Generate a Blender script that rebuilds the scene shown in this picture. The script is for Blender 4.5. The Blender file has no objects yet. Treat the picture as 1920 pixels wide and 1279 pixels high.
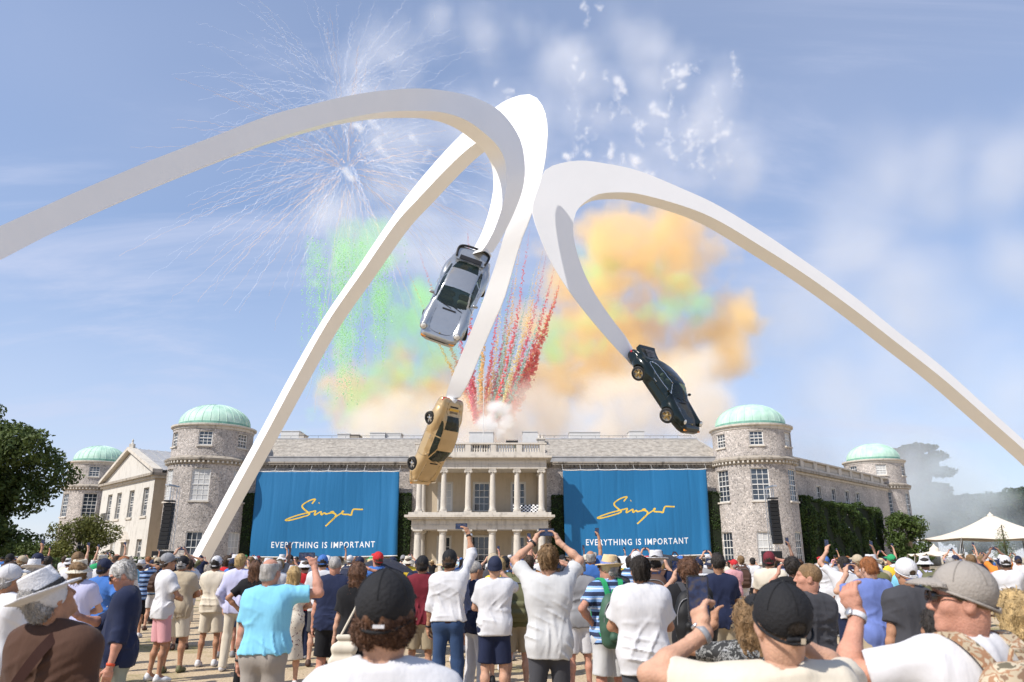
import bpy, math, random
import numpy as np
from mathutils import Vector, Matrix
R = math.radians
SC = bpy.context.scene
COL = SC.collection

# ------------------------------------------------------------------ camera, sky, sun, exposure
F_PX, CX, CY = 1420.0, 960.0, 639.5          # focal length in photo pixels (1920 wide)
PITCH = math.atan(405.5 / F_PX)
CAM_H = 1.75
cam = bpy.data.cameras.new('camera'); cam_o = bpy.data.objects.new('camera', cam); COL.objects.link(cam_o)
cam.sensor_width = 36.0; cam.lens = 36.0 * F_PX / 1920.0
cam.clip_start = 0.1; cam.clip_end = 6000
cam_o.location = (0, 0, CAM_H); cam_o.rotation_euler = (math.pi/2 + PITCH, 0, 0)
cam.dof.use_dof = True; cam.dof.focus_distance = 30.0; cam.dof.aperture_fstop = 4.5
SC.camera = cam_o

SUN_TO = Vector((-0.546, -0.423, 0.725)).normalized()     # direction towards the sun
w = bpy.data.worlds.new('World'); SC.world = w; w.use_nodes = True
nt = w.node_tree; nt.nodes.clear()
def N(t, typ, **kw):
    n = t.nodes.new(typ)
    for k, v in kw.items(): setattr(n, k, v)
    return n
def L(t, a, b): t.links.new(a, b)
def build_world():
    t = nt
    out = N(t, 'ShaderNodeOutputWorld'); bg = N(t, 'ShaderNodeBackground'); bg.inputs[1].default_value = 0.12
    sky = N(t, 'ShaderNodeTexSky', sky_type='NISHITA'); sky.sun_disc = False
    sky.sun_elevation = math.asin(SUN_TO.z); sky.sun_rotation = math.atan2(SUN_TO.x, SUN_TO.y)
    sky.air_density = 1.0; sky.dust_density = 0.0; sky.ozone_density = 3.0
    hs = N(t, 'ShaderNodeHueSaturation'); hs.inputs['Saturation'].default_value = 1.18; hs.inputs['Value'].default_value = 1.15
    L(t, sky.outputs[0], hs.inputs['Color'])
    tc = N(t, 'ShaderNodeTexCoord'); sp = N(t, 'ShaderNodeSeparateXYZ'); L(t, tc.outputs['Generated'], sp.inputs[0])
    zz = N(t, 'ShaderNodeMath', operation='MAXIMUM'); zz.inputs[1].default_value = 0.0; L(t, sp.outputs[2], zz.inputs[0])
    za = N(t, 'ShaderNodeMath', operation='ADD'); za.inputs[1].default_value = 0.22; L(t, zz.outputs[0], za.inputs[0])
    dx = N(t, 'ShaderNodeMath', operation='DIVIDE'); L(t, sp.outputs[0], dx.inputs[0]); L(t, za.outputs[0], dx.inputs[1])
    dy = N(t, 'ShaderNodeMath', operation='DIVIDE'); L(t, sp.outputs[1], dy.inputs[0]); L(t, za.outputs[0], dy.inputs[1])
    cb = N(t, 'ShaderNodeCombineXYZ'); L(t, dx.outputs[0], cb.inputs[0]); L(t, dy.outputs[0], cb.inputs[1])
    def layer(rot, sx, sy, scale, lo, hi, detail, dist):
        mp = N(t, 'ShaderNodeMapping'); mp.inputs['Rotation'].default_value = (0, 0, R(rot)); mp.inputs['Scale'].default_value = (sx, sy, 1)
        L(t, cb.outputs[0], mp.inputs[0])
        nz = N(t, 'ShaderNodeTexNoise'); nz.inputs['Scale'].default_value = scale; nz.inputs['Detail'].default_value = detail
        nz.inputs['Roughness'].default_value = 0.62; nz.inputs['Distortion'].default_value = dist; L(t, mp.outputs[0], nz.inputs['Vector'])
        mr = N(t, 'ShaderNodeMapRange'); mr.interpolation_type = 'SMOOTHSTEP'
        mr.inputs[1].default_value = lo; mr.inputs[2].default_value = hi; L(t, nz.outputs[0], mr.inputs[0])
        return mr.outputs[0]
    a = layer(-30, 0.42, 1.35, 1.7, 0.46, 0.84, 9, 1.0)       # long cirrus streaks
    b = layer(10, 0.8, 1.0, 0.5, 0.20, 0.75, 3, 0.4)        # broad veil
    m = N(t, 'ShaderNodeMath', operation='MULTIPLY'); m.inputs[1].default_value = 0.55; L(t, a, m.inputs[0])
    m2 = N(t, 'ShaderNodeMath', operation='MULTIPLY'); m2.inputs[1].default_value = 0.32; L(t, b, m2.inputs[0]); m3 = N(t, 'ShaderNodeMath', operation='ADD'); m3.inputs[1].default_value = 0.23; L(t, m2.outputs[0], m3.inputs[0]); m2 = m3
    ad = N(t, 'ShaderNodeMath', operation='ADD'); L(t, m.outputs[0], ad.inputs[0]); L(t, m2.outputs[0], ad.inputs[1])
    cl = N(t, 'ShaderNodeMath', operation='MINIMUM'); cl.inputs[1].default_value = 0.85; L(t, ad.outputs[0], cl.inputs[0])
    hz = N(t, 'ShaderNodeMapRange'); hz.interpolation_type = 'SMOOTHSTEP'; hz.inputs[1].default_value = 0.42; hz.inputs[2].default_value = 0.0; hz.inputs[4].default_value = 0.60; L(t, zz.outputs[0], hz.inputs[0])   # haze thickens evenly towards the whole horizon
    pr = N(t, 'ShaderNodeMath', operation='MULTIPLY'); L(t, cl.outputs[0], pr.inputs[0]); L(t, hz.outputs[0], pr.inputs[1]); sm = N(t, 'ShaderNodeMath', operation='ADD'); L(t, cl.outputs[0], sm.inputs[0]); L(t, hz.outputs[0], sm.inputs[1]); mxm = N(t, 'ShaderNodeMath', operation='SUBTRACT'); L(t, sm.outputs[0], mxm.inputs[0]); L(t, pr.outputs[0], mxm.inputs[1])
    mix = N(t, 'ShaderNodeMix', data_type='RGBA'); L(t, mxm.outputs[0], mix.inputs['Factor'])
    L(t, hs.outputs[0], mix.inputs[6]); mix.inputs[7].default_value = (4.5, 4.9, 6.3, 1)
    L(t, mix.outputs[2], bg.inputs[0]); L(t, bg.outputs[0], out.inputs[0])
build_world()
sun = bpy.data.lights.new('sun', 'SUN'); sun.energy = 4.7; sun.angle = R(0.53); sun.color = (1.0, 0.945, 0.87)
sun_o = bpy.data.objects.new('sun', sun); COL.objects.link(sun_o)
sun_o.rotation_euler = (-SUN_TO).to_track_quat('-Z', 'Y').to_euler(); sun_o.location = (-40, -30, 60)
SC.view_settings.view_transform = 'Standard'; SC.view_settings.look = 'None'; SC.view_settings.gamma = 1
SC.view_settings.use_curve_mapping = False; SC.view_settings.exposure = 0.28
SC.render.engine = 'CYCLES'
SC.cycles.max_bounces = 10; SC.cycles.diffuse_bounces = 3; SC.cycles.glossy_bounces = 3; SC.cycles.transmission_bounces = 4
SC.cycles.volume_bounces = 6; SC.cycles.transparent_max_bounces = 24; SC.cycles.caustics_reflective = False; SC.cycles.caustics_refractive = False
SC.cycles.volume_step_rate = 4.0; SC.cycles.volume_max_steps = 128
SC.cycles.use_denoising = True

CP, SP = math.cos(PITCH), math.sin(PITCH)
def ray(px, py):
    x = (px - CX) / F_PX; u = (CY - py) / F_PX
    return Vector((x, CP - u*SP, SP + u*CP))
def at(px, py, Y):                       # the point of the place seen at a photo pixel, at distance Y
    r = ray(px, py); return Vector((0, 0, CAM_H)) + r * (Y / r.y)
def on_plane(px, py, q, n):              # ... or on a vertical plane through q with normal n
    r = ray(px, py); o = Vector((0, 0, CAM_H)); return o + r * ((Vector(q) - o).dot(n) / r.dot(n))

# ------------------------------------------------------------------ materials
MATS = {}
def pm(name, col, rough=0.7, var=0.0, scale=4.0, bump=0.0, bscale=20.0, spec=0.3, metal=0.0, col2=None, detail=5.0, stretch=None,
       coat=0.0, sheen=0.0, alpha=1.0, sss=0.0):
    if name in MATS: return MATS[name]
    m = bpy.data.materials.new(name); m.use_nodes = True; t = m.node_tree; bs = t.nodes['Principled BSDF']
    bs.inputs['Base Color'].default_value = (*col, 1); bs.inputs['Roughness'].default_value = rough
    bs.inputs['Specular IOR Level'].default_value = spec; bs.inputs['Metallic'].default_value = metal
    bs.inputs['Coat Weight'].default_value = coat; bs.inputs['Coat Roughness'].default_value = 0.05
    bs.inputs['Sheen Weight'].default_value = sheen; bs.inputs['Alpha'].default_value = alpha
    if sss: bs.inputs['Subsurface Weight'].default_value = sss; bs.inputs['Subsurface Radius'].default_value = (0.01, 0.004, 0.002)
    if var > 0 or col2 or bump > 0:
        tc = N(t, 'ShaderNodeTexCoord'); vec = tc.outputs['Object']
        if stretch:
            mp = N(t, 'ShaderNodeMapping'); mp.inputs['Scale'].default_value = stretch; L(t, vec, mp.inputs[0]); vec = mp.outputs[0]
        if var > 0 or col2:
            nz = N(t, 'ShaderNodeTexNoise'); nz.inputs['Scale'].default_value = scale; nz.inputs['Detail'].default_value = detail
            nz.inputs['Roughness'].default_value = 0.6; L(t, vec, nz.inputs['Vector'])
            cr = N(t, 'ShaderNodeValToRGB'); L(t, nz.outputs[0], cr.inputs[0])
            c2 = col2 or tuple(min(1, c*(1+var)) for c in col); c1 = col if col2 else tuple(c*(1-var) for c in col)
            cr.color_ramp.elements[0].position = 0.32; cr.color_ramp.elements[1].position = 0.68
            cr.color_ramp.elements[0].color = (*c1, 1); cr.color_ramp.elements[1].color = (*c2, 1)
            L(t, cr.outputs[0], bs.inputs['Base Color'])
        if bump > 0:
            nb = N(t, 'ShaderNodeTexNoise'); nb.inputs['Scale'].default_value = bscale; nb.inputs['Detail'].default_value = 4
            L(t, vec, nb.inputs['Vector'])
            b = N(t, 'ShaderNodeBump'); b.inputs['Strength'].default_value = min(1.0, bump); b.inputs['Distance'].default_value = 0.02
            L(t, nb.outputs[0], b.inputs['Height']); L(t, b.outputs[0], bs.inputs['Normal'])
    MATS[name] = m; return m

# ------------------------------------------------------------------ objects
def tag(o, label=None, cat=None, group=None, kind=None):
    if label: o['label'] = label
    if cat: o['category'] = cat
    if group: o['group'] = group
    if kind: o['kind'] = kind
    return o
def empty(name, loc=(0, 0, 0), rz=0.0):
    o = bpy.data.objects.new(name, None); COL.objects.link(o); o.location = loc; o.rotation_euler = (0, 0, rz)
    o.empty_display_size = 0.2; return o
def link(name, me, mat=None, parent=None, loc=None):
    o = bpy.data.objects.new(name, me); COL.objects.link(o)
    if mat is not None:
        if len(me.materials) == 0: me.materials.append(mat)
        else:
            o.material_slots[0].link = 'OBJECT'; o.material_slots[0].material = mat
    if parent is not None: o.parent = parent
    if loc is not None: o.location = loc
    return o
def mesh_np(name, v, f, smooth=False):
    me = bpy.data.meshes.new(name)
    me.from_pydata([tuple(p) for p in v] if not isinstance(v, np.ndarray) else v.tolist(), [], f if not isinstance(f, np.ndarray) else f.tolist())
    if smooth: me.shade_smooth()
    return me
class MB:
    def __init__(s): s.v = []; s.f = []
    def add(s, vs, fs):
        b = len(s.v); s.v += [tuple(p) for p in vs]; s.f += [tuple(i+b for i in q) for q in fs]; return s
    def box(s, c, d, rz=0.0, M=None):
        hx, hy, hz = d[0]/2, d[1]/2, d[2]/2; ca, sa = math.cos(rz), math.sin(rz); vs = []
        for x, y, z in ((-hx,-hy,-hz),(hx,-hy,-hz),(hx,hy,-hz),(-hx,hy,-hz),(-hx,-hy,hz),(hx,-hy,hz),(hx,hy,hz),(-hx,hy,hz)):
            if M is not None: p = M @ Vector((x, y, z)); vs.append((p.x+c[0], p.y+c[1], p.z+c[2]))
            else: vs.append((c[0]+x*ca-y*sa, c[1]+x*sa+y*ca, c[2]+z))
        return s.add(vs, [(0,3,2,1),(4,5,6,7),(0,1,5,4),(1,2,6,5),(2,3,7,6),(3,0,4,7)])
    def box2(s, a, b): return s.box(((a[0]+b[0])/2,(a[1]+b[1])/2,(a[2]+b[2])/2), (abs(b[0]-a[0]),abs(b[1]-a[1]),abs(b[2]-a[2])))
    def lathe(s, prof, c=(0,0,0), n=24, a0=0.0, a1=2*math.pi, close=True):
        full = abs(a1-a0-2*math.pi) < 1e-6; m = n if full else n+1; vs = []; fs = []
        for r, z in prof:
            for i in range(m):
                a = a0+(a1-a0)*i/n; vs.append((c[0]+r*math.cos(a), c[1]+r*math.sin(a), c[2]+z))
        for j in range(len(prof)-1):
            for i in range(n):
                k = (i+1) % m; fs.append((j*m+i, j*m+k, (j+1)*m+k, (j+1)*m+i))
        if close and full:
            fs.append(tuple(range(m-1, -1, -1))); fs.append(tuple((len(prof)-1)*m+i for i in range(m)))
        return s.add(vs, fs)
    def tube(s, pts, rad, n=6):
        pts = [Vector(p) for p in pts]; rs = rad if isinstance(rad, (list, tuple)) else [rad]*len(pts); vs = []; fs = []
        prev = None
        for i, p in enumerate(pts):
            d = (pts[min(i+1, len(pts)-1)] - pts[max(i-1, 0)])
            if d.length < 1e-9: d = Vector((0, 0, 1))
            d.normalize()
            if prev is None:
                prev = d.orthogonal().normalized()
            u = (prev - d*prev.dot(d))
            if u.length < 1e-6: u = d.orthogonal()
            u.normalize(); prev = u; vv = d.cross(u)
            for k in range(n):
                a = 2*math.pi*k/n; vs.append(p + (u*math.cos(a)+vv*math.sin(a))*rs[i])
        for i in range(len(pts)-1):
            for k in range(n):
                fs.append((i*n+k, i*n+(k+1) % n, (i+1)*n+(k+1) % n, (i+1)*n+k))
        fs.append(tuple(range(n-1, -1, -1))); fs.append(tuple((len(pts)-1)*n+k for k in range(n)))
        return s.add(vs, fs)
    def prism(s, poly, fn):               # poly of (u,v); fn(u,v,d) -> xyz for d in 0,1
        n = len(poly); vs = [fn(u, v, 0) for u, v in poly] + [fn(u, v, 1) for u, v in poly]
        return s.add(vs, [tuple(range(n-1, -1, -1)), tuple(range(n, 2*n))] + [(i, (i+1) % n, n+(i+1) % n, n+i) for i in range(n)])
    def mesh(s, name, smooth=False): return mesh_np(name, s.v, s.f, smooth)
    def build(s, name, mat, parent=None, smooth=False, loc=None, auto=None):
        me = s.mesh(name, smooth or auto is not None)
        if auto is not None: me.set_sharp_from_angle(angle=R(auto))
        return link(name, me, mat, parent, loc)

def spline(pts, n):                        # Catmull-Rom resampling, evenly by arc length
    P = np.array(pts, float); P = np.vstack([2*P[0]-P[1], P, 2*P[-1]-P[-2]]); out = []
    for i in range(1, len(P)-2):
        for tt in np.linspace(0, 1, 16, endpoint=False):
            a, b, c, d = P[i-1], P[i], P[i+1], P[i+2]
            out.append(0.5*((2*b)+(-a+c)*tt+(2*a-5*b+4*c-d)*tt**2+(-a+3*b-3*c+d)*tt**3))
    out.append(P[-2]); out = np.array(out)
    s = np.r_[0, np.cumsum(np.linalg.norm(np.diff(out, axis=0), axis=1))]; q = np.linspace(0, s[-1], n)
    return np.stack([np.interp(q, s, out[:, k]) for k in range(out.shape[1])], 1)

# ------------------------------------------------------------------ signed distance modelling (surface nets)
RNG = np.random.default_rng(7)
def snoise(p, freq, seed, n=7):
    rg = np.random.default_rng(seed); out = 0
    for i in range(n):
        d = rg.normal(size=3); d /= np.linalg.norm(d); f = freq*rg.uniform(0.6, 1.5); ph = rg.uniform(0, 6.28)
        out = out + np.sin(p[0]*d[0]*f+p[1]*d[1]*f+p[2]*d[2]*f+ph)
    return out/n
class Field:
    def __init__(s, lo, hi, h):
        s.h = h; s.lo = np.array(lo, float); s.n = np.maximum(4, np.ceil((np.array(hi)-s.lo)/h).astype(int)+1)
        s.ax = [s.lo[i]+h*np.arange(s.n[i]) for i in range(3)]; s.D = np.full(tuple(s.n), 0.25, np.float32)
    def sub(s, lo, hi):
        a = [max(0, int((lo[i]-s.lo[i])/s.h)) for i in range(3)]; b = [min(s.n[i], int((hi[i]-s.lo[i])/s.h)+2) for i in range(3)]
        if any(b[i] <= a[i] for i in range(3)): return None, None
        sl = tuple(slice(a[i], b[i]) for i in range(3))
        g = (s.ax[0][sl[0]][:, None, None].astype(np.float32), s.ax[1][sl[1]][None, :, None].astype(np.float32), s.ax[2][sl[2]][None, None, :].astype(np.float32))
        return sl, g
    def put(s, sl, d, k, op='add'):
        c = s.D[sl]
        if op == 'add':
            h = np.maximum(k-np.abs(c-d), 0)/k if k > 0 else 0; s.D[sl] = np.minimum(c, d) - (h*h*k*0.25 if k > 0 else 0)
        elif op == 'cut':
            d = -d; h = np.maximum(k-np.abs(c-d), 0)/k if k > 0 else 0; s.D[sl] = np.maximum(c, d) + (h*h*k*0.25 if k > 0 else 0)
    def cone(s, a, b, ra, rb, k=0.03, op='add', off=0.0):
        a = np.array(a, float); b = np.array(b, float); ra += off; rb += off; r = max(ra, rb)+k+3*s.h
        sl, g = s.sub(np.minimum(a, b)-r, np.maximum(a, b)+r)
        if sl is None: return s
        ba = b-a; l2 = max(1e-9, float(ba@ba))
        t = np.clip(((g[0]-a[0])*ba[0]+(g[1]-a[1])*ba[1]+(g[2]-a[2])*ba[2])/l2, 0, 1)
        d = np.sqrt((g[0]-a[0]-ba[0]*t)**2+(g[1]-a[1]-ba[1]*t)**2+(g[2]-a[2]-ba[2]*t)**2)-(ra+(rb-ra)*t)
        s.put(sl, d, k, op); return s
    def ell(s, c, rad, k=0.03, op='add', M=None):
        c = np.array(c, float); rad = np.array(rad, float); r = rad.max()+k+3*s.h; sl, g = s.sub(c-r, c+r)
        if sl is None: return s
        x, y, z = g[0]-c[0], g[1]-c[1], g[2]-c[2]
        if M is not None:
            x, y, z = (M[0][0]*x+M[1][0]*y+M[2][0]*z, M[0][1]*x+M[1][1]*y+M[2][1]*z, M[0][2]*x+M[1][2]*y+M[2][2]*z)
        q = np.sqrt((x/rad[0])**2+(y/rad[1])**2+(z/rad[2])**2)
        q2 = np.sqrt((x/rad[0]**2)**2+(y/rad[1]**2)**2+(z/rad[2]**2)**2)+1e-6
        s.put(sl, q*(q-1)/q2, k, op); return s
    def half(s, n, c, k=0.0):              # keep the side where (p-c).n < 0
        d = (s.ax[0][:, None, None]-c[0])*n[0]+(s.ax[1][None, :, None]-c[1])*n[1]+(s.ax[2][None, None, :]-c[2])*n[2]
        s.D = np.maximum(s.D, d.astype(np.float32)); return s
    def grid(s): return s.ax[0][:, None, None], s.ax[1][None, :, None], s.ax[2][None, None, :]
    def net(s):
        D = s.D; h = s.h; ins = D < 0
        if not ins.any(): return np.zeros((0, 3)), np.zeros((0, 4), int)
        D[0] = D[-1] = 0.1; D[:, 0] = D[:, -1] = 0.1; D[:, :, 0] = D[:, :, -1] = 0.1; ins = D < 0
        n = np.array(D.shape)-1; cnt = np.zeros(n, np.int8)
        for i in (0, 1):
            for j in (0, 1):
                for k in (0, 1): cnt += ins[i:n[0]+i, j:n[1]+j, k:n[2]+k]
        act = (cnt > 0) & (cnt < 8); idx = np.argwhere(act); vid = np.full(n, -1, np.int64); vid[act] = np.arange(len(idx))
        pos = np.zeros((len(idx), 3)); num = np.zeros(len(idx)); cr = [(i, j, k) for i in (0, 1) for j in (0, 1) for k in (0, 1)]
        for c in cr:
            for ax in range(3):
                if c[ax]: continue
                c2 = list(c); c2[ax] = 1
                d0 = D[idx[:, 0]+c[0], idx[:, 1]+c[1], idx[:, 2]+c[2]]; d1 = D[idx[:, 0]+c2[0], idx[:, 1]+c2[1], idx[:, 2]+c2[2]]
                x = (d0 < 0) != (d1 < 0); t = np.where(x, d0/np.where(x, d0-d1, 1), 0)
                p = np.array(c, float)[None]*np.ones((len(idx), 1)); p[:, ax] += t; pos += np.where(x[:, None], p, 0); num += x
        V = (idx+pos/num[:, None])*h+s.lo; Q = []
        for ax in range(3):
            o = [a for a in range(3) if a != ax]; A = ins; sl0 = [slice(None)]*3; sl1 = [slice(None)]*3
            sl0[ax] = slice(0, -1); sl1[ax] = slice(1, None); ch = A[tuple(sl0)] != A[tuple(sl1)]; e = np.argwhere(ch)
            e = e[(e[:, o[0]] > 0) & (e[:, o[1]] > 0) & (e[:, o[0]] < n[o[0]]) & (e[:, o[1]] < n[o[1]])]
            if len(e) == 0: continue
            q = []
            for du, dv in ((-1, -1), (0, -1), (0, 0), (-1, 0)):
                c = e.copy(); c[:, o[0]] += du; c[:, o[1]] += dv; q.append(vid[c[:, 0], c[:, 1], c[:, 2]])
            q = np.stack(q, 1); fl = ins[e[:, 0], e[:, 1], e[:, 2]]
            if ax == 1: fl = ~fl
            q[~fl] = q[~fl][:, ::-1]; Q.append(q)
        return V, np.vstack(Q)
    def mesh(s, name, smooth=True):
        v, q = s.net(); return mesh_np(name, v, q, smooth)
def join_np(parts):
    vs, fs, b = [], [], 0
    for v, f in parts:
        if len(v) == 0: continue
        vs.append(v); fs.append(np.asarray(f)+b); b += len(v)
    return np.vstack(vs), np.vstack(fs)
# ------------------------------------------------------------------ surface materials of the setting
def m_flint():
    m = bpy.data.materials.new('flint_wall'); m.use_nodes = True; t = m.node_tree; bs = t.nodes['Principled BSDF']; bs.inputs['Roughness'].default_value = 0.75
    tc = N(t, 'ShaderNodeTexCoord'); v = N(t, 'ShaderNodeTexVoronoi'); v.inputs['Scale'].default_value = 7.5; L(t, tc.outputs['Object'], v.inputs['Vector'])
    cr = N(t, 'ShaderNodeValToRGB'); e = cr.color_ramp.elements
    e[0].position = 0.0; e[0].color = (.20, .19, .185, 1); e[1].position = 1.0; e[1].color = (.64, .60, .57, 1)
    x = cr.color_ramp.elements.new(0.35); x.color = (.37, .34, .32, 1); x = cr.color_ramp.elements.new(0.7); x.color = (.46, .42, .40, 1)
    sx = N(t, 'ShaderNodeSeparateXYZ'); L(t, v.outputs['Color'], sx.inputs[0]); L(t, sx.outputs[0], cr.inputs[0])
    v2 = N(t, 'ShaderNodeTexVoronoi', feature='DISTANCE_TO_EDGE'); v2.inputs['Scale'].default_value = 7.5; L(t, tc.outputs['Object'], v2.inputs['Vector'])
    mr = N(t, 'ShaderNodeMapRange'); mr.inputs[2].default_value = 0.16; L(t, v2.outputs[0], mr.inputs[0])
    nz = N(t, 'ShaderNodeTexNoise'); nz.inputs['Scale'].default_value = 0.35; nz.inputs['Detail'].default_value = 6; L(t, tc.outputs['Object'], nz.inputs['Vector'])
    mx = N(t, 'ShaderNodeMix', data_type='RGBA'); mx.inputs[6].default_value = (.49, .455, .425, 1); L(t, mr.outputs[0], mx.inputs['Factor']); L(t, cr.outputs[0], mx.inputs[7])
    hv = N(t, 'ShaderNodeMix', data_type='RGBA', blend_type='MULTIPLY'); hv.inputs['Factor'].default_value = 1.0
    c2 = N(t, 'ShaderNodeValToRGB'); c2.color_ramp.elements[0].position = .3; c2.color_ramp.elements[0].color = (.72, .70, .68, 1); c2.color_ramp.elements[1].position = .65; c2.color_ramp.elements[1].color = (1.1, 1.07, 1.03, 1)
    L(t, nz.outputs[0], c2.inputs[0]); L(t, mx.outputs[2], hv.inputs[6]); L(t, c2.outputs[0], hv.inputs[7]); L(t, hv.outputs[2], bs.inputs['Base Color'])
    b = N(t, 'ShaderNodeBump'); b.inputs['Strength'].default_value = 0.6; b.inputs['Distance'].default_value = 0.04; L(t, mr.outputs[0], b.inputs['Height']); L(t, b.outputs[0], bs.inputs['Normal'])
    return m
def m_stone(name, base, dark, ashlar=False, weather=0.5):
    m = bpy.data.materials.new(name); m.use_nodes = True; t = m.node_tree; bs = t.nodes['Principled BSDF']; bs.inputs['Roughness'].default_value = 0.8; bs.inputs['Specular IOR Level'].default_value = .2
    tc = N(t, 'ShaderNodeTexCoord')
    n1 = N(t, 'ShaderNodeTexNoise'); n1.inputs['Scale'].default_value = 1.3; n1.inputs['Detail'].default_value = 9; n1.inputs['Roughness'].default_value = .7; L(t, tc.outputs['Object'], n1.inputs['Vector'])
    mp = N(t, 'ShaderNodeMapping'); mp.inputs['Scale'].default_value = (2.2, 2.2, .25); L(t, tc.outputs['Object'], mp.inputs[0])
    n2 = N(t, 'ShaderNodeTexNoise'); n2.inputs['Scale'].default_value = 1.6; n2.inputs['Detail'].default_value = 6; L(t, mp.outputs[0], n2.inputs['Vector'])
    ad = N(t, 'ShaderNodeMath', operation='ADD'); L(t, n1.outputs[0], ad.inputs[0]); L(t, n2.outputs[0], ad.inputs[1])
    cr = N(t, 'ShaderNodeValToRGB'); e = cr.color_ramp.elements; e[0].position = .36*2*weather+.1; e[0].color = (*dark, 1); e[1].position = .60*2*.9; e[1].color = (*base, 1)
    mm = N(t, 'ShaderNodeMath', operation='MULTIPLY'); mm.inputs[1].default_value = 1.0; L(t, ad.outputs[0], mm.inputs[0]); L(t, mm.outputs[0], cr.inputs[0])
    L(t, cr.outputs[0], bs.inputs['Base Color'])
    b = N(t, 'ShaderNodeBump'); b.inputs['Strength'].default_value = .35; b.inputs['Distance'].default_value = .03; L(t, n1.outputs[0], b.inputs['Height']); L(t, b.outputs[0], bs.inputs['Normal'])
    return m
M_FLINT = m_flint()
M_STONE = m_stone('limestone', (.56, .515, .45), (.22, .195, .165), weather=.54)
M_STONE_PALE = m_stone('pale_ashlar', (.555, .53, .485), (.30, .27, .235), weather=.47)
M_CORNICE = m_stone('weathered_cornice', (.34, .30, .25), (.035, .03, .026), weather=.75)
M_STUCCO = m_stone('ochre_render', (.48, .40, .295), (.33, .27, .19), weather=.42)
M_SLATE = pm('stone_slate', (.27, .245, .215), .75, col2=(.47, .43, .375), scale=2.2, bump=.4, bscale=14, detail=8)
M_LEAD = pm('lead_sheet', (.33, .33, .335), .55, var=.18, scale=1.5, bump=.1, spec=.4)
M_COPPER = pm('green_copper', (.31, .50, .40), .6, col2=(.52, .69, .58), scale=1.1, bump=.15, bscale=6, stretch=(1.4, 1.4, .3))
M_COPPER_D = pm('copper_band', (.17, .34, .27), .6, var=.2, scale=2, bump=.15)
M_WHITEPAINT = pm('white_window_paint', (.72, .71, .68), .5, var=.06)
M_GLASS = pm('window_glass', (.035, .045, .06), .06, spec=.9, var=.35, scale=.9)
M_BLIND = pm('drawn_blind', (.50, .50, .49), .35, var=.10, scale=1.2, spec=.5)
M_WHITE = pm('sculpture_white_paint', (.87, .87, .87), .36, var=.02, scale=.5, spec=.4, bump=.03, bscale=1.2)
M_BLACK = pm('black_plastic', (.018, .018, .02), .5, var=.2)
M_IRON = pm('dark_iron', (.03, .03, .032), .5)
M_METAL = pm('bare_aluminium', (.55, .55, .56), .35, metal=.8)
M_GRAVEL = None

def ground():
    m = bpy.data.materials.new('gravel_and_dry_grass'); m.use_nodes = True; t = m.node_tree; bs = t.nodes['Principled BSDF']; bs.inputs['Roughness'].default_value = .9; bs.inputs['Specular IOR Level'].default_value = .15
    tc = N(t, 'ShaderNodeTexCoord')
    def nz(s, d, det=6):
        n = N(t, 'ShaderNodeTexNoise'); n.inputs['Scale'].default_value = s; n.inputs['Detail'].default_value = det; n.inputs['Roughness'].default_value = .65; n.inputs['Distortion'].default_value = d; L(t, tc.outputs['Object'], n.inputs['Vector']); return n.outputs[0]
    def ramp(f, p0, c0, p1, c1):
        r = N(t, 'ShaderNodeValToRGB'); r.color_ramp.elements[0].position = p0; r.color_ramp.elements[0].color = (*c0, 1); r.color_ramp.elements[1].position = p1; r.color_ramp.elements[1].color = (*c1, 1); L(t, f, r.inputs[0]); return r.outputs[0]
    g = ramp(nz(26, 0, 4), .3, (.36, .27, .165), .7, (.62, .50, .35)); gr = ramp(nz(9, .3), .3, (.15, .14, .05), .7, (.40, .33, .17))
    mk = N(t, 'ShaderNodeMapRange'); mk.inputs[1].default_value = .54; mk.inputs[2].default_value = .62; L(t, nz(.22, .4, 8), mk.inputs[0])
    mx = N(t, 'ShaderNodeMix', data_type='RGBA'); L(t, mk.outputs[0], mx.inputs['Factor']); L(t, g, mx.inputs[6]); L(t, gr, mx.inputs[7]); L(t, mx.outputs[2], bs.inputs['Base Color'])
    b = N(t, 'ShaderNodeBump'); b.inputs['Strength'].default_value = .7; b.inputs['Distance'].default_value = .03; L(t, nz(30, 0, 3), b.inputs['Height']); L(t, b.outputs[0], bs.inputs['Normal'])
    mb = MB(); S = 2500; mb.add([(-S, -400, 0), (S, -400, 0), (S, 4000, 0), (-S, 4000, 0)], [(0, 1, 2, 3)])
    tag(mb.build('ground', m), 'sandy gravel and dry grass forecourt under the crowd', kind='structure')
    # pebbles strewn over the near forecourt
    rg = random.Random(3); pb = MB()
    for i in range(2600):
        y = rg.uniform(5.5, 20); x = rg.uniform(-.75, .75)*y; r = rg.uniform(.008, .022); a = rg.uniform(0, 6)
        vs = [(x+r*math.cos(a+k*1.57)*rg.uniform(.7, 1.3), y+r*math.sin(a+k*1.57), .0) for k in range(4)]+[(x, y, r*.8)]
        pb.add(vs, [(0, 1, 4), (1, 2, 4), (2, 3, 4), (3, 0, 4)])
    tag(pb.build('gravel', pm('pebble', (.45, .36, .25), .85, var=.3, scale=3)), 'loose pale gravel scattered on the forecourt', kind='stuff')
ground()

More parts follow.
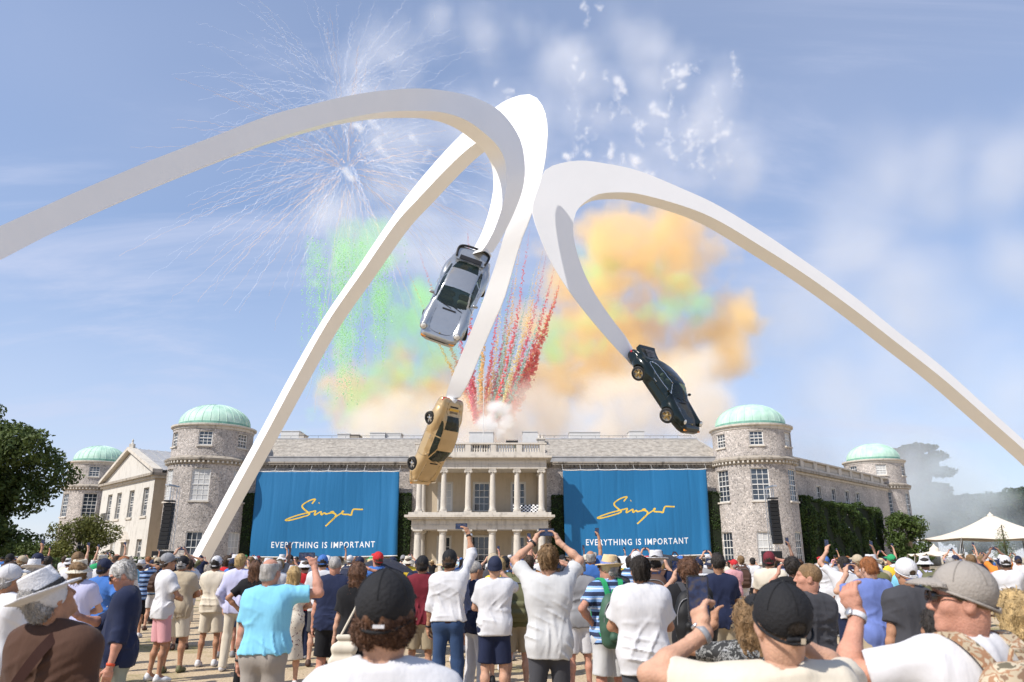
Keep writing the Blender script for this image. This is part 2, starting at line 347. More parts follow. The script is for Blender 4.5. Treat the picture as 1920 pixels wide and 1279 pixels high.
# ------------------------------------------------------------------ the white three-armed sculpture
SCULPT_LABEL = 'towering white three-armed arch sculpture holding a car at each tip'
def smooth_pair(o, i, n=90):
    return spline(o, n), spline(i, n)
def arch(name, outer, inner, q, az, wfoot, wturn, wend, parent, root, t0, t1, ridge=.5):
    """outer/inner: edges of the near side face (photo pixels, foot to car) on a vertical plane; extruded to its real thickness"""
    d = Vector((math.cos(R(az)), math.sin(R(az)), 0)); n = Vector((-d.y, d.x, 0))
    if n.y > 0: n = -n                                   # towards the viewer
    o, i = smooth_pair([tuple(on_plane(*p, q, n)) for p in outer], [tuple(on_plane(*p, q, n)) for p in inner])
    q2 = Vector(q)-n*wturn*ridge; o2, _ = smooth_pair([tuple(on_plane(*p, q2, n)) for p in outer], [tuple(on_plane(*p, q, n)) for p in inner])   # mitred ridge, where the three arms meet back to back
    tp = np.clip((np.linspace(0, 1, len(o))-t0)/(t1-t0), 0, 1); tp = tp*tp*(3-2*tp); o = o*(1-tp[:, None])+o2*tp[:, None]
    # run both edges on from the first point down into the ground (foot hidden by the frame or the crowd)
    def foot(e):
        t = e[0]-e[3]; t = t/np.linalg.norm(t); k = e[0].copy(); out = []
        while k[2] > -.3:
            t = t+np.array([0, 0, -.020]); t /= np.linalg.norm(t); k = k+t*.5; out.append(k.copy())
        return np.array(out[::-1]) if out else np.zeros((0, 3))
    fo, fi = foot(o), foot(i); m = max(len(fo), len(fi))
    def pad(fx, e):
        if len(fx) == m: return fx
        last = fx[0] if len(fx) else e[0]; return np.vstack([np.repeat(last[None], m-len(fx), 0), fx]) if len(fx) else np.repeat(last[None], m, 0)
    if m: o = np.vstack([pad(fo, o), o]); i = np.vstack([pad(fi, i), i])
    tp = np.r_[np.zeros(len(o)-len(tp)), tp]; k = len(o); mb = MB(); away = np.array(-n); vs = []
    for j in range(k):
        s = j/(k-1); wd = wfoot+(wturn-wfoot)*min(1, s/.6) if s < .6 else wturn+(wend-wturn)*(s-.6)/.4
        for p in (o[j], i[j], i[j]+away*wd, o[j]+away*(wd*(1-tp[j])+.04*tp[j])): vs.append(tuple(p-np.array(root)))
    fs = [(0, 1, 2, 3), tuple((k-1)*4+x for x in (3, 2, 1, 0))]
    for j in range(k-1):
        for x in range(4): fs.append((j*4+x, (j+1)*4+x, (j+1)*4+(x+1) % 4, j*4+(x+1) % 4))
    mb.add(vs, fs); ob = mb.build('arch_arm', M_WHITE, parent, auto=38)
    return ob, (o[-1]+i[-1])/2
A_OUT = [(0,424),(150,357),(300,294),(400,256),(500,218),(568,199.5),(655,179.4),(721,169.6),(786,165.8),(840,171),(887,182),(929,202),(957,230),(976,263),(983,296),(984,329),(978,362),(964,399),(944,440),(932,460),(924,473)]
A_IN = [(0,488),(150,411),(300,345),(400,304),(500,266),(568,244),(655,221),(721,210),(776,207.9),(830,211),(875,226),(910,251),(934,275),(946.7,301),(950,329),(949,352),(941,390),(928,428),(916,452),(909,463),(903,471)]
B_OUT = [(352,1058),(424.5,924),(484,816),(542,708),(602,603.6),(664,512),(726,420),(760,372),(808,313),(867.5,249.5),(929,201),(957,184.6),(985,177),(1004,182),(1018,201),(1025,226),(1026.5,254),(1022,301),(1016,329),(1004,378),(990,418.6),(978,448),(966,487),(945.6,558),(925,606),(901,662),(880,713),(862,745)]
B_IN = [(366,1058),(439,924),(498,816),(556,708),(615,603.6),(678,512),(741.6,420),(786.5,370),(830,324),(868,287),(894,267),(915,256),(935,262),(950,280),(958,303),(961,330),(960,365),(953,415),(945,442),(937,470),(928,499),(919,525),(910,552),(889,606),(865,665),(850,700),(842,722),(834,748)]
C_OUT = [(1920,825.6),(1851,764),(1767,688),(1682,621),(1598,553),(1513,492),(1429,435),(1344.5,384),(1280,354),(1199,320.7),(1136,306.6),(1089.5,301),(1049,306.6),(1022,319),(1012,345),(998,392),(1006,425),(1021,464),(1043,508),(1074,555),(1111,602),(1149,646),(1186,686)]
C_IN = [(1920,843),(1851,782.5),(1767,709.5),(1682,643),(1598,578),(1513,517),(1429,463),(1344.5,412.6),(1280,386),(1199,364),(1155,360.7),(1121,364.5),(1099,377),(1085,390),(1078,404),(1074.5,424),(1075,440),(1079,462),(1092.6,505),(1114.5,549),(1146,596),(1174,632),(1192,664)]
SROOT = (0.9, 30.5, 0)
sculpt = empty('arch_sculpture', SROOT); tag(sculpt, SCULPT_LABEL, 'sculpture')
AQ, BQ, CQ = (0.6, 28.9, 0), (1.2, 31.6, 0), (1.3, 30.4, 0)
_, A_END = arch('a', A_OUT, A_IN, AQ, 234, .95, .80, .62, sculpt, SROOT, .48, .70)
_, B_END = arch('b', B_OUT, B_IN, BQ, 143, .80, .95, .62, sculpt, SROOT, .36, .52)
_, C_END = arch('c', C_OUT, C_IN, CQ, 19, .90, .90, .55, sculpt, SROOT, .42, .60, ridge=.02)

# ------------------------------------------------------------------ the country house
HX, HY = -3.06, 78.0
house = empty('country_house', (HX, HY, 0))
tag(house, 'flint and stone country house with columned portico and green copper domes', 'house')
def wall_cells(us, vs, ops, fn, depth=.28):
    """a wall with real window openings: cells of a (u,v) grid, holes left where ops lie, reveals round each hole"""
    U = sorted(set([round(u, 4) for u in us]+[round(x, 4) for o in ops for x in o[:2]])); V = sorted(set([round(v, 4) for v in vs]+[round(x, 4) for o in ops for x in o[2:4]]))
    mb = MB()
    for a, b in zip(U[:-1], U[1:]):
        for c, d in zip(V[:-1], V[1:]):
            if any(o[0]-1e-4 <= a and b <= o[1]+1e-4 and o[2]-1e-4 <= c and d <= o[3]+1e-4 for o in ops): continue
            mb.add([fn(a, c, 0), fn(b, c, 0), fn(b, d, 0), fn(a, d, 0)], [(0, 1, 2, 3)])
    for o in ops:
        us2 = [u for u in U if o[0]-1e-4 <= u <= o[1]+1e-4]
        for a, b in zip(us2[:-1], us2[1:]):
            mb.add([fn(a, o[2], 0), fn(b, o[2], 0), fn(b, o[2], depth), fn(a, o[2], depth)], [(0, 3, 2, 1)])
            mb.add([fn(a, o[3], 0), fn(b, o[3], 0), fn(b, o[3], depth), fn(a, o[3], depth)], [(0, 1, 2, 3)])
        for u, s in ((o[0], 0), (o[1], 1)):
            q = (0, 1, 2, 3) if s else (3, 2, 1, 0)
            mb.add([fn(u, o[2], 0), fn(u, o[3], 0), fn(u, o[3], depth), fn(u, o[2], depth)], [q])
    return mb
PANE = {}
def window(parent, c, face, w, h, cols, rows, glass=None, sill=True, surround=True, lift=0.0, name='window', gmix=None):
    """sash window: frame (part) with its own panes and sill. face = angle of outward normal in the xy plane; c = centre on the wall face"""
    nx, ny = math.cos(face), math.sin(face); tx, ty = -ny, nx
    def P(u, v, d): return (c[0]+tx*u+nx*d, c[1]+ty*u+ny*d, c[2]+v)
    def bx(mb, u0, u1, v0, v1, d0, d1):
        mb.add([P(u0,v0,d0),P(u1,v0,d0),P(u1,v1,d0),P(u0,v1,d0),P(u0,v0,d1),P(u1,v0,d1),P(u1,v1,d1),P(u0,v1,d1)], [(0,1,2,3),(7,6,5,4),(4,5,1,0),(5,6,2,1),(6,7,3,2),(7,4,0,3)])
    fr = MB(); t = .075; bx(fr, -w/2, -w/2+t, -h/2, h/2, -.2, -.10); bx(fr, w/2-t, w/2, -h/2, h/2, -.2, -.10)
    bx(fr, -w/2+t, w/2-t, -h/2, -h/2+t, -.2, -.10); bx(fr, -w/2+t, w/2-t, h/2-t, h/2, -.2, -.10); bx(fr, -w/2+t, w/2-t, -.04, .04, -.19, -.09)
    iw, ih = w-2*t, h-2*t; b = .022
    for k in range(1, cols): u = -iw/2+iw*k/cols; bx(fr, u-b, u+b, -h/2+t, -.04, -.17, -.115); bx(fr, u-b, u+b, .04, h/2-t, -.17, -.115)
    for k in range(1, rows):
        v = -ih/2+ih*k/rows
        if abs(v) > .1: bx(fr, -iw/2, iw/2, v-b, v+b, -.168, -.118)
    fo = fr.build(name, M_WHITEPAINT, parent); gl = M_BLIND if gmix and random.random() < gmix*.5 else M_GLASS
    for i in range(cols):
        for j in range(rows):
            u0 = -iw/2+iw*i/cols; u1 = u0+iw/cols; v0 = -ih/2+ih*j/rows; v1 = v0+ih/rows; pn = MB(); tl = random.uniform(-.006, .006)
            pn.add([P(u0,v0,-.15+tl),P(u1,v0,-.15-tl),P(u1,v1,-.15-tl),P(u0,v1,-.15+tl)], [(0,1,2,3)])
            g = glass or gl
            pn.build('pane', g, fo)
    if sill:
        s = MB(); bx(s, -w/2-.12, w/2+.12, -h/2-.16, -h/2-.003, -.05, .14); s.build('sill', M_STONE, fo)
    if surround:
        s = MB(); k = .13
        bx(s, -w/2-k, -w/2-.002, -h/2, h/2, -.02, .035); bx(s, w/2+.002, w/2+k, -h/2, h/2, -.02, .035); bx(s, -w/2-k, w/2+k, h/2+.002, h/2+k, -.02, .037); s.build('surround', M_STONE_PALE, fo)
    return fo
random.seed(11)
def tower(cx, cy, mirror, wins, blind, small=False, r=4.0):
    ru = r-.12; zc, zt = 11.0, 14.25
    def cyl(rad):
        def fn(u, v, d): a = u-math.pi/2; return (cx+(rad-d)*math.cos(a), cy+(rad-d)*math.sin(a), v)
        return fn
    def mk(rad, z0, z1, rows):
        ops = []
        for th in wins:
            for (w_, zb, zt_) in rows: hw = w_/2/rad; ops.append((R(th)-hw, R(th)+hw, zb, zt_))
        us = [R(a) for a in range(-180, 181, 6)]; us = [u for u in us if not any(o[0]-.02 < u < o[0] or o[1] < u < o[1]+.02 for o in ops)]
        o = wall_cells(us, [z0, z1], ops, cyl(rad)).build('tower_wall', M_FLINT, house, auto=30); return ops
    low = [(1.75, 7.0, 10.1), (1.55, 1.2, 4.1)]; up = [(1.35, 12.35, 13.75)]
    mk(r, 0, zc-.35, low); mk(ru, zc+.2, zt, up)
    for th in wins:
        a = R(th)-math.pi/2; n = (math.cos(a), math.sin(a))
        for (w_, zb, zt_), rad, cols, rows in ((low[0], r, 3, 6), (low[1], r, 3, 4), (up[0], ru, 3, 4)):
            rr = rad*math.cos(w_/2/rad)+.015
            window(house, (cx+n[0]*rr, cy+n[1]*rr, (zb+zt_)/2), a, w_-.05, zt_-zb-.02, cols, rows, glass=M_BLIND if blind and rad == r and zb > 5 else None, gmix=.35, surround=False)
    # bracketed cornice, parapet band, upper cornice
    c1 = MB(); c1.lathe([(r+.03, zc-.5), (r+.12, zc-.38), (r+.12, zc-.2), (r+.36, zc-.12), (r+.40, zc+.06), (r+.22, zc+.16), (ru+.02, zc+.34)], (cx, cy, 0), 64, close=False)
    c1.build('cornice', M_CORNICE, house, auto=30)
    br = MB()
    for i in range(60):
        a = i/60*2*math.pi; br.box((cx+(r+.20)*math.cos(a), cy+(r+.20)*math.sin(a), zc-.27), (.22, .17, .2), a)
    o = br.build('bracket_course', M_STONE, house); o['kind'] = 'stuff'
    c2 = MB(); c2.lathe([(ru+.01, zt-.25), (ru+.07, zt-.2), (ru+.07, zt), (ru+.28, zt+.08), (ru+.30, zt+.24), (ru+.16, zt+.28), (r-.6, zt+.30)], (cx, cy, 0), 64, close=False); c2.build('cornice', M_STONE, house, auto=30)
    # copper dome: band, cap, standing seams
    rd = r-.52; zb = zt+.28; bd = MB(); bd.lathe([(rd+.03, zb), (rd+.03, zb+.30), (rd-.02, zb+.34)], (cx, cy, 0), 64, close=False); bd.build('dome_band', M_COPPER_D, house, auto=30)
    rise = 2.15; prof = []
    for k in range(15):
        a = k/14*math.pi/2*.985; prof.append((rd*math.cos(a)**1.0, zb+.32+rise*math.sin(a)))
    dm = MB(); dm.lathe(prof, (cx, cy, 0), 64, close=True); do = dm.build('dome', M_COPPER, house, auto=50)
    sm = MB()
    for k in range(28):
        a = k/28*2*math.pi; sm.tube([(cx+(x+.01)*math.cos(a), cy+(x+.01)*math.sin(a), z) for x, z in prof[:-1]], .028, 4)
    so = sm.build('standing_seam', M_COPPER, do); so['kind'] = 'stuff'
T = 27.75
tower(-T, 0, 1, (10, 68, -48), True); tower(T, 0, 0, (-10, -68, 48), False)
tower(-T-27.6, 30.0, 1, (20, 78, -38), False, r=3.9); tower(T+25.6, 28.0, 0, (-12, -70, 46), False, r=3.9)

def main_block():
    # flint front wall either side of the portico, plain behind the banners; side and back walls of the block
    for s in (-1, 1): wb = MB(); wb.box2((s*6.6, 0, 0), (s*(T-2), 8, 10.55)); wb.build('front_wall', M_FLINT, house)
    for s in (-1, 1):
        c = MB(); a, b = s*7.2, s*(T-3.0)
        c.box2((a, -.12, 10.553), (b, 7.9, 10.8)); c.box2((a, -.38, 10.803), (b, 7.9, 10.98)); c.box2((a, -.46, 10.983), (b, 7.9, 11.12))
        x = min(a, b)+.15
        while x < max(a, b): c.box2((x, -.30, 10.66), (x+.16, -.125, 10.80)); x += .36
        c.build('cornice', M_CORNICE, house)
    for s in (-1, 1): p = MB(); p.box2((s*6.9, -.16, 11.123), (s*(T-3.0), .3, 11.62)); p.box2((s*6.9, -.22, 11.623), (s*(T-3.0), .35, 11.70)); p.build('parapet', M_LEAD, house)
    # slated roofs: an under-roof and every slate laid in courses
    for s in (-1, 1):
        x0, x1 = 6.2, T-3.4; y0, y1, z0, z1 = .15, 4.6, 11.5, 14.15
        rf = MB(); hip = 1.9
        vs = [(s*x0, y0, z0), (s*(x1+.8), y0, z0), (s*(x1+.8-hip), y1, z1), (s*x0, y1, z1), (s*x0, y1+5, z1-2.6), (s*(x1+.8), y1+5, z1-2.6)]
        rf.add(vs, [(0, 1, 2, 3), (3, 2, 5, 4), (1, 5, 2)]); ro = rf.build('roof', M_SLATE, house)
        sl = MB(); n = 15; L_ = math.hypot(y1-y0, z1-z0); rg = random.Random(5+s)
        for j in range(n):
            f0 = j/n; f1 = min(1, (j+1.25)/n); xx = x0; e = x1+.8-hip*f0
            hgt = .045
            xx += rg.uniform(0, .2)
            while xx < e-.15:
                wdt = rg.uniform(.26, .48); q = min(xx+wdt-.02, e); dz = rg.uniform(.035, .085); t = rg.uniform(-.015, .015)
                a = (s*xx, y0+(y1-y0)*f0-.012, z0+(z1-z0)*f0+dz); b = (s*q, y0+(y1-y0)*f0-.012, z0+(z1-z0)*f0+dz+t)
                c_ = (s*q, y0+(y1-y0)*f1, z0+(z1-z0)*f1+.012); d = (s*xx, y0+(y1-y0)*f1, z0+(z1-z0)*f1+.012)
                a2 = (a[0], a[1], a[2]-dz); b2 = (b[0], b[1], b[2]-dz-t)
                sl.add([a, b, c_, d, a2, b2], [(0, 1, 2, 3), (4, 5, 1, 0)]); xx += wdt
        so = sl.build('slate_course', M_SLATE, ro); so['kind'] = 'stuff'
        rd = MB(); rd.tube([(s*x0, y1, z1+.05), (s*(x1+.8-hip), y1, z1+.05)], .10, 6); rd.tube([(s*(x1+.8-hip), y1, z1+.05), (s*(x1+.8), y0, z0+.05)], .08, 6); rd.build('ridge', M_LEAD, ro)
        rl = MB(); rl.tube([(s*x0, y1+.2, z1+.42), (s*(x1-1.6), y1+.2, z1+.42)], .025, 4)
        xx = x0
        while xx < x1-1.4: rl.tube([(s*xx, y1+.2, z1), (s*xx, y1+.2, z1+.42)], .018, 4); xx += 1.5
        rl.build('ridge_rail', M_IRON, ro)
    # chimney stacks and pale roof housings behind the ridge
    M_HOUS = pm('pale_roof_housing', (.62, .61, .59), .7, var=.06)
    for (px0, px1, top, mat, dep) in ((527, 561, 809, M_HOUS, 7), (561, 570, 815, M_STONE, 7), (633, 656, 814, M_HOUS, 7), (657, 673, 816, M_CORNICE, 7), (694, 722, 812, M_HOUS, 7), (723, 752, 813, M_HOUS, 7.2), (1068, 1125, 811, M_HOUS, 7), (1180, 1208, 809, M_HOUS, 7.4), (880, 925, 811, M_HOUS, 6.6), (980, 1008, 810, M_HOUS, 6.6)):
        a = at(px0, top, HY+dep); b = at(px1, top, HY+dep); mb = MB(); mb.box2((a.x-HX, dep, 12.2), (b.x-HX, dep+1.8, a.z)); mb.box2((a.x-HX-.06, dep-.06, a.z+.003), (b.x-HX+.06, dep+1.86, a.z+.08)); mb.build('chimney_stack', mat, house)
    for px in (798, 1014):
        a = at(px, 802, HY+3); mb = MB(); x = a.x-HX; mb.box((x, 3.4, 12.9), (.75, .75, 2.0)); mb.box((x, 3.4, 13.98), (.95, .95, .14)); mb.lathe([(.16, 14.06), (.13, 14.4), (.17, 14.45), (.14, 14.5)], (x-.18, 3.4, 0), 10); mb.lathe([(.16, 14.06), (.13, 14.34), (.17, 14.4), (.14, 14.44)], (x+.2, 3.4, 0), 10); mb.build('chimney_stack', M_STONE, house)
main_block()

def portico():
    YF, YB = -4.2, 0.2                                     # front and back of the portico
    xs = [(-2.5+i)*2.36 for i in range(6)]
    bk = [(-1.0, 0.0), (-3.55, 0), (3.55, 0)]
    # back walls with openings (ochre render)
    ops1 = [(-.78, .78, 6.2, 9.0), (-4.35, -3.05, 6.2, 9.0), (3.05, 4.35, 6.2, 9.0)]; ops0 = [(-.95, .95, .25, 3.75), (-4.3, -3.1, .9, 3.7), (3.1, 4.3, .9, 3.7)]
    fn = lambda u, v, d: (u, .0+d, v)
    wall_cells([-6.58, 6.58], [5.25, 11.0], ops1, fn).build('portico_back_wall', M_STUCCO, house); wall_cells([-6.58, 6.58], [0, 5.2], ops0, fn).build('portico_back_wall', M_STUCCO, house)
    for o in ops1+ops0: window(house, ((o[0]+o[1])/2, .0, (o[2]+o[3])/2), -math.pi/2, o[1]-o[0], o[3]-o[2], 3, 4 if o in ops1 else 3, sill=False, gmix=.12)
    # upper ionic columns and lower doric columns
    up = MB(); z0, z1 = 5.88, 10.02
    up.box((0, 0, z0+.07), (.74, .74, .14)); prof = [(.36, z0+.143), (.37, z0+.2), (.31, z0+.26), (.33, z0+.33), (.285, z0+.37)]
    for k in range(9): f = k/8; prof.append((.28-.05*f*f, z0+.38+(z1-z0-.83)*f))
    prof += [(.26, z1-.43), (.26, z1-.38), (.23, z1-.36), (.23, z1-.30)]; up.lathe(prof, (0, 0, 0), 20)
    for sx in (-.27, .27):
        for rr, yy in ((.135, .30), (.08, .33)):
            n = 14; vs = []; fs = []
            for k in range(n): a = 2*math.pi*k/n; vs += [(sx+rr*math.cos(a), -yy, z1-.27+rr*math.sin(a)), (sx+rr*math.cos(a), yy, z1-.27+rr*math.sin(a))]
            fs = [(2*k, 2*((k+1) % n), 2*((k+1) % n)+1, 2*k+1) for k in range(n)]+[tuple(2*k for k in range(n))[::-1], tuple(2*k+1 for k in range(n))]; up.add(vs, fs)
    up.box((0, 0, z1-.21), (.62, .58, .17)); up.box((0, 0, z1-.06), (.66, .66, .115)); mu = up.mesh('column', True); mu.set_sharp_from_angle(angle=R(35))
    lo = MB(); z0, z1 = 0.15, 4.28; lo.box((0, 0, z0+.08), (.92, .92, .16)); prof = [(.44, z0+.163), (.44, z0+.25), (.38, z0+.31)]
    for k in range(9): f = k/8; prof.append((.37-.055*f*f, z0+.32+(z1-z0-.74)*f))
    prof += [(.36, z1-.40), (.36, z1-.36), (.33, z1-.35), (.34, z1-.26), (.43, z1-.19), (.43, z1-.14)]; lo.lathe(prof, (0, 0, 0), 20); lo.box((0, 0, z1-.07), (.92, .92, .135)); ml = lo.mesh('column', True); ml.set_sharp_from_angle(angle=R(35))
    for i, x in enumerate(xs):
        link('column', mu, M_STONE, house, (x, YF+.55, 0)); link('column', ml, M_STONE, house, (x, YF+.55, 0))
    for x in (xs[0], xs[-1]): link('column', mu, M_STONE, house, (x, -.35, 0)); link('column', ml, M_STONE, house, (x, -.35, 0))
    ex = 6.5
    # lower entablature, balcony slab, steps
    e = MB(); e.box2((-ex, YF+.15, 4.283), (ex, -.004, 4.62)); e.box2((-ex-.04, YF+.11, 4.623), (ex+.04, -.004, 4.70)); e.box2((-ex, YF+.16, 4.703), (ex, -.004, 5.22))
    for i in range(19): x = -ex+.35+i*(2*ex-.7)/18; e.box2((x-.16, YF+.10, 4.72), (x+.16, YF+.158, 5.2))
    e.build('entablature', M_STONE, house)
    s = MB(); s.box2((-ex-.35, YF-.28, 5.223), (ex+.35, -.004, 5.40)); s.box2((-ex-.62, YF-.52, 5.403), (ex+.62, -.004, 5.62)); s.box2((-ex-.3, YF-.1, 5.623), (ex+.3, -.004, 5.875)); s.build('balcony_slab', M_STONE, house)
    st = MB(); st.box2((-ex-.6, YF-.3, 0), (ex+.6, -.004, .147)); st.box2((-ex-1.1, YF-.8, 0), (ex+1.1, YF-.302, .08)); st.build('step', M_STONE, house)
    # upper entablature and cornice
    u = MB(); u.box2((-ex+.1, YF+.2, 10.023), (ex-.1, -.004, 10.40)); u.box2((-ex+.06, YF+.16, 10.403), (ex-.06, -.004, 10.46)); u.box2((-ex+.1, YF+.21, 10.463), (ex-.1, -.004, 10.93))
    u.box2((-ex-.08, YF+.02, 10.933), (ex+.08, -.004, 11.03)); u.box2((-ex-.42, YF-.32, 11.033), (ex+.42, 2.0, 11.22))
    x = -ex+.05
    while x < ex: u.box2((x, YF+.06, 10.82), (x+.13, YF+.205, 10.93)); x += .27
    u.build('entablature', M_STONE, house)
    # blocking course and balustrade with separate balusters
    b = MB(); b.box2((-ex+.2, YF+.3, 11.223), (ex-.2, YF+.95, 11.66)); b.box2((-ex+.2, YF+.96, 11.223), (-ex+.85, 1.9, 11.66)); b.box2((ex-.85, YF+.96, 11.223), (ex-.2, 1.9, 11.66)); b.build('blocking_course', M_STONE, house)
    piers = [-6.05, -3.75, -1.25, 1.25, 3.75, 6.05]; bal = MB(); zb, zt = 11.663, 12.40
    for x in piers: bal.box2((x-.27, YF+.36, zb), (x+.27, YF+.88, zt))
    bal.box2((-6.45, YF+.32, zt+.003), (6.45, YF+.92, zt+.16)); bo = bal.build('balustrade', M_STONE, house)
    m = MB(); m.lathe([(.09, zb), (.09, zb+.06), (.05, zb+.1), (.105, zb+.26), (.10, zb+.34), (.05, zb+.55), (.085, zb+.62), (.085, zt)], n=10); bm_ = m.mesh('baluster', True)
    for a, c in zip(piers[:-1], piers[1:]):
        k = max(1, int((c-a-.54)/.235))
        for i in range(k): link('baluster', bm_, M_STONE, bo, (a+.27+(c-a-.54)*(i+.5)/k, YF+.62, 0))
    # roof behind the balustrade, a few boxes of kit and the flagpole on it
    r = MB(); r.box2((-6.2, YF+1.0, 11.25), (6.2, 4, 11.6)); r.box2((-6.2, 1.0, 11.603), (6.2, 4.2, 13.2)); r.build('portico_roof', M_LEAD, house)
    fl = MB(); fl.tube([(0.15, -1.5, 11.55), (.15, -1.5, 20.6)], [.045, .025], 6); fl.lathe([(.0, 20.6), (.07, 20.65), (.0, 20.72)], (.15, -1.5, 0), 8); fo = fl.build('flagpole', M_WHITEPAINT); fo.location = (HX, HY, 0)
    tag(fo, 'thin white flagpole standing on the portico roof', 'flagpole')
    for (px, py, wv, hv, lab) in ((892, 828, .75, .45, 'dark equipment case on the portico roof, left one of the two by the balustrade'), (909, 828, .75, .45, 'dark equipment case on the portico roof, right one of the two by the balustrade'), (960, 813, 1.2, .35, 'low black firework rack standing highest on the portico roof'), (967, 825, .4, .5, 'small dark green case beside the balustrade on the portico roof')):
        a = at(px, py, HY-2.6); bx = MB(); zc = 12.95 if 'rack' in lab else 12.62
        if 'rack' in lab:
            bx.box((0, 0, 1.15), (wv, .4, hv)); 
            for sx in (-.4, .4): bx.box((sx, 0, .5), (.07, .07, .95))
            for k in range(6): bx.lathe([(.05, 1.33), (.05, 1.45)], (-.5+k*.2, 0, 0), 8)
        else:
            bx.box((0, 0, hv/2+.55), (wv, .45, hv)); bx.box((0, 0, .27), (wv*.8, .35, .54)); bx.box((0, 0, hv+.565), (wv*.5, .1, .03))
        o = bx.build('firework_rack' if 'rack' in lab else 'equipment_case', pm('green_case', (.02, .09, .07), .5) if 'green' in lab else M_BLACK); o.location = (a.x, HY-2.4, 11.6); tag(o, lab, 'rack' if 'rack' in lab else 'case')
portico()


PHI = R(47.5)
def wing_frame(side, out):
    C = Vector((side*T, 0, 0)); e = Vector((side*math.cos(PHI), math.sin(PHI), 0)); n = Vector((side*math.sin(PHI), -math.cos(PHI), 0)); o = C+n*out
    fn = lambda u, v, d: tuple(o+e*u-n*d+Vector((0, 0, v)))
    def inv(px, py): p = on_plane(px, py, o+Vector((HX, HY, 0)), n)-Vector((HX, HY, 0))-o; return p.dot(e), p.z
    return fn, inv, math.atan2(n.y, n.x)
def slab(f, name, u0, u1, z0, z1, d0, d1, mat, par=None):
    mb = MB(); mb.add([f(u0,z0,d0),f(u1,z0,d0),f(u1,z0,d1),f(u0,z0,d1),f(u0,z1,d0),f(u1,z1,d0),f(u1,z1,d1),f(u0,z1,d1)], [(0,3,2,1),(4,5,6,7),(0,1,5,4),(1,2,6,5),(2,3,7,6),(3,0,4,7)]); return mb.build(name, mat, par or house)
def right_wing():
    f, inv, ang = wing_frame(1, 2.2); U0, U1 = 2.5, 35.0; cs = [inv(px, 920)[0] for px in (1535, 1562, 1587, 1607)]
    ops = [(c-.6, c+.6, 6.7, 9.3) for c in cs]; wall_cells([U0, U1], [0, 10.2], ops, f).build('front_wall', M_FLINT, house)
    for c in cs: window(house, f(c, 8.0, 0), ang, 1.2, 2.58, 2, 4, gmix=.3)
    slab(f, 'side_wall', U0, U0+.3, 0, 10.2, .003, 7, M_FLINT)
    slab(f, 'cornice', U0, U1, 10.203, 10.45, -.12, 8, M_STONE); slab(f, 'cornice', U0-.2, U1, 10.453, 10.75, -.42, 8, M_CORNICE)
    slab(f, 'parapet', U0, U1, 10.753, 11.0, -.2, .3, M_STONE); slab(f, 'parapet', U0-.05, U1, 11.75, 11.92, -.24, .34, M_STONE)
    for i in range(9): slab(f, 'pier', U0+i*3.7, U0+.9+i*3.7, 11.003, 11.747, -.18, .28, M_STONE)
    m = MB(); m.lathe([(.09, 11.003), (.05, 11.1), (.11, 11.3), (.05, 11.6), (.09, 11.745)], n=8); me = m.mesh('baluster', True)
    for i in range(8):
        for k in range(9): link('baluster', me, M_STONE, house, Vector(f(U0+.9+i*3.7+(k+.5)*.31, 0, .05)))
    # low lead roof behind the parapet
    mb = MB(); mb.add([f(U0, 11.2, 1.2), f(U1, 11.2, 1.2), f(U1, 12.9, 4.6), f(U0, 12.9, 4.6), f(U0, 11.2, 8), f(U1, 11.2, 8)], [(0, 1, 2, 3), (3, 2, 5, 4), (0, 3, 4), (1, 5, 2)]); mb.build('roof', M_LEAD, house)
right_wing()
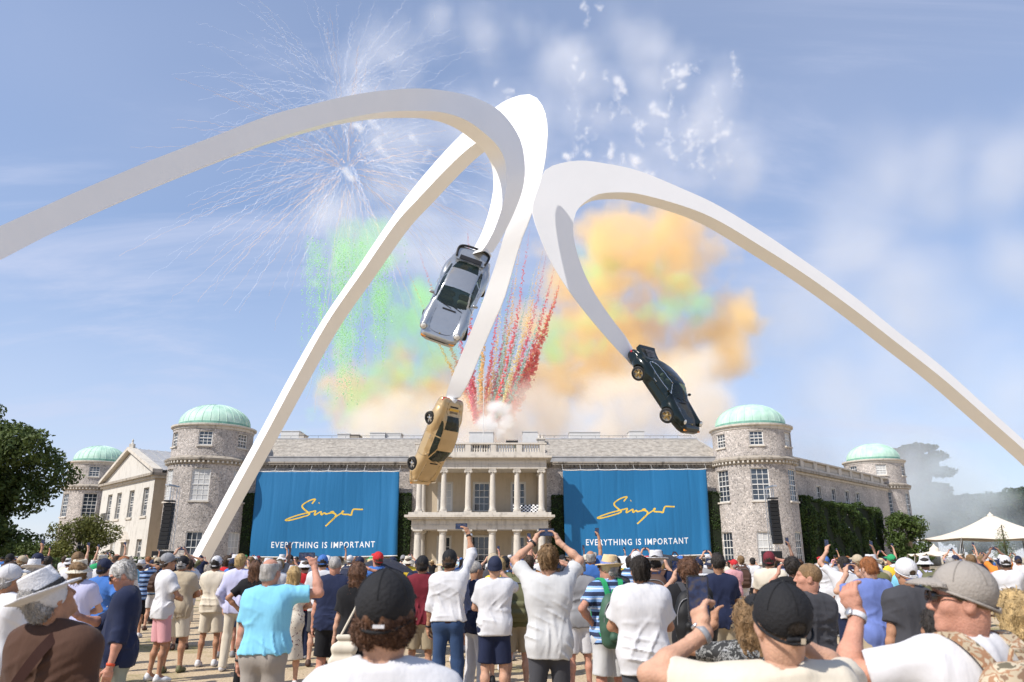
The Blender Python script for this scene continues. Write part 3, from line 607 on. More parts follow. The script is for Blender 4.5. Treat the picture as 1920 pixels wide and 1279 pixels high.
def left_wing():
    f, inv, ang = wing_frame(-1, 3.0); u0 = inv(292, 887)[0]; u1 = inv(193, 918)[0]; uc = (u0+u1)/2; zc = 9.85
    g = lambda u, v, d: f(u, v, d)
    rows1 = [(inv(px, 940)[0], 6.0, 9.0) for px in (205.5, 222.5, 245.5, 271.7)]; rows0 = [(inv(px, 1030)[0], 1.0, 3.6) for px in (210, 259)]; dr = (inv(234, 1030)[0], .2, 3.3)
    ops = [(c-.85, c+.85, a, b) for c, a, b in rows1[1:]]+[(rows1[0][0]-.85, rows1[0][0]+.85, 6.0, 9.0)]+[(c-.85, c+.85, a, b) for c, a, b in rows0]+[(dr[0]-.9, dr[0]+.9, dr[1], dr[2])]
    # u runs away from the viewer on the left: reverse so faces point outwards
    h = lambda u, v, d: f(-u, v, d); wall_cells([-u1, -u0], [0, zc], [(-o[1], -o[0], o[2], o[3]) for o in ops], h, .4).build('front_wall', M_STONE_PALE, house)
    for o in ops: window(house, f((o[0]+o[1])/2, (o[2]+o[3])/2, .12), ang, 1.7, o[3]-o[2], 3, 5 if o[3] > 5 else 4, sill=o[3] > 5, surround=False, gmix=.4)
    for o in ops[:4]: slab(f, 'window_ledge', o[0]-.2, o[1]+.2, o[2]-.22, o[2]-.003, -.12, .1, M_STONE)
    slab(f, 'side_wall', u0-.01, u0+.35, 0, zc, .003, 6, M_STUCCO); slab(f, 'side_wall', u1-.3, u1, 0, zc, .003, 8, M_STUCCO)
    slab(f, 'cornice', u0-.25, u1+.3, zc+.003, zc+.28, -.2, 5.8, M_STONE); slab(f, 'cornice', u0-.5, u1+.5, zc+.283, zc+.55, -.5, 5.8, M_CORNICE)
    # pediment with raking cornices and roof
    zb, za = zc+.553, zc+3.6; t = MB(); t.add([f(u0-.1, zb, .0), f(u1+.1, zb, .0), f(uc, za, .0), f(u0-.1, zb, .4), f(u1+.1, zb, .4), f(uc, za, .4)], [(0, 2, 1), (3, 4, 5), (0, 3, 5, 2), (1, 2, 5, 4), (0, 1, 4, 3)]); t.build('pediment', M_STONE_PALE, house)
    for a in (u0-.5, u1+.5):
        mb = MB(); mb.add([f(a, zb, -.5), f(uc, za+.25, -.5), f(uc, za+.62, -.5), f(a, zb+.38, -.5), f(a, zb, .5), f(uc, za+.25, .5), f(uc, za+.62, .5), f(a, zb+.38, .5)], [(0,1,2,3),(7,6,5,4),(0,4,5,1),(1,5,6,2),(2,6,7,3),(3,7,4,0)]); mb.build('raking_cornice', M_STONE, house)
    r = MB(); r.add([f(u0-.4, zb+.3, .51), f(uc, za+.5, .51), f(uc, za+.5, 9), f(u0-.4, zb+.3, 9), f(u1+.4, zb+.3, .51), f(u1+.4, zb+.3, 9)], [(0, 1, 2, 3), (1, 4, 5, 2)]); ro = r.build('roof', M_LEAD, house)
    for k in range(9):
        d = .9+k*.95; rr = MB(); rr.tube([f(u0-.4, zb+.33, d), f(uc, za+.53, d)], .05, 4); rr.build('roll_joint', M_LEAD, ro)
    ap = MB(); ap.box2((-.25, -.25, 0), (.25, .25, .5)); ap.lathe([(.2, .5), (.08, .7), (.12, .9), (.0, 1.15)], n=8); ap.build('finial', M_STONE, house, loc=f(uc, za+.5, 0))
    # doorcase with its own small pediment, balconette
    d0, d1 = dr[0]-1.15, dr[0]+1.15; slab(f, 'doorcase', d0, d1, 3.35, 3.6, -.35, 0, M_STONE); p = MB()
    p.add([f(d0-.15, 3.603, -.4), f(d1+.15, 3.603, -.4), f(dr[0], 4.5, -.4), f(d0-.15, 3.603, .0), f(d1+.15, 3.603, .0), f(dr[0], 4.5, .0)], [(0, 2, 1), (3, 4, 5), (0, 3, 5, 2), (1, 2, 5, 4), (0, 1, 4, 3)]); p.build('door_pediment', M_STONE, house)
    for a in (d0, d1-.25): slab(f, 'doorcase', a, a+.25, .1, 3.347, -.2, .0, M_STONE)
    c = rows1[0][0]; b = MB()
    for k in range(9): u = c-.95+k*.2375; b.tube([f(u, 5.75, -.45), f(u, 6.75, -.45)], .025, 4)
    b.tube([f(c-.95, 6.75, 0), f(c-.95, 6.75, -.45), f(c+.95, 6.75, -.45), f(c+.95, 6.75, 0)], .035, 4); b.tube([f(c-.95, 5.75, 0), f(c-.95, 5.75, -.45), f(c+.95, 5.75, -.45), f(c+.95, 5.75, 0)], .05, 4); b.build('balconette', M_IRON, house)
    # flint link behind, up to the tower
    f2, _, _ = wing_frame(-1, 0.2); slab(f2, 'front_wall', 2.5, 34, 0, 9.6, .0, 6.5, M_FLINT); slab(f2, 'roof', 2.5, 34, 9.603, 10.0, -.2, 6.7, M_LEAD)
left_wing()

# ------------------------------------------------------------------ the two banners
SINGER = [(695,180),(735,128),(765,85),(700,90),(600,130),(510,190),(482,230),(500,275),(560,330),(615,375),(640,400),(600,430),(500,462),(350,505),(200,540),(120,540),(150,515),(250,475),(400,425),(560,385),(700,350),(765,335),(768,355),(750,400),(757,424),(800,400),(885,352),(893,370),(893,405),(912,418),(945,385),(965,380),(985,395),(1020,400),(1080,385),(1160,372),(1150,352),(1115,355),(1100,372),(1150,380),(1195,400),(1212,430),(1180,490),(1100,570),(1020,640),(985,665),(1010,650),(1100,560),(1215,460),(1330,385),(1375,352),(1360,340),(1345,370),(1355,400),(1400,412),(1480,415),(1545,430),(1555,390),(1580,320),(1610,300),(1700,305),(1800,308)]
def m_banner():
    m = bpy.data.materials.new('blue_banner_cloth'); m.use_nodes = True; t = m.node_tree; bs = t.nodes['Principled BSDF']
    bs.inputs['Base Color'].default_value = (.010, .138, .315, 1); bs.inputs['Roughness'].default_value = .5; bs.inputs['Specular IOR Level'].default_value = .35; bs.inputs['Sheen Weight'].default_value = .1
    tc = N(t, 'ShaderNodeTexCoord'); mp = N(t, 'ShaderNodeMapping'); mp.inputs['Scale'].default_value = (2.6, 1, .22); L(t, tc.outputs['Object'], mp.inputs[0])
    n = N(t, 'ShaderNodeTexNoise'); n.inputs['Scale'].default_value = 1.5; n.inputs['Detail'].default_value = 5; L(t, mp.outputs[0], n.inputs['Vector'])
    b = N(t, 'ShaderNodeBump'); b.inputs['Strength'].default_value = .28; b.inputs['Distance'].default_value = .12; L(t, n.outputs[0], b.inputs['Height']); L(t, b.outputs[0], bs.inputs['Normal'])
    return m
M_BANNER = m_banner(); M_YELLOW = pm('yellow_print', (.74, .50, .07), .6); M_LETTER = pm('white_print', (.80, .82, .84), .6)
def banner(tl, tr, br, bl, side, label, script_px):
    Y = HY-1.0; P = [at(*p, Y) for p in (tl, tr, br, bl)]; org = (P[0]+P[1])/2; org = Vector((org.x, Y, 0))
    root = empty('banner', org); tag(root, label, 'banner', 'blue banners hung on the house front')
    rg = np.random.default_rng(21+side); ph = rg.uniform(0, 6, 8)
    seams = np.linspace(0, 1, 9)[1:-1]
    def depth(u, v):
        d = .035*np.sin(u*16+ph[0]+v*1.5)+.016*np.sin(u*37+ph[1]-v*3)*(.4+.6*v)+.07*np.sin(u*7+ph[2]+v*4)+.02*np.sin(u*9-v*11+ph[4])*v
        for k, s in enumerate(seams): d -= .04*math.exp(-((u-s-.006*math.sin(v*5+k))/.010)**2)*(.35+.65*abs(math.sin(v*3+k*1.7+ph[3])))
        e = max(0, (u-.93)/.07); d += .30*e*math.sin(e*3.1)*(.3+v); return float(d)
    def pos(u, v, off=0.0):
        p = P[0].lerp(P[1], u).lerp(P[3].lerp(P[2], u), v); sc = .04*math.sin(math.pi*((u*8) % 1)) if v < .001 else 0
        return Vector((p.x-org.x, -depth(u, v)*.9-off, p.z-sc-(.10*math.sin(u*math.pi)*v)))
    nu, nv = 150, 60; vs = [pos(i/nu, j/nv) for j in range(nv+1) for i in range(nu+1)]; fs = [(j*(nu+1)+i, (j+1)*(nu+1)+i, (j+1)*(nu+1)+i+1, j*(nu+1)+i+1) for j in range(nv) for i in range(nu)]
    mb = MB(); mb.add(vs, fs); cl = mb.build('cloth', M_BANNER, root, smooth=True); so = cl.modifiers.new('thick', 'SOLIDIFY'); so.thickness = .012; so.offset = 1
    hm = MB(); hm.tube([pos(i/60, 0, .01)+Vector((0, 0, .03)) for i in range(61)], .045, 6); hm.build('top_rail', M_WHITEPAINT, root)
    hb = MB(); hb.tube([pos(i/60, 1, .01) for i in range(61)], .05, 6); hb.build('bottom_rail', M_WHITEPAINT, root)
    for k in range(9): tb = MB(); p = pos(k/8, 0); tb.tube([p+Vector((0, 0, .03)), p+Vector((0, .75, .75))], .012, 4); tb.build('tie_rope', M_WHITEPAINT, root)
    # map a photo pixel on the cloth to (u,v)
    def uv(px, py):
        q = at(px, py, Y); v = (P[0].z-q.z)/(P[0].z-P[3].z); l = P[0].lerp(P[3], v); r = P[1].lerp(P[2], v); return (q.x-l.x)/(r.x-l.x), v
    pts = spline([uv(script_px[0]+x/11.636*script_px[2], script_px[1]+y/11.636*script_px[2]) for x, y in SINGER], 420); Wd = (P[1]-P[0]).length; Hd = (P[0]-P[3]).length
    sm = MB(); vs = []
    for i in range(len(pts)):
        a = pts[max(0, i-1)]; b = pts[min(len(pts)-1, i+1)]; d = np.array([(b[0]-a[0])*Wd, (b[1]-a[1])*Hd]); d /= (np.linalg.norm(d)+1e-9); nn = np.array([-d[1], d[0]]); wv = .058+.022*abs(d[0]*.5+d[1])
        vs.append(pos(pts[i][0]+nn[0]*wv/Wd, pts[i][1]+nn[1]*wv/Hd, .022)); vs.append(pos(pts[i][0]-nn[0]*wv/Wd, pts[i][1]-nn[1]*wv/Hd, .022))
    sm.add(vs, [(2*i, 2*i+1, 2*i+3, 2*i+2) for i in range(len(pts)-1)])
    def dot(x, y):
        u, v = uv(script_px[0]+x/11.636*script_px[2], script_px[1]+y/11.636*script_px[2]); r = .07
        sm.add([pos(u-r*.9/Wd, v-r*1.3/Hd, .022), pos(u+.2*r/Wd, v-r*.9/Hd, .022), pos(u+r*.9/Wd, v+r*1.3/Hd, .022), pos(u-.2*r/Wd, v+r*.9/Hd, .022)], [(0, 1, 2, 3)])
    dot(850, 165); sm.build('script_mark', M_YELLOW, root)
    return root, uv, pos, Wd, Hd
def lettering(root, uv, pos, Wd, Hd, x0, y0, x1, y1):
    """EVERYTHING IS IMPORTANT: each letter outline from the built-in font, wrapped on the cloth"""
    text = 'EVERYTHING IS IMPORTANT'; cu = bpy.data.curves.new('t', 'FONT'); cu.body = text; cu.space_character = 1.22; cu.offset = .012; cu.resolution_u = 3
    ob = bpy.data.objects.new('t', cu); COL.objects.link(ob); dg = bpy.context.evaluated_depsgraph_get(); me = bpy.data.meshes.new_from_object(ob.evaluated_get(dg)); bpy.data.objects.remove(ob)
    v = np.array([p.co[:] for p in me.vertices]); mn, mx = v.min(0), v.max(0); fs = [tuple(p.vertices) for p in me.polygons]
    u0, v0 = uv(x0, y0); u1, v1 = uv(x1, y1); out = []
    for p in v: a = (p[0]-mn[0])/(mx[0]-mn[0]); b = (p[1]-mn[1])/(mx[1]-mn[1]); out.append(pos(u0+(u1-u0)*a, v0+(v1-v0)*a+(.0726*0) - b*(11.0/155), .024))
    par = list(range(len(out)))
    def find(i):
        while par[i] != i: par[i] = par[par[i]]; i = par[i]
        return i
    for f_ in fs:
        for i in f_[1:]: par[find(i)] = find(f_[0])
    gr = {}
    for f_ in fs: gr.setdefault(find(f_[0]), []).append(f_)
    for q in gr.values():
        ids = sorted(set(i for f_ in q for i in f_)); ix = {i: j for j, i in enumerate(ids)}; mb = MB(); mb.add([out[i] for i in ids], [tuple(ix[i] for i in f_) for f_ in q]); mb.build('letter', M_LETTER, root)
    bpy.data.meshes.remove(me)
a = banner((481, 884), (749, 884), (745, 1042), (468, 1044), 0, 'large blue banner with yellow script beside the left tower', (525.5, 928.8, 1.0)); lettering(*a, 509, 1027, 703, 1027)
a = banner((1055, 882), (1324, 880), (1334, 1040), (1060, 1043), 1, 'large blue banner with yellow script beside the right tower', (1110, 925, 1.0)); lettering(*a, 1099, 1022.5, 1291, 1021)
# ------------------------------------------------------------------ the three cars on the sculpture
def smax(a, b, k): h = np.maximum(k-np.abs(a-b), 0)/k; return np.maximum(a, b)+h*h*k*.25
def car_field(h=.024):
    F = Field((-1.04, -2.40, .10), (1.04, 2.36, 1.42), h); x, y, z = F.grid(); ax = np.abs(x)
    I = lambda p: np.interp(y, [q[0] for q in p], [q[1] for q in p])
    zt = I([(-2.3,.52),(-2.15,.64),(-2.0,.74),(-1.75,.83),(-1.4,.90),(-.9,.92),(0,.905),(.9,.875),(1.25,.81),(1.6,.735),(1.9,.645),(2.05,.575),(2.2,.46)])
    wy = I([(-2.3,.62),(-2.1,.70),(-1.8,.775),(-1.3,.815),(-.6,.80),(.2,.785),(1.0,.79),(1.5,.775),(1.85,.70),(2.05,.56),(2.2,.40)])
    zb = I([(-2.3,.40),(-2.0,.27),(-1.5,.21),(1.5,.20),(1.9,.22),(2.2,.30)])
    w = wy-.20*np.clip((z-.60)/.4, 0, 1)**2-.12*np.clip((.45-z)/.25, 0, 1)**2
    d = smax(ax-w, z-zt-.012*np.cos(x*2.2)+.0, .14); d = smax(d, zb-z, .06); d = smax(d, y-2.13, .12); d = smax(d, -2.16-y, .10)
    zr = I([(-2.0,.66),(-1.75,.815),(-1.5,.945),(-1.2,1.085),(-.8,1.22),(-.4,1.285),(-.1,1.30),(.12,1.285),(.30,1.22),(.6,1.055),(.88,.90),(1.05,.80)])
    wg = .735-.50*np.clip(z-.88, -.2, 1)-.14*np.clip((-y-.5)/1.2, 0, 1)-.08*np.clip((y-.2)/.7, 0, 1)
    g = smax(ax-wg, z-(zr-.045*(x/.5)**2), .09); g = np.maximum(np.maximum(g, .70-z), np.maximum(y-1.02, -1.95-y))
    k = .05; hh = np.maximum(k-np.abs(d-g), 0)/k; F.D = (np.minimum(d, g)-hh*hh*k*.25).astype(np.float32)
    for s in (-1, 1):
        F.cone((s*.60, .55, .745), (s*.625, 1.80, .665), .150, .130, .07); F.ell((s*.735, -1.06, .56), (.18, .62, .34), .10); F.ell((s*.715, 1.24, .48), (.155, .52, .29), .08)
    F.cone((-.50, 1.98, .46), (.50, 1.98, .46), .165, .165, .10); F.cone((-.55, -2.0, .52), (.55, -2.0, .52), .165, .165, .10)      # rounded bumpers
    # the bonnet sits lower between the wings
    x, y, z = F.grid(); ax = np.abs(x)
    for ya, rr in ((1.24, .335), (-1.03, .35)):
        c = np.maximum(np.sqrt((y-ya)**2+(z-.315)**2)-rr, .52-ax); F.D = np.maximum(F.D, -c).astype(np.float32)
    return F
def car_meshes():
    F = car_field(); v, q = F.net(); c = v[q].mean(1); n = np.cross(v[q[:, 2]]-v[q[:, 0]], v[q[:, 3]]-v[q[:, 1]]); n /= np.linalg.norm(n, axis=1)[:, None]+1e-9
    X, Y, Z = np.abs(c[:, 0]), c[:, 1], c[:, 2]; ws = (Y > .20) & (Y < .84) & (Z > .925) & (Z < 1.255) & (n[:, 1] > .25) & (n[:, 2] > .2) & (X < .685-.50*(Z-.88)-.10*np.clip((Y-.2)/.7, 0, 1)-.02)
    rw = (Y > -1.43) & (Y < -.80) & (Z > .95) & (n[:, 2] > .5) & (X < .50-.10*np.clip((-Y-.8)/.6, 0, 1))
    top = np.interp(Y, [-1.2, -1.05, -.8, -.4, .0, .5], [.965, 1.06, 1.15, 1.205, 1.215, 1.215])
    sw = (np.abs(n[:, 0]) > .55) & (Z > .945) & (Z < top) & (Y > -1.14) & (Y < .70-(Z-.92)*1.62)
    sf = sw & (Y > -.36); sr = sw & (Y < -.42); pillar = sw & ~sf & ~sr
    strip = (Y > 1.55) & (Z > .485) & (Z < .525) & (n[:, 2] < .8); lip = (Z < .33) & (Y > 1.62); rock = (Z < .285) & (np.abs(Y) < .80) & (np.abs(n[:, 0]) > .3)
    tail = (Y < -1.98) & (Z > .545) & (Z < .625) & (n[:, 1] < -.2); rbump = (Y < -1.9) & (Z < .34)
    sets = {'windscreen': ws, 'rear_window': rw, 'side_window': sf, 'quarter_window': sr, 'bumper_strip': strip, 'front_lip': lip, 'sill_stripe': rock, 'tail_light': tail, 'rear_valance': rbump}
    used = np.zeros(len(q), bool); out = {}
    def sub(mask, name):
        f = q[mask]; u, inv = np.unique(f, return_inverse=True); return mesh_np(name, v[u], inv.reshape(f.shape), True)
    for k, m in sets.items():
        m = m & ~used; used |= m
        if k in ('side_window', 'quarter_window'):
            out[k] = [sub(m & (c[:, 0] > 0), k), sub(m & (c[:, 0] < 0), k)]
        else: out[k] = [sub(m, k)]
    out['body'] = [sub(~used, 'body')]; return out, F
CARM, CARF = car_meshes()
def surf(x, y):
    i = int(round((x-CARF.lo[0])/CARF.h)); j = int(round((y-CARF.lo[1])/CARF.h)); col = CARF.D[i, j]; k = np.nonzero(col < 0)[0]; return CARF.lo[2]+CARF.h*(k[-1]+.5) if len(k) else .6
M_RUBBER = pm('tyre_rubber', (.02, .02, .02), .75, var=.2, scale=30); M_CHROME = pm('chrome', (.75, .75, .76), .12, metal=1.0)
M_CARGLASS = None
def m_carglass():
    m = bpy.data.materials.new('tinted_car_glass'); m.use_nodes = True; t = m.node_tree; bs = t.nodes['Principled BSDF']; bs.inputs['Base Color'].default_value = (.02, .035, .032, 1); bs.inputs['Roughness'].default_value = .04; bs.inputs['Specular IOR Level'].default_value = .8
    tr = N(t, 'ShaderNodeBsdfTransparent'); tr.inputs[0].default_value = (.55, .68, .62, 1); mx = N(t, 'ShaderNodeMixShader'); mx.inputs[0].default_value = .42; L(t, tr.outputs[0], mx.inputs[1]); L(t, bs.outputs[0], mx.inputs[2]); L(t, mx.outputs[0], t.nodes['Material Output'].inputs[0]); return m
M_CARGLASS = m_carglass()
M_RED = pm('red_lens', (.35, .012, .012), .15, spec=.6); M_LENS = pm('headlamp_lens', (.75, .75, .72), .08, spec=.9, metal=.3); M_AMBER = pm('amber_lens', (.7, .25, .03), .2)
M_SEAT = pm('tan_seat_leather', (.42, .36, .28), .6, var=.15)
def wheel_meshes():
    t = MB(); t.lathe([(.205, -.11), (.27, -.115), (.305, -.10), (.318, -.06), (.320, 0), (.318, .06), (.305, .10), (.27, .115), (.205, .11)], n=32, close=False); ty = t.mesh('tyre', True)
    r = MB(); r.lathe([(.205, -.11), (.215, .105), (.20, .11), (.185, .06), (.18, .0), (.0, -.02)], n=32, close=False); rim = r.mesh('rim', True); rim.set_sharp_from_angle(angle=R(35))
    s = MB()
    for k in range(5):
        a = k*2*math.pi/5; ca, sa = math.cos(a), math.sin(a); prof = [(.04, .030), (.10, .036), (.16, .052), (.20, .040)]; vs = []
        for (rad, hw) in prof:
            for sd, zz in ((-1, .062), (1, .062), (1, .02), (-1, .02)): vs.append((rad*ca-sd*hw*sa, rad*sa+sd*hw*ca, zz+.02*(rad < .05)))
        fs = [(0, 1, 2, 3), (15, 14, 13, 12)]
        for i in range(3):
            for x in range(4): fs.append((i*4+x, (i+1)*4+x, (i+1)*4+(x+1) % 4, i*4+(x+1) % 4))
        s.add(vs, fs)
    s.lathe([(.055, .02), (.055, .075), (.03, .09), (.0, .092)], n=14); sp = s.mesh('spoke', False); return ty, rim, sp
WHEELM = wheel_meshes()
def seat_mesh():
    F = Field((-.35, -.5, .2), (.35, .5, 1.2), .03); F.cone((-.16, -.15, .42), (.16, -.15, .42), .12, .12); F.cone((-.15, .12, .42), (.15, .12, .42), .10, .10, .08); F.cone((-.13, -.3, .75), (.13, -.3, .75), .12, .12, .1); F.cone((-.06, -.36, 1.0), (.06, -.36, 1.0), .09, .09, .05); return F.mesh('seat')
SEATM = seat_mesh()
def car(label, paint, pos, X, Y, Z, tail, spoke_mat, lip_mat, rim_lip, trim=None, stripe=None):
    root = empty('sports_car', pos); tag(root, label, 'car', 'classic sports cars mounted on the sculpture')
    root.rotation_euler = Matrix((X, Y, Z)).transposed().to_euler()
    off = Vector((0, 0, -.68))
    def put(name, me, mat, par=root): o = link(name, me, mat, par); o.location = off if par is root else (0, 0, 0); return o
    put('body', CARM['body'][0], paint)
    for k in ('windscreen', 'rear_window', 'side_window', 'quarter_window'):
        for me in CARM[k]: put(k, me, M_CARGLASS)
    put('bumper_strip', CARM['bumper_strip'][0], M_BLACK); put('front_lip', CARM['front_lip'][0], lip_mat); put('sill_stripe', CARM['sill_stripe'][0], stripe or M_BLACK); put('tail_light', CARM['tail_light'][0], M_RED); put('rear_valance', CARM['rear_valance'][0], M_BLACK)
    for s in (-1, 1):
        for ya in (1.24, -1.03):
            wo = link('wheel', WHEELM[0], M_RUBBER, root); wo.location = off+Vector((s*.735, ya, .315)); wo.rotation_euler = (0, s*math.pi/2, .3)
            link('rim', WHEELM[1], rim_lip, wo); link('spoke', WHEELM[2], spoke_mat, wo)
        hl = MB(); c = Vector((s*.625, 1.905, .738)); n = Vector((0, .80, .60)); Mx = n.to_track_quat('Z', 'Y').to_matrix()
        for rr, zz in (((.0, .05), 0),): pass
        prof = [(.0, .045), (.05, .040), (.095, .022), (.108, .0)]; hl.lathe(prof[::-1], n=20, close=False); hl.v = [tuple(Mx @ Vector(p)+c) for p in hl.v]; ho = hl.build('headlight', M_LENS, root, smooth=True, loc=off)
        rg = MB(); rg.tube([Mx @ Vector((.113*math.cos(a*math.pi/10), .113*math.sin(a*math.pi/10), 0))+c for a in range(21)], .016, 6); rg.build('headlight_ring', paint, ho, smooth=True)
        am = MB(); am.box((s*.52, 2.09, .50), (.18, .12, .06)); am.build('indicator', M_AMBER, root, loc=off)
        mi = Field((-.16, -.1, -.12), (.16, .1, .12), .014); mi.ell((0, 0, 0), (.105, .055, .065), .01); mi.cone((-s*.05, -.0, -.03), (-s*.14, .0, -.10), .018, .02, .02); mo = link('mirror', mi.mesh('mirror'), paint, root); mo.location = off+Vector((s*.83, .52, 1.0))
        dh = MB(); dh.tube([(s*.822, -.16, .80), (s*.845, -.18, .80), (s*.845, -.34, .80), (s*.822, -.36, .80)], .014, 6); dh.build('door_handle', M_CHROME, root, loc=off)
        se = link('seat', SEATM, M_SEAT, root); se.location = off+Vector((s*.34, -.05, 0))
        # door cut, drawn as a recessed dark seam standing a hair proud of the skin
        sm = MB()
        def side(y, z):
            k = int(round((z-CARF.lo[2])/CARF.h)); j = int(round((y-CARF.lo[1])/CARF.h)); c_ = np.nonzero(CARF.D[:, j, k] < 0)[0]; return s*(-(CARF.lo[0]+CARF.h*(c_[0]-.45)))
        pl = [(.62, .90), (.66, .7), (.64, .45), (.55, .34), (-.2, .33), (-.42, .40), (-.46, .6), (-.44, .88)]
        pl = spline(pl, 40); sm.tube([(side(y, z), y, z) for y, z in pl], .006, 4); sm.build('door_seam', M_BLACK, root, loc=off)
        if trim:
            ol = spline([(.60, .955), (-.2, .945), (-.9, .945), (-1.13, .965), (-1.03, 1.06), (-.8, 1.145), (-.4, 1.20), (.0, 1.215), (.22, 1.205), (.40, 1.09), (.60, .955)], 60); tr_ = MB(); tr_.tube([(side(y, z)+s*.004, y, z) for y, z in ol], .014, 5); tr_.build('window_trim', trim, root, loc=off)
    # bonnet and rear lid seams, cowl vent, wipers, fuel cap and badge
    for pl in ([(-.46, .92), (-.47, 1.4), (-.42, 1.80), (-.2, 1.93), (.2, 1.93), (.42, 1.80), (.47, 1.4), (.46, .92)], [(-.40, -1.48), (-.42, -1.9), (-.3, -2.06), (.3, -2.06), (.42, -1.9), (.40, -1.48), (-.40, -1.48)]):
        pl = spline(pl, 50); sm = MB(); sm.tube([(a, b, surf(a, b)) for a, b in pl], .006, 4); sm.build('panel_seam', M_BLACK, root, loc=off)
    cv = MB(); cv.box((0, .965, surf(0, .96)+.005), (.5, .055, .02)); cv.build('cowl_vent', M_BLACK, root, loc=off)
    wp = MB(); wp.tube([(-.05, .90, surf(-.05, .9)+.03), (.35, .80, surf(.35, .80)+.03)], .010, 4); wp.tube([(-.45, .90, surf(-.4, .88)+.02), (-.08, .82, surf(-.08, .82)+.03)], .010, 4); wp.build('wiper', M_BLACK, root, loc=off)
    bd = MB(); bd.box((0, 1.93, surf(0, 1.9)+.012), (.045, .055, .012)); bd.build('badge', pm('gold_badge', (.5, .35, .1), .3, metal=.8), root, loc=off)
    if tail == 'whale':
        sp = MB(); vs = []
        for y, wv, zz in ((-1.50, .56, .97), (-1.85, .60, .985), (-2.12, .58, 1.02)):
            for xx, dz in ((-wv, .0), (-wv*.5, .015), (0, .02), (wv*.5, .015), (wv, 0)): vs.append((xx, y, zz+dz))
        nq = len(vs); vs += [(a, b, c-.05) for a, b, c in vs]; fs = []
        for j in range(2):
            for i in range(4): a = j*5+i; fs.append((a, a+5, a+6, a+1)); fs.append((nq+a, nq+a+1, nq+a+6, nq+a+5))
        rim_ = [0, 1, 2, 3, 4, 9, 14, 13, 12, 11, 10, 5]
        for a, b in zip(rim_, rim_[1:]+rim_[:1]): fs.append((a, b, nq+b, nq+a))
        sp.add(vs, fs); so = sp.build('rear_spoiler', paint, root, loc=off)
        ed = MB(); ed.tube(spline([(-.56, -1.60, .99), (-.61, -1.85, 1.01), (-.59, -2.05, 1.05), (-.42, -2.14, 1.08), (0, -2.17, 1.09), (.42, -2.14, 1.08), (.59, -2.05, 1.05), (.61, -1.85, 1.01), (.56, -1.60, .99)], 40).tolist(), .045, 8); ed.build('spoiler_edge', M_BLACK, so, smooth=True)
        gr = MB(); gr.box((0, -1.60, 1.005), (.86, .20, .03)); gr.build('grille', M_BLACK, so)
        ps = MB()
        for s in (-.5, .5): ps.box((s, -1.8, .88), (.06, .35, .2))
        ps.build('spoiler_foot', paint, so)
    elif tail == 'duck':
        sp = MB(); prof = [(-1.52, .885), (-1.75, .915), (-1.95, .965), (-2.08, 1.03), (-2.10, 1.02), (-2.10, .80), (-1.9, .72), (-1.5, .80)]
        for a, b in ((-.58, .58),): sp.prism(prof, lambda u, v, d: (a+(b-a)*d, u, v))
        so = sp.build('rear_spoiler', paint, root, loc=off)
        for k in range(6): y = -1.50-k*.07; g = MB(); g.box((0, y, .925+.012*k+.01*(k > 3)), (.62, .03, .016)); g.build('grille_slat', pm('slat_grey', (.22, .22, .24), .4, metal=.6), so)
    else:
        gp = MB(); gp.box((0, -1.72, surf(0, -1.72)+.012), (.62, .11, .02)); g = gp.build('grille_panel', pm('amber_panel', (.75, .45, .08), .45), root, loc=off)
        lt = MB()
        for k in range(7): lt.box((-.24+k*.08, -1.84, surf(0, -1.84)+.012), (.05, .07, .02))
        lt.build('badge_lettering', M_BLACK, root, loc=off)
        gl = MB()
        for k in range(5): gl.box((0, -1.55-k*.03, surf(0, -1.55-k*.03)+.008), (.55, .012, .014))
        gl.build('grille_slat', M_BLACK, root, loc=off)
    return root
def cam_axes(v): r, u, b = v; return (Vector((1, 0, 0))*r+Vector((0, -SP, CP))*u+Vector((0, -CP, -SP))*b)
def place_car(px, py, end, fwd, upv, **kw):
    Y = cam_axes(fwd).normalized(); Z = cam_axes(upv); Z = (Z-Y*Z.dot(Y)).normalized(); X = Y.cross(Z)
    dep = end[1]+Y.y*2.0; pos = at(px, py, dep); return car(pos=pos, X=X, Y=Y, Z=Z, **kw), pos, Y, Z
M_SILVER = pm('silver_blue_metallic', (.42, .43, .435), .24, metal=.7, coat=.7, var=.03); M_GOLD = pm('burnt_gold_metallic', (.52, .365, .185), .32, metal=.4, coat=.6, var=.03); M_GREEN = pm('very_dark_green_paint', (.005, .010, .009), .18, coat=.35, spec=.25)
M_GOLDRIM = pm('gold_wheel', (.40, .29, .13), .35, metal=.8); M_SILVRIM = pm('silver_wheel', (.6, .6, .6), .3, metal=.8)
CAR1 = place_car(856, 553, A_END, (-.26, -.73, .63), (.214, .592, .775), label='silver blue sports car with black tail wing hanging nose down', paint=M_SILVER, tail='whale', spoke_mat=M_SILVRIM, lip_mat=M_BLACK, rim_lip=M_BLACK)
CAR2 = place_car(822, 831, B_END, (-.36, -.93, -.02), (.72, -.28, .63), label='burnt gold sports car hanging nose down before the portico', paint=M_GOLD, tail='flat', spoke_mat=M_SILVRIM, lip_mat=M_GOLD, rim_lip=M_BLACK)
CAR3 = place_car(1251, 728, C_END, (.40, -.70, .52), (.64, .50, .50), label='very dark green sports car with gold wheels and ducktail hanging nose down', paint=M_GREEN, tail='duck', spoke_mat=M_GOLDRIM, lip_mat=M_BLACK, rim_lip=M_SILVRIM, trim=M_CHROME)
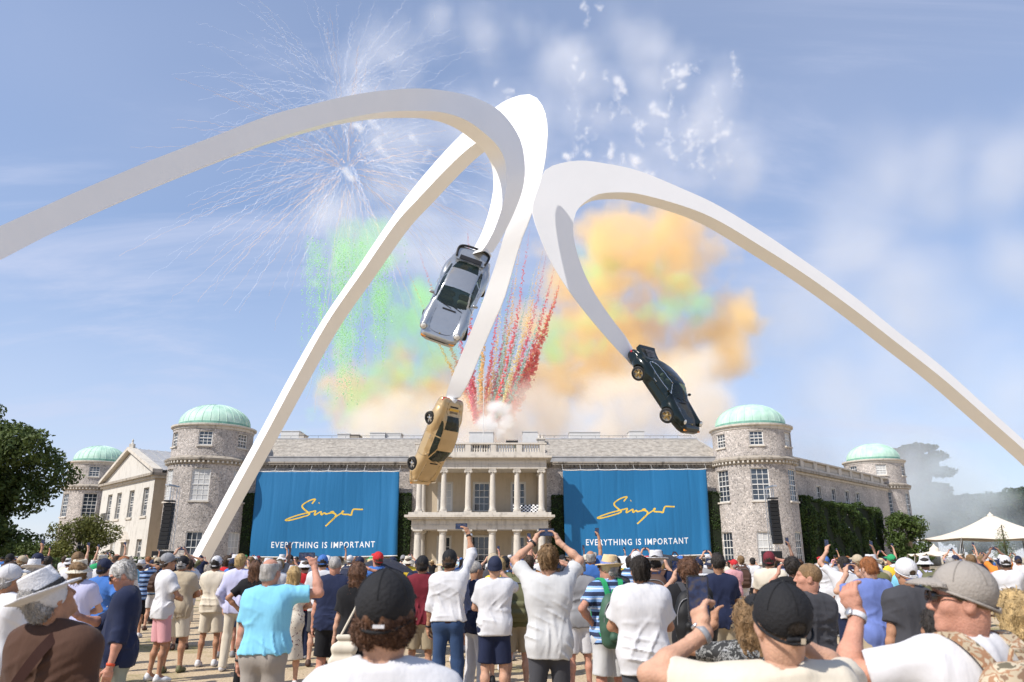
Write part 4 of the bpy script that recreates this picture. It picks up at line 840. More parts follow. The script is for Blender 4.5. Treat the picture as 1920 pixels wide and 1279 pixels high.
# steel brackets that tie each arm to the back of its car
for (c, pos, Y, Z), e in ((CAR1, A_END), (CAR2, B_END), (CAR3, C_END)):
    a = pos-Y*1.7-Z*.15; mb = MB(); mb.tube([Vector(e)-Vector(SROOT), (Vector(e)*.4+a*.6)-Vector(SROOT), a-Vector(SROOT)], [.26, .2, .15], 10); mb.build('mounting_stub', M_WHITE, sculpt, smooth=True)
# ------------------------------------------------------------------ trees, hedges, creepers
def m_leaf(name, c1, c2, sc=.9):
    m = bpy.data.materials.new(name); m.use_nodes = True; t = m.node_tree; bs = t.nodes['Principled BSDF']; bs.inputs['Roughness'].default_value = .55; bs.inputs['Specular IOR Level'].default_value = .25
    tc = N(t, 'ShaderNodeTexCoord'); n = N(t, 'ShaderNodeTexNoise'); n.inputs['Scale'].default_value = sc; n.inputs['Detail'].default_value = 8; n.inputs['Roughness'].default_value = .75; L(t, tc.outputs['Object'], n.inputs['Vector'])
    cr = N(t, 'ShaderNodeValToRGB'); cr.color_ramp.elements[0].position = .35; cr.color_ramp.elements[1].position = .66; cr.color_ramp.elements[0].color = (*c1, 1); cr.color_ramp.elements[1].color = (*c2, 1); L(t, n.outputs[0], cr.inputs[0]); L(t, cr.outputs[0], bs.inputs['Base Color'])
    tl = N(t, 'ShaderNodeBsdfTranslucent'); L(t, cr.outputs[0], tl.inputs[0]); mx = N(t, 'ShaderNodeMixShader'); mx.inputs[0].default_value = .22; L(t, bs.outputs[0], mx.inputs[1]); L(t, tl.outputs[0], mx.inputs[2]); L(t, mx.outputs[0], t.nodes['Material Output'].inputs[0]); return m
def leaves(P, size, seed, aspect=.55, up=.3, outward=None):
    rg = np.random.default_rng(seed); n = len(P); d = rg.normal(size=(n, 3))
    nr = rg.normal(size=(n, 3))+np.array([0, 0, up]); 
    if outward is not None: nr += outward*1.1
    nr /= np.linalg.norm(nr, axis=1)[:, None]; d = d-nr*(d*nr).sum(1)[:, None]; d /= np.linalg.norm(d, axis=1)[:, None]+1e-9; e = np.cross(nr, d); s = size*rg.uniform(.6, 1.35, (n, 1))
    V = np.stack([P-d*s*.5, P+e*s*aspect*.5+nr*s*.08, P+d*s*.5, P-e*s*aspect*.5+nr*s*.08], 1).reshape(-1, 3); Fq = np.arange(4*n).reshape(-1, 4); return V, Fq
def clump_points(cl, per, seed, flat=1.0):
    rg = np.random.default_rng(seed); out = []; no = []
    for c, r in cl:
        k = int(per*(r/1.6)**2); d = rg.normal(size=(k, 3)); d /= np.linalg.norm(d, axis=1)[:, None]; rad = r*rg.uniform(.25, 1.0, (k, 1))**.45*(1+.22*np.sin(d[:, :1]*5+c[0]*3)*np.cos(d[:, 2:]*4+c[1])); p = d*rad; p[:, 2] *= flat; out.append(p+np.array(c)); no.append(d)
    return np.vstack(out), np.vstack(no)
M_BARK = pm('bark', (.09, .07, .05), .9, var=.3, scale=6, bump=.6, bscale=20)
def tree(name, label, base, clumps, trunk_h, trunk_r, mat, per=260, size=.3, seed=1, flat=.8, cat='tree', group=None, limbs=9, aspect=.55):
    root = empty(name, base); tag(root, label, cat, group); b = np.array(base, float); rel = [(np.array(c)-b, r) for c, r in clumps]
    P, no = clump_points(rel, per, seed, flat); V, Fq = leaves(P, size, seed+1, aspect, outward=no); link('crown', mesh_np('crown', V, Fq), mat, root)
    t = MB(); rg = random.Random(seed); t.tube([(0, 0, -.2), (rg.uniform(-.1, .1), 0, trunk_h*.5), (rg.uniform(-.2, .2), rg.uniform(-.2, .2), trunk_h)], [trunk_r*1.25, trunk_r, trunk_r*.7], 9)
    for c, r in rg.sample(rel, min(limbs, len(rel))): m = Vector((c[0]*.4, c[1]*.4, (trunk_h*.75+c[2])*.5)); t.tube([(0, 0, trunk_h*.7), m, Vector(c)], [trunk_r*.55, trunk_r*.35, trunk_r*.12], 6)
    t.build('trunk', M_BARK, root, smooth=True); return root
def ellipsoid_clumps(c, rad, n, rc, seed, shell=.55):
    rg = np.random.default_rng(seed); out = []
    for i in range(n):
        d = rg.normal(size=3); d /= np.linalg.norm(d); k = rg.uniform(shell, 1.0); out.append((tuple(np.array(c)+d*np.array(rad)*k), rg.uniform(*rc)))
    return out
M_OAK = m_leaf('evergreen_oak_leaf', (.028, .050, .013), (.125, .165, .042)); M_SHRUB = m_leaf('golden_shrub_leaf', (.05, .065, .016), (.20, .20, .05), .7)
M_HEDGE = m_leaf('clipped_hedge_leaf', (.028, .052, .014), (.095, .145, .036), 1.3); M_IVY = m_leaf('ivy_leaf', (.018, .038, .010), (.055, .095, .022), 1.8)
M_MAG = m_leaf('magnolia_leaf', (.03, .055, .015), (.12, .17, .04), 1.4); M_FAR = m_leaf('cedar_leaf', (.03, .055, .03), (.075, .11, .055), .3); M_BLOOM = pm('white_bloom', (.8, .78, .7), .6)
cl = ellipsoid_clumps((-47.4, 63, 8.6), (8.4, 6.5, 6.6), 66, (1.5, 2.6), 3, .5)
cl += ellipsoid_clumps((-44.5, 62, 3.2), (7.5, 4, 2.2), 22, (1.4, 2.2), 33, .3)
tree('oak_tree', 'huge dark evergreen tree beside the pedimented stone wing', (-45, 63, 0), cl, 6, .65, M_OAK, per=760, size=.38, seed=4)
cl = ellipsoid_clumps((-33.4, 60.5, 2.6), (2.6, 2.2, 2.4), 20, (.7, 1.15), 8, .4)
tree('shrub', 'golden green bushy shrub under the dark evergreen tree', (-33.4, 60.5, 0), cl, 1.6, .12, M_SHRUB, per=1500, size=.20, seed=9, cat='shrub')
cl = ellipsoid_clumps((-37.6, 61.5, 1.9), (2.0, 1.5, 1.7), 12, (.7, 1.1), 28, .4)
tree('shrub', 'low olive green shrub between the golden shrub and the frame edge', (-37.6, 61.5, 0), cl, 1.2, .1, M_OAK, per=1300, size=.2, seed=29, cat='shrub')
def hedge(name, label, quad, h, dens, size, mat, seed, z0=0.0, cat='hedge', parent=None, blooms=0, wob=.35, group=None):
    """clipped mass: leaves over the front, top and ends of a straight block; quad = (p0, p1, thickness vector)"""
    p0, p1, th = [np.array(p, float) for p in quad]; Lw = np.linalg.norm(p1-p0); rg = np.random.default_rng(seed); out = -th/np.linalg.norm(th); T_ = np.linalg.norm(th)
    def bulge(a, b): return wob*(np.sin(a*2.1+seed)*.4+np.sin(a*.9+b*1.3)*.4+np.sin(b*2.3+a*.5+seed)*.3)
    nf = int(dens*Lw*(h-z0)); a = rg.uniform(0, Lw, nf); b = rg.uniform(z0, h, nf); A = (p1-p0)/Lw
    P = p0+A*a[:, None]+out*(bulge(a, b)-rg.uniform(0, .35, nf))[:, None]+np.array([0, 0, 1])*b[:, None]; no = np.repeat(out[None], nf, 0)
    ntp = int(dens*Lw*T_); a = rg.uniform(0, Lw, ntp); c = rg.uniform(0, 1, ntp); P2 = p0+A*a[:, None]+th*c[:, None]+np.array([0, 0, 1])*(h+bulge(a, c)*.8-rg.uniform(0, .25, ntp))[:, None]; n2 = np.repeat(np.array([[0, 0, 1.]]), ntp, 0)
    ne = int(dens*T_*(h-z0)); ends = []
    for q, s in ((p0, -1), (p1, 1)):
        b = rg.uniform(z0, h, ne); c = rg.uniform(0, 1, ne); ends.append((q+th*c[:, None]+A*(s*(bulge(c*3, b)-rg.uniform(0, .25, ne)))[:, None]+np.array([0, 0, 1])*b[:, None], np.repeat((A*s)[None], ne, 0)))
    P = np.vstack([P, P2]+[e[0] for e in ends]); no = np.vstack([no, n2]+[e[1] for e in ends]); org = np.array([(p0[0]+p1[0])/2, (p0[1]+p1[1])/2, 0]); V, Fq = leaves(P-org, size, seed, .6, outward=no*1.0)
    root = empty(name, tuple(org)); tag(root, label, cat, group); link('foliage', mesh_np('foliage', V, Fq), mat, root)
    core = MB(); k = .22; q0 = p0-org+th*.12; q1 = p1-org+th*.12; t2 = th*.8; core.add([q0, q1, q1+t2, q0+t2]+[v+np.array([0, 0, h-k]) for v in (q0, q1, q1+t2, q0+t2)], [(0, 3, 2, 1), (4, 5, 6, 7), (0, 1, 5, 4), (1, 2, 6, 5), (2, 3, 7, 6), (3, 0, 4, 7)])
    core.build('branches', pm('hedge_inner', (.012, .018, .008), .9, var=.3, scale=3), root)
    if blooms:
        i = rg.choice(nf, blooms); V, Fq = leaves(P[i]+no[i]*.12-org, .22, seed+2, .8); link('bloom', mesh_np('bloom', V, Fq), M_BLOOM, root)
    return root
hedge('hedge', 'low clipped hedge behind the crowd at the foot of the evergreen tree', ((-42, 50, 0), (-21.6, 52, 0), (0, 1.0, 0)), 1.78, 130, .12, M_HEDGE, 5, wob=.12)
fR, invR, _ = wing_frame(1, 2.2); o_ = Vector((HX, HY, 0))
u0, u1 = 3.2, 25.5; p0 = Vector(fR(u0, 0, -1.7))+o_; p1 = Vector(fR(u1, 0, -1.7))+o_; th = Vector(fR(u0, 0, 0))-Vector(fR(u0, 0, -1.7))
hedge('hedge', 'tall dark clipped hedge along the right wing of the house', (p0, p1, th), 7.4, 150, .22, M_HEDGE, 6, blooms=26, wob=.6)
for i, (a, b, top, lab) in enumerate(((447, 481, 7.9, 'dark ivy on the wall between the left tower and its banner'), (742, 771, 7.9, 'dark ivy on the wall left of the portico'), (1034, 1060, 7.7, 'dark ivy on the wall right of the portico'), (1323, 1352, 8.1, 'dark ivy on the wall between the right tower and its banner'))):
    x0 = at(a, 980, HY).x; x1 = at(b, 980, HY).x; hedge('ivy', lab, ((x0, HY-.75, 0), (x1, HY-.75, 0), (0, .72, 0)), top, 220, .17, M_IVY, 30+i, wob=.14, cat='ivy', group='ivy on the house front')
c = at(1703, 1000, 92); cl = ellipsoid_clumps((c.x, 92, 3.4), (2.5, 1.8, 3.0), 22, (.8, 1.3), 12, .35)+[((c.x-1.5, 92, 5.6), 1.1), ((c.x-1.0, 92, 6.3), .9)]
tree('shrub', 'glossy magnolia shrub against the far right tower', (c.x, 92, 0), cl, 2, .15, M_MAG, per=800, size=.30, seed=13, cat='shrub', limbs=6)
# cedar and the wood beyond, seen through drifting smoke
def cedar(px, Y, top, wid, seed, label):
    b = at(px, 1040, Y); zt = at(px, top, Y).z; rg = np.random.default_rng(seed); cl = []
    for k in range(11):
        f = (k+.5)/11; z = zt*(.25+.75*f); r = wid*(1-.55*f**1.6)*rg.uniform(.75, 1.1)
        for j in range(6): a = rg.uniform(0, 6.28); q = r*rg.uniform(.25, 1); cl.append(((b.x+q*math.cos(a), Y+q*math.sin(a)*.7, z+rg.uniform(-.7, .7)), rg.uniform(1.6, 2.7)))
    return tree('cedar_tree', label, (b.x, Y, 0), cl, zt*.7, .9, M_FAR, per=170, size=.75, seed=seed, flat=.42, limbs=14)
cedar(1752, 165, 836, 8.5, 41, 'tall spreading cedar looming through the smoke behind the far tower'); cedar(1705, 185, 842, 6.5, 47, 'cedar tree closest behind the far right dome, half hidden by smoke')
for i, (px, Y, top, wid, lab) in enumerate(((1800, 190, 930, 7, 'rounded tree at the foot of the cedar, behind the marquee'), (1845, 215, 930, 8, 'hazy tree directly above the marquee peak'), (1885, 205, 912, 9, 'tallest broad tree behind the marquee'), (1925, 225, 918, 9, 'broad tree behind the marquee, cut by the frame edge'), (1975, 240, 905, 10, 'tree beyond the frame edge behind the marquee'))):
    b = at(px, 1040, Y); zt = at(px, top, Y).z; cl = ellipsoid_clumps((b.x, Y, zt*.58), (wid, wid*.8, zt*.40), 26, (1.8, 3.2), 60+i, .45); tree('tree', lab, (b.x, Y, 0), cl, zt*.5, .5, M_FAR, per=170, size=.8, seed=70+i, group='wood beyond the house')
c = at(1880, 1000, 72); cl = [((c.x+random.uniform(-.25, .25), 72+random.uniform(-.2, .2), .9+k*.33), max(.25, 1.25*(1-k/13.5))) for k in range(12)]
tree('conifer', 'small pale green young conifer in front of the marquee', (c.x, 72, 0), cl, 4.6, .07, m_leaf('young_conifer_leaf', (.06, .09, .035), (.16, .20, .07), 2), per=900, size=.16, seed=77, flat=.9, limbs=4, aspect=.3)

# ------------------------------------------------------------------ marquee, small tent tip, flags, speakers
def marquee(px_peak, py_peak, Y, hw, hd, eave, name, label, mat):
    pk = at(px_peak, py_peak, Y); root = empty(name, (pk.x, Y, 0)); tag(root, label, 'tent'); n = 14; mb = MB(); vs = []; m = 40
    for j in range(n+1):
        f = j/n; z = eave+(pk.z-eave)*((1-f)**2.1)
        for i in range(m):
            a = 2*math.pi*i/m; ca, sa = math.cos(a), math.sin(a); sc = 1/max(abs(ca), abs(sa))**.75; r = .05+f; sag = .28*math.sin(4*a)**2*f
            vs.append((r*hw*ca*sc, r*hd*sa*sc, z-sag*.6*(1 if f > .5 else f)))
    fs = [(j*m+i, (j+1)*m+i, (j+1)*m+(i+1) % m, j*m+(i+1) % m) for j in range(n) for i in range(m)]; mb.add(vs, fs); c = mb.build('canopy', mat, root, smooth=True); s = c.modifiers.new('thick', 'SOLIDIFY'); s.thickness = .03
    cp = MB(); cp.lathe([(.40, pk.z-.25), (.34, pk.z+.15), (.1, pk.z+.35), (.03, pk.z+.5)], n=10); cp.build('peak_cap', mat, root)
    for i in range(0, m, 5): a = vs[n*m+i]; p = MB(); p.tube([(a[0]*.99, a[1]*.99, 0), (a[0]*.99, a[1]*.99, a[2]+.02)], .06, 6); p.build('pole', M_BARK, root)
    for i in range(0, m, 5): a = vs[n*m+i]; p = MB(); p.tube([a, (a[0]*1.25, a[1]*1.25, 0)], .015, 4); p.build('guy_rope', M_WHITEPAINT, root)
    return root
M_CANVAS = pm('cream_canvas', (.68, .61, .51), .8, var=.06, scale=1.2)
marquee(1857, 968, 96, 8.2, 7.0, 3.9, 'marquee', 'large cream canvas marquee with sweeping peak', M_CANVAS)
marquee(1752, 1032, 62, 1.5, 1.5, 2.0, 'pointed_tent', 'tiny pale tent tip poking over the crowd below the far tower', M_CANVAS)
def speakers(px, ytop, ybot, mast_top, Y, n, label, mlabel, lean):
    a = at(px, ytop, Y); b = at(px, ybot, Y); w_ = .72; hh = (a.z-b.z)/n; root = empty('line_array', (a.x, Y, b.z)); tag(root, label, 'loudspeaker', 'hanging loudspeaker arrays')
    for k in range(n):
        f = k/(n-1); z = hh*(n-k-.5); ang = -.02-.16*f**2; yy = .22*f**2*lean; cb = MB(); Mx = Matrix.Rotation(ang, 3, 'X'); vs = []
        cb.box((0, -yy, z), (w_, .42, hh*.94), M=Mx); c = cb.build('cabinet', M_BLACK, root); g = MB(); g.box((0, -yy-.225, z), (w_*.86, .03, hh*.74), M=Mx); g.build('grille', pm('speaker_grille', (.012, .012, .013), .8, var=.3, scale=60), c)
    fr = MB(); fr.box((0, 0, (a.z-b.z)+.14), (w_*.9, .7, .12)); fr.build('flying_frame', M_IRON, root)
    mt = at(px, mast_top, Y).z; mast = empty('truss_mast', (a.x, Y+.75, 0)); tag(mast, mlabel, 'truss', 'truss masts of the loudspeakers')
    for sx in (-.26, .26):
        for sy in (-.26, .26): t = MB(); t.tube([(sx, sy, 0), (sx, sy, mt)], .03, 6); t.build('upright', M_METAL, mast)
    br = MB(); k = 0; z = 0
    while z < mt-.5:
        br.tube([(-.26, -.26, z), (.26, -.26, z+.5)] if k % 2 else [(.26, -.26, z), (-.26, -.26, z+.5)], .016, 4); br.tube([(-.26, .26, z), (-.26, -.26, z+.5)], .016, 4); br.tube([(.26, -.26, z+.5), (.26, .26, z)], .016, 4); br.tube([(-.26, -.26, z), (.26, -.26, z)], .016, 4); z += .5; k += 1
    br.build('bracing', M_METAL, mast); top = MB(); top.box((0, -.6, mt+.06), (.3, 1.9, .12)); top.build('hoist_arm', M_METAL, mast); ch = MB(); ch.tube([(0, -.75, mt), (0, -.75, a.z+.15)], .02, 4); ch.build('chain', M_METAL, mast)
    bs = MB(); bs.box((0, 0, .09), (1.7, 1.7, .18)); bs.build('ballast_base', M_IRON, mast)
    return root
speakers(318, 943, 1030, 912, 61, 11, 'black hanging speaker array before the left tower', 'thin truss mast behind the left speaker array', 1)
speakers(1449, 938, 1020, 914, 61, 11, 'black hanging speaker array before the right tower', 'thin truss mast behind the right speaker array', 1)
for px, Y, lab in ((305, 60, 'black subwoofer box below the left speaker array'), (1447, 60, 'black subwoofer box below the right speaker array')):
    p = at(px, 1040, Y); mb = MB(); mb.box((0, 0, .55), (1.3, .9, 1.1)); mb.box((0, 0, 1.66), (1.3, .9, 1.1)); root = empty('subwoofer', (p.x, Y, 0)); tag(root, lab, 'loudspeaker')
    for z in (.55, 1.66):
        m1 = MB(); m1.box((0, 0, z), (1.3, .9, 1.09)); c = m1.build('cabinet', M_BLACK, root); m2 = MB(); m2.box((0, -.465, z), (1.14, .03, .94)); m2.build('grille', pm('speaker_grille', (.03, .03, .032), .7), c)
# chequered flag draped over the balcony
def chequered():
    org = Vector((HX+4.5, HY-3.1, 5.88)); root = empty('chequered_flag', org); tag(root, 'black and white chequered flag draped on the balcony', 'flag'); nx_, nz_ = 14, 5; 
    for i in range(nx_):
        for j in range(nz_):
            u0, u1 = -1.35+i*.19, -1.35+(i+1)*.19; z0, z1 = .02+j*.15, .02+(j+1)*.15; d = lambda u, z: .06*math.sin(u*5)+.25*(z/.8); p = MB()
            p.add([(u0, d(u0, z0), z0), (u1, d(u1, z0), z0), (u1, d(u1, z1), z1+.03*math.sin(u1*3)), (u0, d(u0, z1), z1+.03*math.sin(u0*3))], [(0, 1, 2, 3)]); p.build('square', pm('flag_black', (.02, .02, .02), .7) if (i+j) % 2 else pm('flag_white', (.8, .8, .8), .7), root)
chequered()
# guide post by the grass, near right
p = at(1636, 1240, 6.6); mb = MB(); mb.box((0, 0, .42), (.075, .075, .84)); mb.add([(-.045, -.045, .843), (.045, -.045, .843), (.045, .045, .843), (-.045, .045, .843), (0, 0, .90)], [(0, 1, 4), (1, 2, 4), (2, 3, 4), (3, 0, 4), (3, 2, 1, 0)]); mb.tube([(0, -.05, .62), (.05, -.09, .62), (0, -.13, .60)], .01, 6); o = mb.build('guide_post', pm('white_post_paint', (.78, .77, .74), .5, var=.08)); o.location = (p.x, 6.6, 0); tag(o, 'low white wooden post standing in the dry grass', 'post')
# ------------------------------------------------------------------ people
V3 = lambda *a: np.array(a, float)
def ik(S, Hn, hint, l1=.295, l2=.26):
    S, Hn, hint = V3(*S), V3(*Hn), V3(*hint); d = Hn-S; L_ = np.linalg.norm(d)
    if L_ > (l1+l2)*.995: Hn = S+d/L_*(l1+l2)*.995; d = Hn-S; L_ = np.linalg.norm(d)
    u = d/L_; a = (l1*l1-l2*l2+L_*L_)/(2*L_); h = math.sqrt(max(0, l1*l1-a*a)); p = hint-u*hint.dot(u); p /= np.linalg.norm(p)+1e-9
    return S+u*a+p*h, Hn
ARM = {  # hand target, elbow hint, finger direction, palm normal  (right side; mirrored for the left)
 'down': ((.255, .04, .865), (.35, -1, 0), (.0, .12, -1), (-1, .1, 0)), 'face': ((.085, .33, 1.585), (1, -.15, -1.0), (-.25, .35, 1), (-.9, .2, .3)), 'high': ((.105, .25, 1.86), (1, .05, -.35), (-.35, .25, 1), (-.9, .3, .2)),
 'vhigh': ((.20, .20, 2.0), (1, .3, -.1), (-.2, .2, 1), (-.9, .4, 0)), 'hip': ((.195, -.02, 1.06), (1, -.55, 0), (-.7, .5, -.4), (-.4, .2, .3)), 'front': ((.035, .235, 1.13), (1, -.35, -.12), (-1, .15, .1), (0, -1, 0)),
 'chest': ((.10, .34, 1.22), (.8, -.5, -.7), (-.35, .8, .5), (-.4, -.2, 1)), 'brow': ((.105, .13, 1.71), (1, .1, -.4), (-.8, .3, .4), (0, .2, -1)), 'pocket': ((.21, .02, .94), (.6, -.9, 0), (.0, .2, -1), (-1, 0, 0)), 'wide': ((.34, .24, 1.74), (1, -.1, -.5), (-.25, .1, 1), (-.8, .6, 0))}
class Sk: pass
def skeleton(armL, armR, sw=1.0, legs=0.0, dz=0.0):
    k = Sk(); k.arm = {}
    for s, spec in ((-1, armL), (1, armR)):
        a = ARM[spec] if isinstance(spec, str) else spec; up = max(0, min(1, (a[0][2]-1.35)/.5)); S = (s*(.172*sw-.012*up), .0+.02*up, 1.435+.045*up)
        Hn = (s*a[0][0], a[0][1], a[0][2]); E, Hn = ik(S, Hn, (s*a[1][0], a[1][1], a[1][2])); fd = V3(s*a[2][0], a[2][1], a[2][2]); fd /= np.linalg.norm(fd); pn = V3(s*a[3][0], a[3][1], a[3][2]); pn = pn-fd*pn.dot(fd); pn /= np.linalg.norm(pn); k.arm[s] = (V3(*S), E, Hn, fd, pn)
    k.hip = {s: V3(s*.088, 0, .92) for s in (-1, 1)}; k.knee = {s: V3(s*(.105+.02*abs(legs)), .03+s*legs*.06, .50) for s in (-1, 1)}; k.ank = {s: V3(s*(.115+.03*abs(legs)), -.02+s*legs*.10, .085) for s in (-1, 1)}; k.sw = sw; return k
def fcone(F, a, b, ra, rb, k=.03, cut=None):     # round cone with a flat end at b
    a, b = V3(*a), V3(*b); r = max(ra, rb)+k+3*F.h; sl, g = F.sub(np.minimum(a, b)-r, np.maximum(a, b)+r)
    if sl is None: return
    ba = b-a; l2 = ba@ba; dt = (g[0]-a[0])*ba[0]+(g[1]-a[1])*ba[1]+(g[2]-a[2])*ba[2]; t = np.clip(dt/l2, 0, 1); d = np.sqrt((g[0]-a[0]-ba[0]*t)**2+(g[1]-a[1]-ba[1]*t)**2+(g[2]-a[2]-ba[2]*t)**2)-(ra+(rb-ra)*t); d = np.maximum(d, (dt-l2)/math.sqrt(l2)); F.put(sl, d, k)
def torso(F, k, f=1.0, off=0.0, belly=0.0):
    sw = k.sw; L_ = lambda z, hw, r, y=0.0, kk=.10: F.cone((-hw, y, z), (hw, y, z), r*f+off, r*f+off, kk)
    L_(.93, .083, .095, -.015); L_(1.03, .070, .080+.018*belly, .0+.015*belly); L_(1.12, .067*sw, .078+.03*belly, .005+.03*belly); L_(1.23, .080*sw, .086+.012*belly, .005); L_(1.34, .100*sw, .088, -.005); L_(1.41, .108*sw, .070, -.012)
    for s in (-1, 1): F.cone((s*.05, -.02, 1.485), tuple(k.arm[s][0]), .048+off, .058+off, .07)
def arms(F, k, off=0.0, f=1.0):
    for s in (-1, 1):
        S, E, W = k.arm[s][:3]; F.cone(S, E, .054*f+off, .040*f+off, .04); F.cone(E, E+(W-E)*.35, .040*f+off, .041*f+off, .02); F.cone(E+(W-E)*.35, W, .041*f+off, .026*f+off, .03)
def legs_(F, k, off=0.0, f=1.0):
    for s in (-1, 1): F.cone(k.hip[s], k.knee[s], .084*f+off, .056*f+off, .06); m = k.knee[s]+(k.ank[s]-k.knee[s])*.32; F.cone(k.knee[s], m+V3(0, -.012, 0), .053*f+off, .056*f+off, .04); F.cone(m+V3(0, -.012, 0), k.ank[s], .056*f+off, .036*f+off, .04); F.cone(k.ank[s], k.ank[s]+V3(0, .11, -.045), .04+off, .03+off, .03)
def hand(F, k, s, curl=.55, fine=True):
    _, E, W, fd, pn = k.arm[s]; ac = np.cross(fd, pn); side = ac if (ac@V3(0, 1, .3)) > 0 else -ac; P = lambda a, b, c: W+fd*a+side*b+pn*c
    F.cone(P(.0, 0, 0), P(.03, 0, 0), .027, .026, .02); F.cone(P(.045, -.022, 0), P(.045, .022, 0), .019, .019, .015); F.cone(P(.075, -.028, 0), P(.078, .026, 0), .015, .016, .02)
    if not fine:
        F.cone(P(.085, -.015, .005), P(.13, -.012, .05*curl+.01), .020, .015, .02); F.cone(P(.085, .018, .005), P(.135, .015, .05*curl+.01), .020, .015, .02); F.cone(P(.03, .03, .01), P(.08, .055, .035), .016, .012, .015); return
    for j, (o, ln) in enumerate(((-.031, .062), (-.011, .076), (.010, .080), (.030, .072))):
        c1, c2 = curl*(.9+.1*j), curl*1.9; b = P(.082, o, .002); m = b+(fd*math.cos(c1)+pn*math.sin(c1))*ln*.52; e = m+(fd*math.cos(c2)+pn*math.sin(c2))*ln*.50; F.cone(b, m, .0095, .0088, .006); F.cone(m, e, .0088, .0075, .005)
    b = P(.025, .028, .008); m = P(.058, .052, .022); e = P(.092, .055, .045); F.cone(b, m, .014, .0115, .010); F.cone(m, e, .0110, .009, .006)
HC = V3(0, .012, 1.662)
def head_matrix(yaw, pitch, roll=0.0): return Matrix.Translation((0, 0, 1.545)) @ Matrix.Rotation(yaw, 4, 'Z') @ Matrix.Rotation(pitch, 4, 'X') @ Matrix.Rotation(roll, 4, 'Y') @ Matrix.Translation((0, .012, .117))
def head(F, HM):
    M3 = [list(r)[:3] for r in HM.to_3x3()]; T_ = lambda x, y, z: tuple(HM @ Vector((x, y, z)))
    E = lambda c, r, k=.02, op='add': F.ell(T_(*c), r, k, op, M3)
    E((0, -.012, .035), (.0745, .094, .084), .02); E((0, .022, -.040), (.058, .068, .084), .03); E((0, .066, -.104), (.026, .024, .020), .03); E((0, -.03, -.06), (.055, .055, .06), .04)
    for s in (-1, 1): E((s*.044, .052, -.028), (.022, .026, .022), .03)
    E((0, .074, .024), (.050, .018, .012), .02); F.cone(T_(0, .088, .010), T_(0, .107, -.034), .008, .0115, .012)
    for s in (-1, 1): F.ell(T_(s*.010, .098, -.040), (.008, .010, .007), .008, 'add', M3); F.ell(T_(s*.031, .098, .004), (.017, .012, .009), .010, 'cut', M3); F.ell(T_(s*.076, -.006, -.014), (.011, .023, .031), .008, 'add', M3); F.ell(T_(s*.086, .004, -.012), (.006, .010, .016), .006, 'cut', M3)
    F.ell(T_(0, .083, -.066), (.024, .010, .0055), .008, 'add', M3); F.ell(T_(0, .081, -.078), (.021, .010, .0065), .008, 'add', M3)
    b = HM @ Vector((0, -.01, -.06)); F.cone((0, -.012, 1.45), tuple(b), .060, .053, .04)
def body_mesh(k, HM, h, build=1.0, fine=False, curl=(.55, .55)):
    ys = [k.arm[s][i] for s in (-1, 1) for i in range(3)]; lo = np.minimum(np.min(ys, 0)-.22, V3(-.3, -.22, -.02)); hi = np.maximum(np.max(ys, 0)+.22, V3(.3, .28, 1.86)); lo[2] = -.02
    F = Field(lo, hi, h); torso(F, k, .92*build, -.004); arms(F, k, 0, .97*build); legs_(F, k, -.002, .96*build)
    if not fine:
        head(F, HM); [hand(F, k, s, curl[0], False) for s in (-1, 1)]; return F.mesh('body')
    parts = [];
    c = HM @ Vector((0, 0, 0)); G = Field(V3(*c)-V3(.17, .18, .24), V3(*c)+V3(.17, .18, .16), max(.0055, h*.55)); head(G, HM); F.cone((0, -.012, 1.45), tuple(HM @ Vector((0, -.01, -.03))), .058, .050, .05); parts = [F.net(), G.net()]
    for i, s in enumerate((-1, 1)):
        W = k.arm[s][2]; fd = k.arm[s][3]; c = W+fd*.07; G = Field(c-.15, c+.15, max(.0045, h*.45)); E = k.arm[s][1]; G.cone(W+(E-W)*.22, W, .030, .026, .01); hand(G, k, s, curl[i]); parts.append(G.net())
    v, f = join_np(parts); return mesh_np('body', v, f, True)
